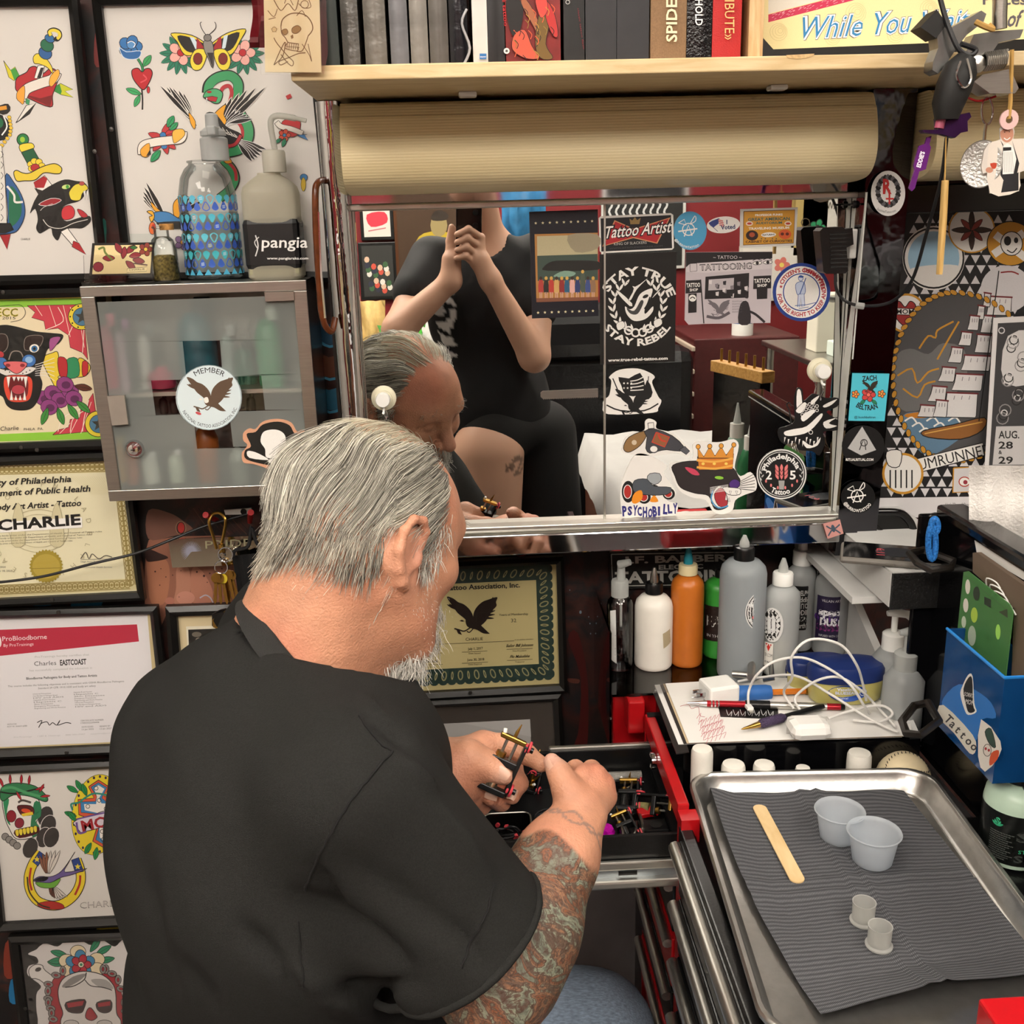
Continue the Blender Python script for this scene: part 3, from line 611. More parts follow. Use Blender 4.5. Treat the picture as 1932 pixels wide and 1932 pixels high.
A.line([(-60,620),(0,615),(40,605),(35,635),(-60,650)],30,K,3);A.line([(-60,622),(0,618),(38,612)],22,'#e09a2a',3)
A.poly([(-80,660),(0,650),(50,690),(55,760),(20,800),(-80,790)],'#12100f',4,'#eee',3);A.ell(-5,700,24,30,'#1a6a44');A.line([(20,660),(40,720),(10,770)],8,'#eee',4)
for i in range(9):A.ell(62-abs(i-3)*3-(i>5)*(i-5)*12,668+i*20,12,10,'#e6c03a',30,10,K,2)
A.poly([(-80,840),(10,830),(28,1010),(40,1280),(-80,1290)],'#dedad4',0,K,3)
for y in range(860,1250,60):A.line([(5,y),(18,y+20),(5,y+40)],3,K,3)
A.poly([(30,1000),(80,1040),(130,1130),(142,1220),(110,1300),(60,1330),(-80,1330),(-80,1290),(40,1280)],'#2a5a94',4,K,4);A.poly([(60,1060),(115,1130),(118,1230),(60,1290),(50,1180)],'#1a6a4a',4);A.line([(40,1060),(80,1110),(85,1150),(130,1150)],12,'#e8e4de',4);A.poly([(-80,1270),(60,1270),(80,1310),(30,1330),(-80,1330)],'#131110')
A.poly([(-40,1340),(60,1335),(40,1420),(0,1340)],'#a01a24',0,K,3);A.text('CHARLIE',118,1367,11,'#555',w=54);A.build(t)
# eagle and snake
t,A=framed('flash sheet with butterfly, blue rose and eagle fighting a green snake',[(195,12),(574,4),(624,512),(253,514)],[(177,-4),(586,-12),(640,532),(240,532)],screws=[(210,244)],name='framed_print')
A.crop(*CR['A'])
for i in range(5):a=i*1.26;A.ell(742+34*math.cos(a),265+30*math.sin(a),36,32,'#2f74b4',math.degrees(a),12,K,4)
A.poly([(680,270),(720,295),(800,290),(790,330),(740,338),(700,322)],'#2868a8',3,'#cfe0f0',4);A.ell(748,255,26,24,'#5a94cc',0,12,K,3);A.line([(725,245),(748,235),(770,250),(760,270)],5,'#e8eef4',3)
A.line([(785,335),(810,380),(815,430)],16,K,4);A.line([(785,335),(810,380),(815,430)],10,'#2a8a50',4);leaf(A,818,375,-55,74,20,'#3aa05c')
A.poly([(810,410),(785,388),(752,400),(755,440),(780,480),(818,512),(850,470),(868,420),(855,392),(828,392)],'#b81f28',4,K,5);A.line([(815,425),(835,450),(800,470)],8,'#d8505a',3);A.ell(845,512,9,20,'#c02a30',0,10,K,3)
A.line([(808,510),(812,570),(811,625)],9,K,3);leaf(A,800,535,200,88,18,'#3aa864');leaf(A,795,545,115,70,16,'#3aa864')
for cx,sg in((1030,-1),(1385,1)):
 for a in range(-60,250,28):
  leaf(A,cx+sg*5,310,a if sg>0 else 180-a,118,20,'#1c7a5e',2)
for cx in(1030,1382):flower(A,cx,300,66,'#eab0a6','#b81f2a')
A.poly([(1180,255),(1090,200),(975,190),(1010,240),(1040,300),(1080,318),(1175,290)],'#e6cf36',4,K,5);A.poly([(1180,260),(1090,215),(1010,205),(1050,280),(1100,300),(1170,285)],'#1a1614',3);A.poly([(1170,285),(1135,230),(1120,215),(1120,290)],'#a01c24');A.poly([(1118,290),(1080,210),(1105,215),(1120,240)],'#cfe0ea')
A.poly([(1200,255),(1290,190),(1398,165),(1370,230),(1330,300),(1290,312),(1205,290)],'#e6cf36',4,K,5);A.poly([(1205,260),(1290,205),(1365,185),(1330,270),(1280,295),(1210,285)],'#1a1614',3);A.poly([(1210,285),(1245,215),(1260,210),(1262,290)],'#a01c24');A.poly([(1262,290),(1275,205),(1298,198),(1285,270)],'#cfe0ea')
for cx,sg in((1135,-1),(1262,1)):A.poly([(cx-sg*40,285),(cx+sg*20,282),(cx+sg*52,340),(cx+sg*35,395),(cx-sg*10,392),(cx-sg*40,330)],'#e8d53e',4,K,4);A.ell(cx+sg*8,335,26,34,'#7a2018',0,14,K,3)
A.poly([(1160,235),(1205,235),(1218,300),(1212,390),(1185,330),(1165,290)],'#8a8682',3,K,4);A.ell(1182,215,22,20,'#7a7673',0,12,K,4);A.poly([(1180,300),(1215,300),(1212,390)],'#2a2624')
A.line([(1172,198),(1150,165),(1140,135),(1148,125)],4,K,4);A.line([(1190,198),(1225,165),(1230,140),(1222,125)],4,K,4)
# snake behind the bird
A.line([(1180,530),(1190,480),(1240,440),(1310,430),(1355,470),(1355,530),(1330,590),(1370,650),(1415,720),(1415,790),(1370,850),(1290,870)],62,K,6);A.line([(1185,530),(1195,480),(1240,442),(1310,432),(1353,470),(1353,530),(1330,590),(1370,650),(1412,720),(1412,790),(1370,848),(1290,868)],52,'#3a9a62',6)
A.line([(1250,540),(1270,500),(1305,490),(1320,530),(1305,590)],22,'#b4323a',5);A.line([(1345,680),(1380,740),(1370,800),(1300,840)],18,'#b4323a',5)
A.poly([(1158,545),(1180,515),(1230,505),(1268,530),(1255,580),(1225,590),(1195,575),(1165,560)],'#48a870',4,K,5);A.poly([(1165,555),(1210,548),(1240,555),(1230,580),(1195,575)],'#b02830',0,K,3);A.ell(1192,524,14,7,'#a01c20');A.poly([(1172,555),(1182,558),(1178,585)],'#eee',0,K,2)
wing(A,1110,690,[-110,-116,-122,-128,-132],170,300,'#1c1918',15);wing(A,1080,660,[-128,-124,-133],170,250,'#1c1918',13)
wing(A,1270,700,[-78,-70,-62,-56,-50,-44],120,330,'#1c1918',16)
for i in range(6):quill(A,1270+i*8,730-i*6,-55+i*9,130,13,'#1c1918',3,'#ddd')
A.poly([(1225,720),(1215,660),(1260,610),(1288,598),(1275,650),(1290,690),(1262,730)],'#e8a426',4,K,4);A.poly([(1075,640),(1112,690),(1108,735),(1085,700)],'#e8a426',3,K,3)
A.poly([(1170,650),(1225,645),(1290,720),(1370,760),(1380,800),(1330,830),(1240,800),(1190,740)],'#1a1716',4)
for i in range(7):A.line([(1200+i*22,690+i*12),(1230+i*22,740+i*8),(1262+i*20,735+i*10)],4,'#d8d4ce',3)
for i in range(6):quill(A,1360,800+i*4,18+i*7,165-i*8,14,'#211d1b',3,'#ddd')
A.line([(1235,800),(1290,830),(1340,820),(1372,770)],26,K,5);A.line([(1235,800),(1290,830),(1340,820),(1372,770)],18,'#b8343c',5)
A.line([(1240,840),(1270,905),(1320,960),(1340,1020),(1310,1080),(1250,1130)],56,K,6);A.line([(1240,840),(1270,905),(1318,960),(1337,1020),(1308,1080),(1250,1130)],46,'#3a9a62',6);A.line([(1250,850),(1290,910),(1338,970),(1345,1030)],18,'#b8343c',5);A.poly([(1268,905),(1300,895),(1322,925),(1290,932)],'#e09a2a',3,K,3)
# rose with ribbon
for a in(-75,-40,-10,40,75,130,200):quill(A,930,790,a,92,20,'#c0363c',3)
leaf(A,955,720,-60,70,20,'#2a9a60');leaf(A,910,860,130,80,20,'#2a9a60');leaf(A,970,740,-45,60,16,'#2a9a60');A.ell(928,770,18,18,'#3a7ab8',0,10,K,3);A.ell(935,835,18,14,'#3a7ab8',0,10,K,3)
banner(A,[(810,880),(815,830),(880,810),(960,800),(1030,790),(1042,748)],50,'#eae4da');A.poly([(802,850),(850,815),(850,880),(828,895),(805,885)],'#e8a636',3,K,3);A.poly([(985,745),(1040,735),(1052,770),(1000,815),(985,800)],'#ecb84a',3,K,3);A.poly([(832,890),(855,850),(860,880)],'#222')
# lower eagle head, small rose, red banner heart
wing(A,940,1230,[-142,-136,-130,-124,-118],150,240,'#1d1a19',14);wing(A,1000,1220,[-60,-50,-40,-32],110,180,'#1d1a19',14)
A.poly([(995,1240),(985,1180),(1000,1140),(1050,1110),(1030,1160),(1025,1230)],'#e8a426',4,K,4);A.poly([(960,1240),(900,1190),(860,1150),(880,1200)],'#e8a426',3,K,3)
A.poly([(865,1225),(900,1205),(960,1210),(1010,1240),(1050,1260),(980,1275),(900,1270)],'#3f7fb8',4,K,4);A.poly([(836,1205),(868,1202),(880,1235),(862,1265),(850,1235),(868,1228)],'#e8b030',3,K,4)
A.poly([(890,1268),(1060,1262),(1060,1300),(960,1300)],'#1d1a19',3);A.ell(868,1300,20,36,'#e06a30',0,12,K,3);A.ell(876,1290,10,14,'#c02a28')
flower(A,1040,1380,42,'#8a6a94','#c88a30');leaf(A,1060,1350,-60,60,14,'#2f9a5a')
A.poly([(1610,690),(1655,680),(1710,690),(1700,760),(1655,780),(1600,740)],'#b8242c',3,K,3);banner(A,[(1575,695),(1600,720),(1660,735),(1725,760)],30,'#e6e0d8',3);flower(A,1620,770,32,'#c84a34','#3a7ab0');leaf(A,1625,790,110,50,12);leaf(A,1600,790,140,40,10);A.poly([(1690,770),(1755,800),(1735,770),(1750,765)],'#3a7ab8',0,K,2)
A.ell(1730,1010,22,20,'#3a80b8',0,10,K,2);A.ell(1728,1050,14,40,'#d8b83a',0,10,K,2)
A.line([(1650,560),(1640,540)],30,'#b82a30');A.build(t)
# panther head
t,A=framed('panther head flash on parchment with green border and red spider webs',[(-70,566),(214,558),(240,826),(-46,836)],[(-90,549),(226,541),(256,843),(-60,853)],'#e4d6b4',screws=[(6,551),(40,844)])
A.crop(*CR['E'])
A.poly([(-150,262),(470,240),(490,300),(-150,300)],'#8cc83c');A.poly([(-150,1030),(565,1000),(575,1050),(-150,1070)],'#8cc83c');A.line([(-150,258),(480,243)],10,'#e2d24a')
for sgy,y0,pts in((1,290,[(155,292),(470,285),(500,600),(470,560),(400,530),(390,460),(330,420),(260,430),(250,380),(180,360),(200,330)]),(-1,1020,[(300,1028),(560,1005),(530,790),(505,830),(500,880),(460,880),(455,930),(400,940),(390,985),(330,1000)])):
 A.poly(pts,'#c43a4a',0,K,3)
 for i in range(4):x=200+i*80 if sgy>0 else 340+i*60;A.line([(x,y0),(x+40 if sgy>0 else x+60,y0+sgy*(60+i*60))],3,'#f0e0d0')
 for i in range(3):A.line([pts[3+i*2]if sgy>0 else pts[3+i],(480-i*60,y0+sgy*90),(470-i*70,y0+sgy*10)],4,'#f0e4d4',4)
for cx,cy in((465,355),(560,965)):A.ell(cx,cy,76,74,'#e2cc38',0,24,K,4);A.ell(cx+4,cy,54,52,'#4a7a9a',0,20,K,3);A.star(cx+6,cy,46,'#3a3a34')
for i in range(10):a=i*.63;A.ell(465+65*math.cos(a),355+63*math.sin(a),5,5,K,n=8)
A.line([(-40,300),(60,290),(120,290),(145,330),(120,370),(60,385)],3,K,4);A.text('ECC',-20,352,44,'#c8bc38',w=122,bold=.03);A.text('ECC',-20,352,44,'#4a4420',w=122,bold=-.012);A.text('2015',12,370,16,K,w=76)
A.poly([(240,600),(300,560),(330,560),(340,640),(370,650),(430,660),(450,590),(500,615),(515,650),(490,690),(440,700),(370,690),(330,700),(390,740),(385,775),(330,780),(300,730)],'#e0c636',4,K,4);A.poly([(375,605),(440,592),(450,690),(380,700)],'#2a8a5a',3,K,3);A.poly([(330,590),(380,600),(380,700),(340,690)],'#b0242c',3,K,3);A.poly([(470,612),(500,615),(498,680),(470,690)],'#c02a30',3,K,3)
for x,y in((250,820),(300,790),(340,830),(400,780),(280,870),(370,740),(420,820)):A.ell(x,y,50,44,'#8a3a7a',20,12,K,3);A.ell(x+6,y+4,26,22,'#5a2050',0,10)
for x,y,a in((430,750,10),(440,840,40),(330,880,70),(270,880,110),(390,860,55)):leaf(A,x,y,a,96,20,'#3a8a3a' if a>30 else '#5a2a18')
A.poly([(-150,440),(0,405),(80,410),(200,440),(300,450),(358,460),(340,500),(310,520),(270,540),(250,600),(225,680),(240,740),(215,830),(170,880),(90,885),(40,860),(0,800),(-150,800)],'#151311',4,K,4)
A.poly([(-60,470),(30,455),(45,520),(10,560),(-60,540)],'#2a1a16',4,'#8a8078',3);A.poly([(150,470),(240,465),(230,520),(180,545),(140,540)],'#2a1a16',4,'#8a8078',3);A.line([(50,600),(65,560),(90,550),(120,560),(135,600)],6,'#8a8078',4);A.poly([(285,480),(345,470),(320,515),(285,550)],'#a0508a',3,K,3)
A.ell(195,535,30,26,'#e8e2d8',-15,14,K,4);A.ell(196,537,18,18,'#2a6aa0');A.ell(196,537,8,9,K);A.ell(0,570,24,20,'#b0343a',10,12,K,3)
A.ell(165,605,40,36,'#3a70b4',0,14,K,3);A.ell(8,620,34,34,'#3a70b4',0,14,K,3);A.ell(165,600,22,18,'#8ab4dc');A.poly([(20,655),(-40,640),(30,690),(150,685),(205,650),(160,640),(100,660)],'#dcd8d2',4,K,3)
A.poly([(20,615),(90,608),(152,618),(140,650),(95,680),(45,650)],'#d8686a',4,K,4);A.ell(45,632,14,10,'#8a2a30');A.ell(128,632,14,10,'#8a2a30')
A.poly([(45,690),(150,690),(185,720),(180,800),(150,838),(60,838),(28,790),(20,720)],'#d8452f',4,K,4);A.poly([(50,705),(150,705),(160,780),(140,815),(75,815),(55,780)],'#6a1018',4);A.ell(105,770,40,28,'#b03a48',0,14,K,3)
for x,y,l in((48,700,62),(146,700,62),(80,700,24),(105,700,24),(125,700,24)):A.poly([(x-12,y-4),(x+12,y-4),(x,y+l)],'#f0ede6',0,K,2)
for x in(65,90,115,140):A.poly([(x-10,830),(x+10,830),(x,800 if x not in(65,140)else 770)],'#f0ede6',0,K,2)
for i in range(6):A.line([(200,630+i*12),(260,610+i*16),(310,590+i*26)],3,'#e8e4de',3)
for x,y in((30,660),(55,670),(10,650),(150,670),(170,660),(130,678)):A.ell(x,y,4,4,K,n=8)
A.text('Charlie',0,1005,24,'#3a3430',shear=.2,w=105,rot=-3);A.text('PHILA  PA.',135,1003,14,'#4a4440',shear=.1,w=112,rot=-2);A.build(t)
# city certificate
t,A=framed('cream city health certificate with gold seal and the pasted name CHARLIE',[(-42,878),(229,866),(262,1114),(-16,1128)],[(-60,862),(243,850),(277,1128),(-30,1142)],'#e0dab8',cat='certificate',name='framed_certificate',screws=[(70,849),(98,1131)])
A.crop(*CR['F'])
g='#b0a06a'
def lace(A,p0,p1,n,c,w):
 p0,p1=np.array(p0,float),np.array(p1,float);d=(p1-p0)/n;u=d/np.linalg.norm(d);v=np.array((-u[1],u[0]))
 for i in range(n):q=p0+d*(i+.5);A.ring(q[0],q[1],w*.42,w*.12,c,10);A.ell(*(q),w*.16,w*.2,c,n=8);A.ell(*(q+d/2),w*.14,w*.3,c,math.degrees(math.atan2(u[1],u[0])),8)
 A.line([p0+v*w*.55,p1+v*w*.55],w*.1,c);A.line([p0-v*w*.55,p1-v*w*.55],w*.1,c)
A.poly([(-120,118),(705,96),(835,878),(-60,925)],'#d9cfa0');A.poly([(-110,185),(690,165),(770,810),(-60,850)],'#e2dcbc')
lace(A,(-60,150),(690,128),26,'#9a8850',52);lace(A,(712,130),(795,850),24,'#9a8850',48);lace(A,(-40,880),(790,845),26,'#9a8850',48)
for i in range(20):A.line([(330,400),(330+900*math.cos(i*.3-.4),400+900*math.sin(i*.3-.4))][:2]if False else[(430+i*14,190),(560+i*10,300)],1.2,'#cfc69a')
for tt,x,y,w_,in(('City of Philadelphia',-75,248,508),('Department of Public Health',-180,318,728),('Body Art Artist - Tattoo',-50,396,542)):A.text(tt,x,y,36,'#1c1a17',rot=-3,shear=.22,bold=.022,w=w_)
A.ring(235,520,180,4,'#b8b08c',40,130);A.ring(235,520,150,3,'#b8b08c',40,100)
for i,ch in enumerate('CITY OF PHILADELPHIA SEAL'):a=math.radians(150+i*15.2);A.text(ch,250+280*math.cos(a),520+270*math.sin(a),30,'#b4ac8c',rot=math.degrees(a)+90,al='c')
for x in(110,345):A.poly([(x-30,430),(x,350),(x+30,430),(x+40,600),(x-40,600)],'#cfc7a2',3,'#a8a080',3)
A.poly([(-60,470),(497,437),(500,500),(-60,535)],'#efeeea');A.text('CHARLIE',-12,518,62,'#171513',rot=-4.2,bold=.035,w=505)
for i in range(4):A.text('to practice as a body artist under the Department of Health and Control of Tattoo rules',-120,560+i*16,9,'#6a6450',rot=-2.5,w=740-i*60)
A.star(280,735,104,'#a08d33',30,.9);A.ell(280,735,84,74,'#b49f45',n=28);A.line([(190,750),(370,745)],4,'#8a7828')
A.line([(490,690),(520,650),(540,690),(560,660),(600,690),(640,670),(680,680)],5,'#4a4640',4);A.line([(490,695),(680,690)],2,'#777');A.text('Leigh Anne Raedine',490,712,10,'#777',w=130);A.text('Environmental Health Services',490,745,10,'#777',w=190)
A.text('2024',0,745,11,'#555',w=34);A.text('February 18, 2027',-60,768,11,'#555',w=135);A.build(t)
# bloodborne certificate
t,A=framed('white training certificate with a slanted red banner',[(-34,1164),(286,1155),(312,1398),(-12,1412)],[(-50,1150),(300,1139),(332,1412),(-24,1428)],'#c9b98c',cat='certificate',name='framed_certificate',screws=[(110,1155),(125,1420)])
A.crop(*CR['F'])
A.poly([(-100,1055),(895,1025),(960,1790),(-40,1835)],'#dfdde0');A.poly([(-100,1125),(832,1088),(844,1192),(-100,1290)],'#b52a42')
A.text('ProBloodborne',15,1190,28,'#f0e6e8',rot=-3,w=270);A.text('By ProTrainings',22,1225,18,'#f0d8dc',rot=-3,w=182);A.poly([(-40,1165),(0,1162),(8,1215),(-20,1235),(-40,1220)],'#f0e6e8',3)
for tt,x,y,h,w_,c,b in(('ProTrainings hereby certifies that',212,1292,12,330,'#aaa',0),('Charles',208,1340,26,134,'#3a3a3e',0),('EASTCOAST',365,1337,32,160,'#1d1c1e',.03),('has successfully completed the education in',180,1374,12,380,'#aaa',0),('Bloodborne Pathogens for Body and Tattoo Artists',160,1424,14,430,'#2a2a2c',.02),('This course includes the following objectives and is consistent with OSHA Bloodborne Pathogens',48,1470,11,706,'#555',0),('Standard 29 CFR 1910.1030 and body art safety',232,1482,11,350,'#555',0)):A.text(tt,x,y,h,c,rot=-2.6,w=w_,bold=b)
for k in range(8):
 for x0 in(200,448):A.text(['Universal Precautions','How Bloodborne Pathogens Spread','HIV and AIDS','Hepatitis B and Vaccine','Hepatitis C','Skin Diseases','Emergency Procedures','Engineering and Work Practice'][(k+(x0>300)*3)%8],x0+k*1.4,1515-(x0>300)*10+k*12.5,8,'#666',rot=-2.6,w=110+(k*37%90))
A.line([(225,1685),(255,1672),(235,1715),(250,1690),(285,1680),(300,1700),(320,1685),(345,1700),(365,1670),(350,1700),(400,1685),(432,1690)],5,'#1a1a1c',4)
for tt,x,y,w_ in(('INSTRUCTOR',45,1700,56),('ROY W. SHAW #385',45,1714,120),('CERTIFICATE NUMBER',490,1678,140),('174825522398408',490,1692,112),('DATE ISSUED',497,1716,70),('13 Jan 2025',497,1731,72),('RENEW BY',606,1712,64),('13 Jan 2027',606,1727,72)):A.text(tt,x,y,9,'#555',rot=-2.6,w=w_)
A.text('ProTrainings     1380 E. Hastings     888-406-7487     support@protrainings.com',85,1778,8,'#bbb',rot=-2.6,w=700);A.build(t)
# skull, cross, horseshoe
t,A=framed('flash sheet of a crowned skull, MOM cross and swallow in a horseshoe',[(-16,1456),(275,1442),(300,1722),(11,1737)],[(-30,1441),(288,1427),(314,1737),(-4,1753)],'#ddd9d3')
A.crop(*CR['G'])
for x,y in((300,560),(320,620),(290,700),(200,770),(340,700)):A.ell(x,y,50,70,'#3a3634',20,16,'#d8d4d0',4)
for i in range(4):A.ell(35+i*26,695+i*20,24,24,'#8a8682',0,12,K,4)
A.poly([(20,440),(120,400),(230,420),(270,500),(265,560),(240,600),(255,660),(220,700),(110,710),(60,640),(30,560)],'#e6e2dc',4,K,5);A.poly([(20,440),(60,450),(45,540),(70,620),(40,580)],'#2a8a5a',3)
A.poly([(225,470),(268,480),(268,560),(235,590),(262,640),(225,700),(200,650)],'#2a7a52',3)
A.poly([(118,490),(200,490),(225,520),(215,550),(150,555),(125,530)],'#5a1418',3,K,4);A.ell(172,524,34,16,'#d84a24',10,12,K,3);A.poly([(140,545),(215,530),(220,550),(150,562)],'#e2c430');A.ell(75,560,32,40,'#8a1a28',0,14,K,3);A.ell(128,605,30,34,'#8a2036',20,14,K,4);A.line([(120,470),(150,455),(205,470)],14,'#4a4440',4)
A.poly([(95,655),(240,625),(252,670),(130,705)],'#4a1014',3)
for i in range(6):A.poly([(100+i*24,655-i*5),(122+i*24,650-i*5),(124+i*24,685-i*5),(108+i*24,690-i*5)],'#e6cf3c',3,K,3)
A.poly([(0,420),(20,360),(110,340),(230,360),(310,430),(300,465),(200,430),(90,420),(20,460)],'#2c7a4c',4,K,5);A.line([(5,400),(100,410),(240,380)],10,K,4);A.line([(10,380),(80,370),(160,400),(300,440)],18,'#4a9a64',4)
for x,y,a in((20,365,-110),(68,345,-92),(140,345,-88),(190,350,-84),(235,385,-15),(270,430,-5),(110,400,60),(260,400,-60)):quill(A,x,y,a,62,9,'#b01e2c',3)
A.ell(640,550,165,268,'#e6d02c',8,40,K,3)
for i in range(24):a=2*PI*i/24;A.ell(640+150*math.cos(a)-20*math.sin(a),550+252*math.sin(a),8,10,'#2a2048',0,8)
A.poly([(585,365),(650,320),(720,365),(690,430),(800,440),(830,520),(700,560),(690,600),(755,715),(685,768),(612,725),(650,600),(520,550),(515,450),(620,440)],'#d4593a',0,K,5);A.poly([(600,368),(650,338),(705,370),(672,440),(700,462),(810,460),(815,510),(700,540),(665,600),(738,710),(685,745),(632,715),(662,600),(640,545),(535,535),(532,465),(630,462),(640,430)],'#3c82b8',0,K,3);A.poly([(620,375),(650,355),(690,380),(655,440),(670,475),(790,480),(780,510),(690,520),(655,590),(710,705),(685,725),(660,700),(650,540),(560,520),(555,480),(635,480),(640,430)],'#ece8e0')
for x,y in((635,375),(655,455),(580,495),(700,510),(675,660),(680,715)):A.ring(x,y,13,4,K,10)
for x,y,a in((540,390,-120),(510,400,-150),(570,420,-110),(500,560,200),(600,740,120),(640,770,100),(500,590,230)):leaf(A,x,y,a,80,18,'#1f8a4a')
A.line([(480,520),(470,480),(520,470),(560,440),(620,410),(700,420),(740,440)],12,'#2a8a78',5)
banner(A,[(510,640),(540,620),(620,600),(700,570),(800,560)],92,'#d8d0dc',5);A.line([(505,600),(520,670),(570,660)],14,'#6a4a94',4);A.line([(505,580),(610,555),(700,535),(800,520)],10,'#6a4a94',4);A.text('MOM',545,660,68,'#a01c28',rot=-12,w=260,bold=.03)
A.line([(270,800),(220,870),(190,960),(200,1050),(250,1120),(340,1150),(420,1135),(490,1080),(530,1000),(530,920),(505,845)],66,K,6);A.line([(270,800),(220,870),(190,960),(200,1050),(250,1120),(340,1150),(420,1135),(490,1080),(530,1000),(530,920),(505,845)],56,'#e8cf2e',6)
A.poly([(215,860),(260,790),(298,818),(250,890)],'#24428a',0,K,4);A.poly([(472,850),(520,832),(552,925),(498,935)],'#24428a',0,K,4);A.star(244,845,22,'#e8d23a');A.star(513,893,22,'#e8d23a')
A.poly([(245,1140),(330,1120),(410,1140),(415,1172),(300,1172)],'#b02a24',3,K,3);A.line([(205,900),(195,980),(210,1050)],14,'#b02a24',4);A.line([(530,950),(525,1010),(495,1080)],14,'#b02a24',4);A.line([(180,960),(195,1060),(260,1140),(330,1165)],10,'#3a3020',5)
for i in range(6):quill(A,300+i*6,930,-110+i*9,120+i*8,12,'#8a5a44' if i<3 else '#d8d0c8',3)
for i in range(7):quill(A,310+i*4,1000,35+i*9,165-i*14,12,'#d8d0c8' if i<4 else '#6a4034',3)
A.poly([(220,985),(260,958),(330,960),(390,935),(440,880),(495,795),(450,870),(430,930),(575,905),(480,945),(400,965),(330,1000),(260,995)],'#6a5a94',3,K,4);A.poly([(235,995),(330,1000),(400,970),(360,1030),(270,1030)],'#6aa83a',3,K,3);A.poly([(225,985),(265,962),(320,965),(290,990)],'#1c1820',3)
A.text('CHARLIE',530,1170,40,'#3a3836',rot=-4,w=280);A.text('CHARLIE',533,1167,36,'#ddd9d3',rot=-4,w=274,bold=-.02);A.build(t)
# skull in chains
t,A=framed('white skull and chains cut-out mounted on black in a frame',[(38,1776),(300,1764),(332,2050),(72,2060)],[(20,1760),(316,1749),(352,2066),(56,2078)],'#1a1a19',screws=[(48,1903)])
A.crop(*CR['G'])
A.poly([(260,1420),(300,1400),(380,1420),(440,1380),(540,1385),(600,1410),(650,1368),(700,1390),(760,1420),(830,1370),(1000,1400),(1050,1700),(1000,2100),(320,2100),(250,1900),(240,1740),(270,1680),(185,1610),(190,1550),(250,1530),(240,1490),(185,1470),(240,1440)],'#dedad8',4)
A.poly([(190,1575),(230,1540),(280,1545),(300,1580),(440,1690),(400,1740),(260,1640),(205,1630)],'#e8e4e0',3,K,5);A.ell(252,1572,22,14,'#3a3634',-20,10)
A.poly([(330,1700),(390,1600),(560,1540),(740,1600),(800,1720),(850,1950),(850,2100),(320,2100),(330,1900)],'#a41e2c',4,K,4)
for x,y,a in((440,1480,-165),(420,1540,190),(640,1470,-30),(650,1520,-12),(600,1450,-55),(430,1510,175)):leaf(A,x,y,a,110,22,'#2a8a62',4)
for x,y in((515,1455),(440,1515),(640,1505),(460,1580),(640,1570)):A.ell(x,y,52,44,'#e8d8b4',0,16,K,4)
for i in range(5):a=i*1.257-1.57;A.ell(530+58*math.cos(a),1535+52*math.sin(a),42,36,'#3f88b4',math.degrees(a),14,K,4)
flower(A,535,1540,62,'#b0283a','#e8e0c8',lw=4);A.ell(536,1540,10,10,'#2a8a62',n=10)
def chain(A,pts,sz=26):
 for i,(x,y)in enumerate(pts):a=90 if i%2 else 10;A.ell(x,y,sz*1.2,sz*.8,'#8a8682',a,14,K,4);A.ell(x,y,sz*.55,sz*.3,'#a41e2c',a,10,K,3)
chain(A,[(370,1610),(415,1580),(320,1670),(316,1715),(318,1765),(318,1790),(335,1830),(340,1860),(350,1900),(700,1570),(740,1600),(780,1640),(800,1700),(820,1790),(830,1850),(680,1570)])
A.poly([(385,1700),(420,1630),(500,1592),(580,1585),(680,1610),(745,1670),(765,1740),(770,1860),(800,1930),(760,2100),(440,2100),(400,1930),(415,1860),(390,1780)],'#dcd8d4',5,K,6)
A.poly([(410,1680),(480,1620),(570,1600),(520,1650),(440,1690)],'#8a8784',3);A.poly([(600,1640),(700,1640),(750,1700),(660,1690)],'#a8a5a2',3)
A.line([(570,1592),(555,1640),(490,1680),(430,1690)],7,K,4);A.line([(560,1640),(600,1680),(680,1690),(740,1710)],6,K,4)
A.poly([(435,1790),(560,1770),(555,1830),(530,1860),(450,1850)],'#2a0c10',3,K,5);A.poly([(440,1795),(555,1778),(545,1810),(450,1825)],'#a41e2c');A.poly([(640,1790),(730,1775),(735,1840),(690,1860),(645,1840)],'#2a0c10',3,K,5);A.poly([(645,1795),(728,1782),(728,1810),(650,1820)],'#a41e2c');A.poly([(575,1840),(600,1825),(635,1870),(640,1890),(605,1910),(565,1890)],'#a41e2c',3,K,5)
for x in(470,690):A.ell(x,1930,50,24,'#c8c4c0',0,14,K,4)
for i in range(6):A.line([(500+i*32,1960),(498+i*32,2040)],6,K)
A.build(t)
# small frame with photograph
t,A=framed('small black frame with a cream mat, behind the hanging keys',[(336,1159),(470,1155),(480,1290),(347,1295)],[(315,1140),(486,1134),(498,1306),(328,1312)],'#d8c8a0',cat='picture')
A.crop(1,1,1);A.poly([(350,1181),(462,1178),(468,1280),(356,1283)],'#e6e0cc');A.poly([(354,1187),(462,1183),(468,1280),(358,1283)],'#23211e');A.ell(370,1196,9,5,'#6a645a');A.ell(374,1206,6,4,'#8a8276');A.build(t)
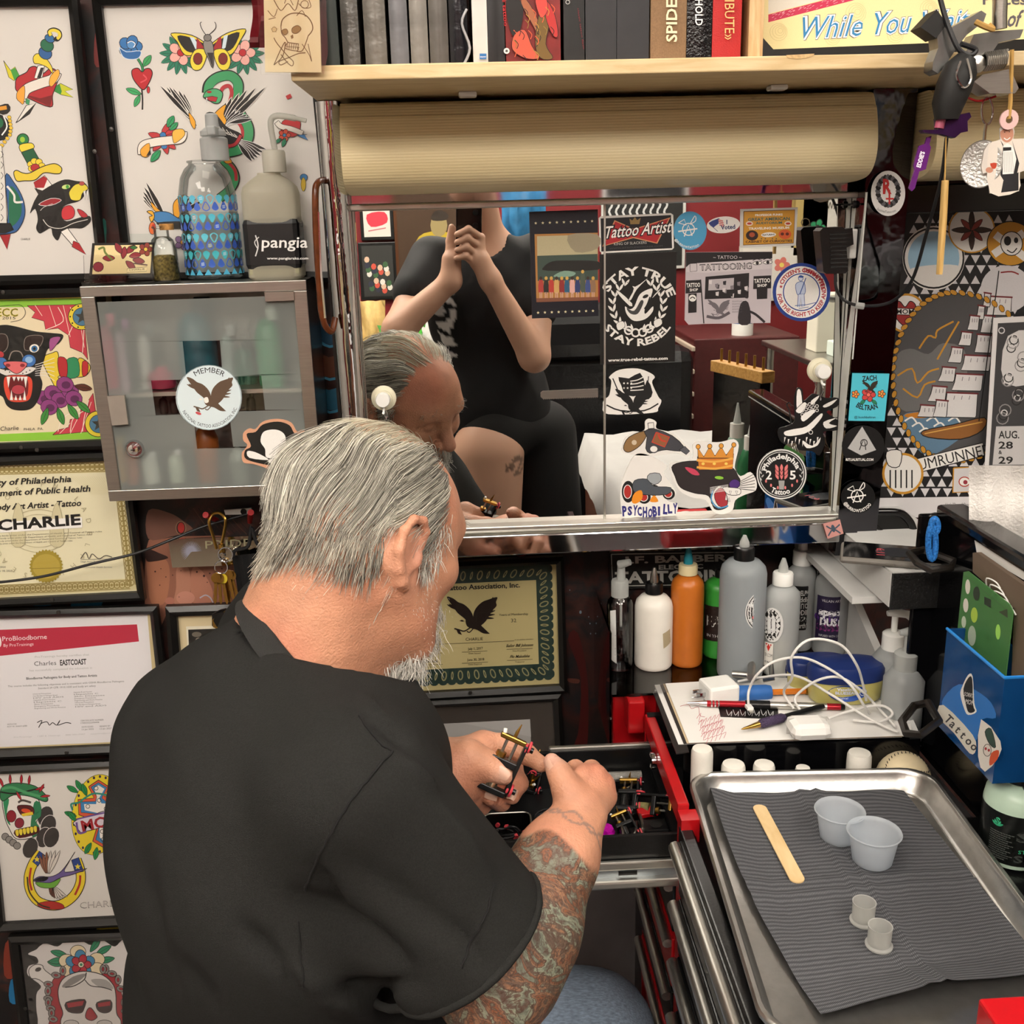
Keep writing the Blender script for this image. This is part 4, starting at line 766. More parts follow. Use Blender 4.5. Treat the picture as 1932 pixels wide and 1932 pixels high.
# association certificate under the mirror
t,A=framed('parchment association certificate with a dark eagle and green ornate border',[(727,1077),(1049,1061),(1055,1289),(739,1306)],[(712,1064),(1062,1046),(1070,1301),(728,1321)],'#c9bb86',cat='certificate',name='framed_certificate',screws=[(887,1307)])
A.crop(*CR['M']);gr='#2c3f38'
bo=[(130,420),(1420,358),(1440,1255),(190,1320)];bi=[(190,530),(1308,480),(1330,1145),(260,1200)]
for i in range(4):
 j=(i+1)%4;A.poly([bo[i],bo[j],bi[j],bi[i]],gr)
 p0,p1=np.array(bo[i],float),np.array(bo[j],float);q0,q1=np.array(bi[i],float),np.array(bi[j],float);n=9 if i%2==0 else 7
 for k in range(n*2):
  f_=(k+.5)/(n*2);a=p0+(p1-p0)*f_;b=q0+(q1-q0)*f_;c=a*.5+b*.5;d=(b-a);ang=math.degrees(math.atan2(d[1],d[0]))
  if k%2==0:
   A.ell(c[0],c[1],40,22,'#9a9468',ang,12);A.ell(c[0],c[1],30,13,gr,ang,10)
  else:
   A.ell(c[0],c[1],34,10,'#a8a070',ang,10);A.ell(c[0],c[1],20,4,gr,ang,8)
 for k in range(n*2):f_=(k+.5)/(n*2);a=p0+(p1-p0)*f_;A.ell(a[0],a[1],30,16,gr,math.degrees(math.atan2(*(p1-p0)[::-1])),10)
A.text('National Tattoo Association, Inc.',360,572,38,'#1b1916',rot=-2.4,bold=.025,w=822)
def eagle(A,x,y,s,c,c2=None):
 q=lambda P:[(x+a*s,y+b*s)for a,b in P]
 lw=[(-200,-150),(-150,-140),(-110,-110),(-60,-90),(-10,-40),(10,20),(-20,60),(-60,20),(-110,-20),(-140,-60)];rw=[(200,-150),(190,-110),(195,-80),(160,-40),(110,40),(60,80),(20,60),(10,0),(30,-60),(80,-110),(130,-130)]
 A.poly(q(lw),c,3)
 for i in range(5):quill(A,x+(-120+i*8)*s,y+(-50+i*8)*s,-152+i*10,90*s,9*s,c,0)
 A.poly(q(rw),c,3)
 for i in range(7):quill(A,x+(120-i*8)*s,y+(-60+i*12)*s,-62+i*11,105*s,9*s,c,0)
 A.poly(q([(-50,30),(-20,10),(40,10),(60,60),(130,130),(140,140),(90,138),(40,110),(0,100),(-40,80)]),c,3);A.poly(q([(-50,30),(-40,70),(-10,60),(-20,20)]),c2 or c,3);A.poly(q([(-60,40),(-80,30),(-100,40),(-75,45)]),c2 or c,0)
 A.line(q([(-10,90),(-60,120),(-100,110),(-140,100)]),10*s,c,3);A.line(q([(10,100),(-20,130),(-40,120)]),8*s,c,3);A.poly(q([(-130,95),(-100,110),(-80,150),(-110,140)]),c,0)
eagle(A,800,765,1.0,'#241812')
for tt,x,y,h,w_ in(('Years of Membership',1015,765,18,230),('32',1110,815,28,42),('Member Number',400,785,18,152),('CHARLIE',750,962,24,138),('is an active member.',1140,958,10,150),('July 1, 2017',768,1035,20,118),('Date Issued',775,1068,11,92),('June 30, 2018',762,1122,20,135),('Date Expired',772,1155,11,106),('Vice President',1122,1048,11,110),('Treasurer',1142,1135,11,76),('President',425,1088,11,75),('Secretary',425,1175,11,82)):A.text(tt,x,y,h,'#26221a',rot=-2.2,w=w_)
for tt,x,y,w_ in(('Sailor Bill Johnson',1070,1012,212),('Flo Makofske',1100,1098,155),('Lyn Connolly',410,1048,135),('Bill Funk',425,1136,105)):A.text(tt,x,y,22,'#26221a',rot=-2.2,shear=.4,w=w_,bold=.012)
for x0,y0,x1,y1 in((400,995,1135,962),(720,1052,922,1042),(720,1140,928,1130),(1075,1030,1280,1022),(1078,1118,1280,1108),(400,1065,565,1058),(390,1155,568,1148)):A.line([(x0,y0),(x1,y1)],3,'#4a4434')
A.build(t)
# dark mat frame
t,A=framed('black frame with a brown grey mat and pale blank sheet behind the hands',[(760,1332),(1043,1318),(1056,1600),(778,1616)],[(744,1320),(1058,1304),(1072,1616),(760,1634)],'#4a423c',cat='picture')
A.poly([(805,1367),(1000,1357),(1006,1500),(810,1512)],'#bdbab8');A.poly([(870,1364),(1000,1357),(1002,1390)],'#c9c6c4');A.build(t)
# signs under the mirror
def board(name,label,q,Y,c):
 t=thing(name,label,'sign',atY(*q[3],Y));part(t,'board',MB().prism([atY(x,y,Y)for x,y in q],(0,.004,0)),mat('sheet_'+c,c,.6,var=.04),False);return t,Art(onY(Y))
t,A=board('painted_sign','cream sign with green block letters peeking out below the mirror',[(830,950),(1060,940),(1063,1043),(832,1054)],1.592,'#c9b777')
A.crop(*CR['M']);
for dx,c,b in((6,'#b03a20',.06),(0,'#14110e',.05),(0,'#5a8a3a',0)):A.text('TATTOOIN',380+dx,238+dx,120,c,rot=-2.2,w=690,bold=b);A.text('G',1088+dx,275+dx,170,c,rot=-2.2,w=150,bold=b)
A.build(t)
t,A=board('shop_placard','black placard with white electric tattooing lettering behind the bottles',[(1150,1043),(1420,1036),(1424,1104),(1152,1112)],1.59,'#191918')
A.crop(*CR['N']);A.line([(172,212),(1000,198),(1010,390),(180,405),(172,212)],6,'#b8b6b0')
for tt,x,y,h,w_ in(('J.F. BARBER',240,268,40,640),('ELECTRIC',460,304,26,270),('TATTOOING',195,388,66,760)):A.text(tt,x,y,h,'#c6c4be',rot=-1.4,w=w_,bold=.035)
A.build(t)
t,A=board('photo_strip','pale old photograph hanging behind the dispensing bottles',[(1150,1008),(1370,1000),(1372,1042),(1151,1044)],1.593,'#8e8878')
A.crop(*CR['N'])
for i in range(14):x=260+i*48;A.poly([(x,150),(x+30,140+i%3*8),(x+40,180),(x+8,195)],['#6a665a','#4a463e','#a8a290'][i%3],3)
A.build(t)
# turned things read from the photograph
def pxs(cx,y,Y):return(atY(cx+5,y,Y)[0]-atY(cx-5,y,Y)[0])/10
def turned(parent,name,cx,Y,prof,m,n=28,base=None,kind=None,sq=None,label=None):
 """prof of (half width, y) in photograph pixels, bottom first; the axis stands upright at depth Y"""
 X=atY(cx,prof[0][1]if base is None else base,Y)[0];P=[]
 for hw,y in prof:P.append((max(hw,0)*pxs(cx,y,Y),atY(cx,y,Y)[2]))
 return part(parent,name,MB().lathe(P,(X,Y,0),(0,0,1),n),m,label=label)
def stand(name,label,cat,cx,base,Y,group=None):p=atY(cx,base,Y);return thing(name,label,cat,p,group)
def wrap(cx,base,Y,r,a0=-PI/2):
 """mapper for labels on an upright cylinder: x is pixels around from the centre line, y is photograph y"""
 X=atY(cx,base,Y)[0]
 def f(x,y,h):
  s=pxs(cx,y,Y);th=a0+(x-cx)*s/r;return np.array((X+(r+h)*math.cos(th),Y+(r+h)*math.sin(th),atY(cx,y,Y)[2]))
 return f
 # first aid cabinet
CY=1.49;cx0,cx1=-.535,-.221;cz1=1.4675;cz0=atY(208,945,CY)[2]
cb=thing('medicine_cabinet','small stainless steel wall cabinet with a frosted glass door','cabinet',((cx0+cx1)/2,CY,cz0))
th=.0015;b=MB()
b.box((cx0,CY+.002,cz0),(cx0+th,1.598,cz1));b.box((cx1-th,CY+.002,cz0),(cx1,1.598,cz1));b.box((cx0,CY+.002,cz0),(cx1,1.598,cz0+th));b.box((cx0,CY+.002,cz1-th),(cx1,1.598,cz1))
part(cb,'body',b,M_steel,False);part(cb,'back_panel',MB().box((cx0+th,1.592,cz0+th),(cx1-th,1.597,cz1-th)),mat('dull_steel','#8c8a86',.45,.8,var=.1))
fw=.019
for lo,hi in(((cx0,cz1-.0145),(cx1,cz1)),((cx0,cz0),(cx1,cz0+.0165)),((cx0,cz0+.0165),(cx0+fw,cz1-.0145)),((cx1-fw,cz0+.0165),(cx1,cz1-.0145))):
 part(cb,'face_rail',MB().box((lo[0],CY-.004,lo[1]),(hi[0],CY+.004,hi[1]),.001),M_steel)
zm=atY(400,733,1.53)[2];part(cb,'shelf',MB().box((cx0+.004,CY+.022,zm-.006),(cx1-.004,1.59,zm)),M_alu)
dr=MB();DY=CY-.001
E_=lambda pts:cr('E',pts)
def quads(rows,Y,d):
 m=MB()
 for q in rows:
  p=[atY(x,y,Y)for x,y in E_(q)]
  if d:m.prism(p,(0,d,0))
  else:m.add(p,[(3,2,1,0)])
 return m
TL,TR,BR,BL=(553,272),(1690,232),(1755,1312),(690,1355)
lx=lambda y:553+(y-272)*(690-553)/1083;rx=lambda y:1690+(y-232)*65/1080
fr=[[TL,TR,(rx(487),487),(lx(497),497)],[(lx(497),497),(1040,495),(1062,712),(lx(730),730)],[(1252,487),(rx(487),487),(rx(680),680),(1268,700)],[(lx(730),730),(860,716),(887,918),(lx(925),925)],[(1487,682),(rx(680),680),(rx(885),885),(1510,885)],[(lx(925),925),(1100,908),(1123,1108),(lx(1115),1115)],[(1305,895),(rx(885),885),(rx(1095),1095),(1328,1095)],[(lx(1115),1115),(rx(1095),1095),BR,BL]]
def frosted():
 m=mat('frosted_door_glass','#cdd4d0',.5);nt=m.node_tree;b=nt.nodes['Principled BSDF']
 rf=nd(nt,'ShaderNodeBsdfRefraction');rf.inputs['Roughness'].default_value=.28;rf.inputs['IOR'].default_value=1.25;rf.inputs['Color'].default_value=(.86,.9,.88,1)
 tp=nd(nt,'ShaderNodeBsdfTransparent');tp.inputs[0].default_value=(.8,.84,.82,1);mm=nd(nt,'ShaderNodeMixShader');mm.inputs[0].default_value=.25;nt.links.new(rf.outputs[0],mm.inputs[1]);nt.links.new(tp.outputs[0],mm.inputs[2])
 x=nd(nt,'ShaderNodeMixShader');x.inputs[0].default_value=.22;nt.links.new(mm.outputs[0],x.inputs[1]);nt.links.new(b.outputs[0],x.inputs[2]);nt.links.new(x.outputs[0],nt.nodes['Material Output'].inputs[0]);return m
door=part(cb,'door',quads(fr,DY,0),frosted(),False)
cross=[(1040,495),(1252,487),(1268,700),(1487,682),(1510,885),(1305,895),(1328,1095),(1123,1108),(1100,908),(887,918),(860,716),(1062,712)]
part(door,'clear_cross',MB().prism([atY(x,y,DY)for x,y in E_(cross)],(0,.004,0)),thin_glass('clear_cross_glass',.04),False)
part(door,'latch_plate',quads([[(610,808),(708,803),(730,968),(638,975)]],CY-.009,.006),M_alu,False)
p=atY(255,846,CY);part(door,'lock',MB().lathe([(.0135,0),(.0135,.004),(.0115,.007),(.011,.004),(.0075,.004),(.0075,.010),(.006,.0105),(0,.0105)],p,(0,-1,0),28),M_chrome2)
part(door,'keyhole',MB().box((p[0]-.003,p[1]-.0112,p[2]-.0006),(p[0]+.003,p[1]-.0106,p[2]+.0006)),M_blackpl)
part(door,'hinge',quads([[(1505,215),(1672,212),(1675,262),(1512,268)]],CY-.008,.008),M_steel,False)
# contents of the cabinet
def jar(px,top,bot,hw,c,cap,label,Y=1.55,clear=.0,neck=True,name='bottle'):
 t=stand(name,label,'bottle',px,bot,Y,'bottles inside the steel cabinet');h=bot-top
 turned(t,'body',px,Y,[(hw*.9,bot),(hw,bot-3),(hw,top+h*.35),(hw*.75,top+h*.22),(hw*.42,top+h*.16)],mat('jar_'+c,c,.35,var=.06))
 turned(t,'cap',px,Y,[(hw*.5,top+h*.17),(hw*.5,top+h*.02),(hw*.42,top),(0,top)],mat('cap_'+cap,cap,.35))
zt_,zb_=731,912
jar(214,590,zt_,16,'#d8466a','#e86a8a','hot pink bottle inside the cabinet beside the door latch');jar(243,600,zt_,11,'#c8a8b8','#b060a0','pale lilac bottle inside the cabinet on the upper shelf',1.57);jar(285,610,zt_,13,'#b8b4b0','#888','grey bottle inside the cabinet behind the frosted glass')
jar(383,560,zt_,34,'#1f5a66','#1c2232','big teal bottle with a navy cap seen through the clear cross',1.56);jar(309,690,zt_,24,'#a83a54','#c04a60','short wide red jar at the arm of the clear cross',1.54);jar(517,575,zt_,26,'#3f8a62','#b8c4b8','green bottle inside the cabinet below the hinge');jar(470,640,zt_,20,'#2a5a4a','#1a1a1a','dark green bottle inside the cabinet beside the teal one',1.57);jar(440,610,zt_,14,'#9aa8a4','#ccc','small grey green bottle inside the cabinet',1.58)
jar(398,785,905,22,'#8a4a1a','#8a4a1a','amber brown bottle at the foot of the clear cross',1.54);jar(232,820,905,14,'#d89a30','#c8b040','yellow orange bottle in the bottom of the cabinet');jar(258,835,908,13,'#c86a3a','#8a3a28','orange bottle in the bottom of the cabinet behind the lock',1.57);jar(292,850,908,16,'#e0e2da','#eee','white bottle in the bottom of the cabinet',1.55);jar(340,845,905,15,'#c8d0c0','#eee','milky bottle in the bottom of the cabinet between white and amber ones');jar(460,830,905,20,'#8a9088','#222','grey bottle with black cap in the cabinet behind the cartoon sticker');jar(330,745,780,8,'#3a3630','#222','tiny dark vial hanging below the cabinet shelf',1.56);jar(310,745,780,8,'#3a3630','#222','tiny dark vial nearest the latch below the cabinet shelf',1.56)
jar(475,742,778,9,'#2a2622','#111','small dark vial in the arm of the clear cross',1.56)
# stickers on the door
o,A=sticker('round_sticker',cr('E',circ(1190,815,188,184)),DY-.0003,'#cfdde2','round pale blue member sticker with an eagle on the cabinet door')
A.crop(*CR['E']);A.ring(1190,815,184,4,'#8a9aa0');A.text('MEMBER',0,0,30,'#2a2c30',w=165,arc=(1190,815,142,-122,1));A.text('NATIONAL TATTOO ASSOCIATION, INC.',0,0,19,'#2a2c30',w=395,arc=(1190,815,172,152,-1));eagle(A,1195,800,.66,'#5a4636','#e8e4dc');A.ell(1130,905,18,8,'#c04a50',20,8);A.build(o)
o,A=sticker('cartoon_sticker',cr('T',[(70,130),(110,100),(150,105),(200,55),(300,36),(390,60),(430,120),(470,110),(510,160),(505,230),(460,260),(410,270),(395,340),(330,380),(260,385),(200,360),(130,340),(70,330),(58,270),(80,240),(95,210),(68,180)]),DY-.0003,'#cf9a7c','die-cut tan bordered black and white sticker on the cabinet corner',sm=4)
A.crop(*CR['T']);A.poly([(90,140),(150,125),(200,75),(300,55),(380,80),(415,135),(470,135),(492,170),(480,220),(410,240),(385,330),(320,358),(240,350),(90,310),(80,250),(120,220)],'#15130f',4);A.poly([(185,190),(200,130),(250,110),(310,115),(350,150),(355,220),(350,290),(230,300),(215,240)],'#e9e7e3',4);A.poly([(95,255),(150,262),(225,300),(230,315),(110,300)],'#e9e7e3',3);A.ell(285,322,50,18,'#e9e7e3');A.build(o)
# things on top of the cabinet
ZT=cz1
def topY(px,py):return atZ(px,py,ZT)[1]
# business card holder
t=thing('card_holder','clear acrylic holder with a tattoo business card on the steel cabinet','card holder',(*atZ(225,533,ZT)[:2],ZT));yb=1.515
A_=lambda pts:cr('A',pts)
q=lambda pts,Y,d:MB().prism([atY(x,y,Y)for x,y in A_(pts)],(0,d,0))
part(t,'back_plate',q([(555,1335),(890,1330),(885,1600),(560,1600)],yb+.02,.002),M_glass,False);part(t,'front_lip',q([(475,1455),(520,1450),(870,1460),(880,1610),(480,1612)],yb-.012,.0015),thin_glass('acrylic_lip',.06),False);part(t,'tray',MB().box((atY(158,530,yb)[0],yb-.012,ZT),(atY(291,530,yb)[0],yb+.022,ZT+.006),.001),M_glass)
c=solo('business_card',q([(525,1385),(880,1380),(862,1570),(508,1570)],yb,.0006),mat('sheet_#15120f','#15120f',.5),'business card with a parchment dragon flash in the acrylic holder','card',smooth=False)
A=Art(onY(yb));A.crop(*CR['A']);A.poly([(540,1398),(868,1394),(855,1556),(525,1562)],'#e2cf9a')
for x,y,a in((720,1440,-40),(700,1470,-80),(740,1460,-10),(690,1440,-120),(720,1490,40),(760,1480,10),(650,1470,180)):quill(A,x,y,a,66,18,'#8a2a34',3)
A.line([(760,1500),(840,1510)],8,'#5a3a34');A.ell(560,1520,30,28,'#8a2a3a',0,12,K,3);flower(A,830,1420,36,'#8a3a30','#d8b84a');leaf(A,780,1410,180,40,10,'#3a7a3a');A.line([(560,1420),(590,1410),(600,1440),(640,1480)],12,'#6a7a3a',4);A.poly([(725,1530),(838,1520),(835,1545),(722,1552)],'#ead9a4',0,K,2);A.text('CHARLIE',735,1543,10,'#3a3430',w=90,rot=-4);A.build(c)
# herb vial
cx=315;Yv=1.525;t=stand('herb_vial','corked glass vial of dried herbs between card holder and spray bottle','vial',cx,530,Yv)
turned(t,'glass',cx,Yv,[(24,530),(26,527),(25,470),(20,452),(14,446),(14,432),(17,430),(17,427),(14,426)],M_glass,24)
turned(t,'herbs',cx,Yv,[(22,528),(23.5,525),(22,497),(20,483),(12,480),(0,482)],mat('dried_herbs','#7a6a3a',.9,var=.7,scale=260,bump=1,bscale=400),24)
turned(t,'cork',cx,Yv,[(13,434),(14,424),(13,422),(0,422)],mat('cork','#a8793f',.8,var=.3,scale=200),16)
X_=atY(cx,500,Yv)[0];part(t,'paper_slip',MB().box((X_-.011,Yv+.002,atY(cx,485,Yv)[2]),(X_+.011,Yv+.0026,atY(cx,455,Yv)[2])),M_paper)
# drop printed spray bottle
cx=407;Ys=1.535;t=stand('spray_bottle','clear squeeze bottle printed with blue water drops','bottle',cx,523,Ys)
prof=[(47,524),(52,522),(53,515),(53,450),(54,400),(53,365),(47,335),(38,318),(30,311),(29,308),(32,306),(32,303),(27,302)]
M_clearpl=thin_glass('clear_bottle_plastic',.03,.05,'#fafcfc')
turned(t,'bottle',cx,Ys,prof,M_clearpl,36);turned(t,'water',cx,Ys,[(46,522),(51,519),(51,450),(52.5,400),(0,399.5)],thin_glass('water',.015,.02,'#f2f8fa'),36)
turned(t,'collar',cx,Ys,[(26,303),(26,262),(24,260),(19,258),(24,256),(24,248),(13,240),(12,217),(9,214),(0,214)],plastic('milky_plastic','#cfd2d2',.3,.35),24)
p=atY(cx-8,252,Ys-.03);part(t,'spout',MB().obox(p+np.array((0,.012,.004)),(.006,0,0),(0,.016,0),(0,0,.006),.002),plastic('milky_plastic','',0,0))
r=53.5*pxs(cx,440,Ys);A=Art(wrap(cx,523,Ys,r),base=3e-4);rows=[(375,'#5ab4d0',0),(391,'#3f62c0',1),(410,'#4ab0c8',0),(427,'#3a5cc0',1),(446,'#58b8cc',0),(462,'#3a5cb8',1),(478,'#3aa8b4',0),(496,'#3058b0',1),(512,'#4aa8cc',2)]
for k,(y,c,st)in enumerate(rows):
 for i in range(-7,8):
  x=cx+i*16.5+(8 if k%2 else 0);s=6.8
  if st==2:A.poly([(x-7,y+4),(x,y-7),(x+7,y+4)],c);continue
  sg=1 if st else-1;P=[(x,y-sg*s*1.45),(x+s*.8,y-sg*s*.2),(x+s*.85,y+sg*s*.5),(x,y+sg*s),(x-s*.85,y+sg*s*.5),(x-s*.8,y-sg*s*.2)]
  P=[tuple(q)for q in spline(P,3,True)]
  if(i+k)%4==1:A.line(P+[P[0]],2.0,c)
  else:A.poly(P,c)
  if(i*2+k)%5==0:
   for j in range(3):A.line([(x-3,y+j*2.2-2),(x+3,y+j*2.2-3)],.9,'#d0e4f0')
A.build(t)
# wash bottle
cx=524;Yw=1.54;t=stand('wash_bottle','square-shouldered wash bottle with black label and bent spout','bottle',cx,520,Yw)
X_=atY(cx,520,Yw)[0];s=pxs(cx,450,Yw);z0=ZT;z1=atY(cx,348,Yw)[2];hw=52*s
b=MB();pr=[]
for(k,z)in((.9,z0),(1,z0+.004),(1,z1-.012),(.93,z1-.003),(.7,z1+.006),(.42,z1+.013),(.4,z1+.016)):
 pr.append([(X_+hw*k*(abs(math.cos(a))**(.45 if k>.8 else.8))*(1 if math.cos(a)>0 else-1),Yw+hw*.72*k*(abs(math.sin(a))**(.45 if k>.8 else.8))*(1 if math.sin(a)>0 else-1),z)for a in[2*PI*i/40 for i in range(40)]])
b.add([q for r_ in pr for q in r_],[(i*40+j,i*40+(j+1)%40,(i+1)*40+(j+1)%40,(i+1)*40+j)for i in range(len(pr)-1)for j in range(40)]+[tuple(range(39,-1,-1))])
part(t,'bottle',b,plastic('translucent_poly','#d8d3c0',.4,.45))
part(t,'liquid',MB().box((X_-hw*.94,Yw-hw*.66,z0+.003),(X_+hw*.94,Yw+hw*.66,atY(cx,425,Yw)[2]),.006),plastic('pale_soap','#d2cfae',.3,.3))
turned(t,'cap',cx-5,Yw,[(22,325),(22,288),(20,284),(8,282),(0,282)],plastic('white_translucent_cap','#dcd9cc',.4,.2),30)
sp=[atY(x,y,Yw)for x,y in((519,284),(511,240),(512,225),(520,219),(534,219),(560,224),(578,228))];part(t,'spout_tube',MB().tube(spline(sp,6),[.0042]*30+[.003]*7,10),plastic('milky_tube','#d8d8d0',.3,.5))
lb=part(t,'label',MB().box((X_-hw*1.01,Yw-hw*.735,atY(cx,508,Yw)[2]),(X_+hw*1.01,Yw+hw*.735,atY(cx,411,Yw)[2]),.008),mat('black_label','#101012',.4,var=.1),label='black printed label')
A=Art(onY(Yw-hw*.735),base=2e-4);A.crop(*CR['A']);A.text('pangia',1490,1410,62,'#e8e8e6',w=262,bold=.012,shear=.05);A.text('www.pangiaraks.com',1520,1478,14,'#e6e6e4',w=236,bold=.02);A.line([(1455,1340),(1470,1400),(1455,1460)],7,'#d0d0d0',4);A.line([(1475,1350),(1450,1380),(1470,1420)],5,'#d0d0d0',4);A.build(t)
# organic shapes: blended distance fields turned into one skin
class Field:
 def __init__(s,lo,hi,h):
  s.lo=np.array(lo,np.float32);s.h=h;s.n=np.ceil((np.array(hi)-np.array(lo))/h).astype(int)+1
  s.a=[s.lo[i]+h*np.arange(s.n[i],dtype=np.float32)for i in range(3)];s.d=np.full(s.n,0.5,np.float32)
 def _win(s,lo,hi):
  w=[]
  for i in range(3):
   a=int(max(0,math.floor((lo[i]-s.lo[i])/s.h)));b=int(min(s.n[i],math.ceil((hi[i]-s.lo[i])/s.h)+1))
   if b<=a:return None
   w.append(slice(a,b))
  return tuple(w)
 def put(s,f,lo,hi,k=.01,sub=False):
  w=s._win(np.array(lo)-k-.012,np.array(hi)+k+.012)
  if w is None:return s
  X,Y,Z=np.meshgrid(s.a[0][w[0]],s.a[1][w[1]],s.a[2][w[2]],indexing='ij');b=f(X,Y,Z).astype(np.float32);a=s.d[w]
  if sub:
   b=-b;t=np.clip(.5-.5*(b-a)/k,0,1);s.d[w]=a*t+b*(1-t)+k*t*(1-t)if False else np.maximum(a,b)+np.maximum(k-np.abs(a-b),0)**2/(4*k)
  else:s.d[w]=np.minimum(a,b)-np.maximum(k-np.abs(a-b),0)**2/(4*k)
  return s
 def cap(s,a,b,r0,r1=None,k=.01,sub=False):
  r1=r0 if r1 is None else r1;a=np.array(a,np.float32);b=np.array(b,np.float32);ab=b-a;L=float(ab@ab)+1e-9
  def f(X,Y,Z):
   t=np.clip(((X-a[0])*ab[0]+(Y-a[1])*ab[1]+(Z-a[2])*ab[2])/L,0,1)
   return np.sqrt((X-a[0]-t*ab[0])**2+(Y-a[1]-t*ab[1])**2+(Z-a[2]-t*ab[2])**2)-(r0+(r1-r0)*t)
  m=max(r0,r1);return s.put(f,np.minimum(a,b)-m,np.maximum(a,b)+m,k,sub)
 def ell(s,c,r,M=None,k=.01,sub=False):
  """ellipsoid with radii r along the rows of M"""
  c=np.array(c,np.float32);r=np.array(r,np.float32);M=np.eye(3)if M is None else np.array(M,np.float32)
  def f(X,Y,Z):
   q=[((X-c[0])*M[i][0]+(Y-c[1])*M[i][1]+(Z-c[2])*M[i][2])for i in range(3)]
   k0=np.sqrt(sum((q[i]/r[i])**2 for i in range(3)));k1=np.sqrt(sum((q[i]/r[i]**2)**2 for i in range(3)));return k0*(k0-1)/(k1+1e-6)
  ext=np.sqrt(sum((M[i]*r[i])**2 for i in range(3)));return s.put(f,c-ext,c+ext,k,sub)
 def chain(s,pts,rs,k=.006):
  for i in range(len(pts)-1):s.cap(pts[i],pts[i+1],rs[i],rs[i+1],k)
  return s
 def mesh(s):
  d=s.d;I=d<0;n=d.shape;c=np.zeros([q-1 for q in n],np.uint8)
  for i in(0,1):
   for j in(0,1):
    for k in(0,1):c+=I[i:n[0]-1+i,j:n[1]-1+j,k:n[2]-1+k]
  act=np.argwhere((c>0)&(c<8));idx=np.full(c.shape,-1,np.int64);idx[tuple(act.T)]=np.arange(len(act))
  P=np.zeros((len(act),3));N=np.zeros(len(act));off=[(i,j,k)for i in(0,1)for j in(0,1)for k in(0,1)]
  V={o:d[act[:,0]+o[0],act[:,1]+o[1],act[:,2]+o[2]].astype(float)for o in off}
  for o in off:
   for ax in range(3):
    if o[ax]:continue
    q=list(o);q[ax]=1;q=tuple(q);a,b=V[o],V[q];m=(a<0)!=(b<0);t=np.where(m,a/np.where(m,a-b,1),0)
    p=np.array(o,float)[None,:].repeat(len(act),0);p[:,ax]+=t;P+=p*m[:,None];N+=m
  P=(P/N[:,None]+act)*s.h+s.lo;F=[]
  for ax in range(3):
   sl=[slice(None)]*3;sl2=[slice(None)]*3;sl[ax]=slice(0,-1);sl2[ax]=slice(1,None);a,b=I[tuple(sl)],I[tuple(sl2)];e=np.argwhere(a!=b);u,v=[q for q in range(3)if q!=ax]
   e=e[(e[:,u]>0)&(e[:,v]>0)&(e[:,u]<n[u]-1)&(e[:,v]<n[v]-1)];sg=I[tuple(e.T)];q=[]
   for du,dv in((-1,-1),(0,-1),(0,0),(-1,0)):
    w=e.copy();w[:,u]+=du;w[:,v]+=dv;q.append(idx[tuple(w.T)])
   q=np.stack(q,1);flip=sg if ax!=1 else~sg;q[~flip]=q[~flip][:,::-1];F.append(q)
  F=np.concatenate(F);return P,F[(F>=0).all(1)]
def skin_mesh(parts):
 v=[];f=[];o=0
 for P,F in parts:v.append(P);f.append(F+o);o+=len(P)
 return np.concatenate(v),np.concatenate(f)
def mk_np(name,P,F,m,parent=None,base=None,smooth=True):
 me=bpy.data.meshes.new(name);P=P if base is None else P-np.array(base)
 me.vertices.add(len(P));me.vertices.foreach_set('co',P.astype('f').ravel());k=F.shape[1];me.loops.add(F.size);me.loops.foreach_set('vertex_index',F.astype('i').ravel())
 me.polygons.add(len(F));me.polygons.foreach_set('loop_start',np.arange(0,F.size,k,dtype='i'));me.polygons.foreach_set('loop_total',np.full(len(F),k,'i'));me.update();me.validate()
 me.polygons.foreach_set('use_smooth',np.ones(len(me.polygons),bool));me.materials.append(m);o=bpy.data.objects.new(name,me);COL.objects.link(o)
 if parent:o.parent=parent
 return o
def vcol(o,name,C,dom='POINT'):
 a=o.data.attributes.new(name,'FLOAT_COLOR',dom);a.data.foreach_set('color',np.concatenate([C,np.ones((len(C),1))],1).astype('f').ravel())
def attr_mat(name,rough,sss=0.0,bump=0,bscale=300,spec=.5,sheen=0):
 m=mat(name,'#fff',rough,sss=sss,spec=spec,bump=bump,bscale=bscale,sheen=sheen);nt=m.node_tree;a=nd(nt,'ShaderNodeAttribute',attribute_name='col');nt.links.new(a.outputs['Color'],nt.nodes['Principled BSDF'].inputs['Base Color']);return m
def noise3(P,sc,seed=0):
 r=np.random.RandomState(seed);o=np.zeros(len(P))
 for _ in range(6):k=r.normal(size=3)*sc;o+=np.sin(P@k+r.rand()*6.28)
 return o/3.5
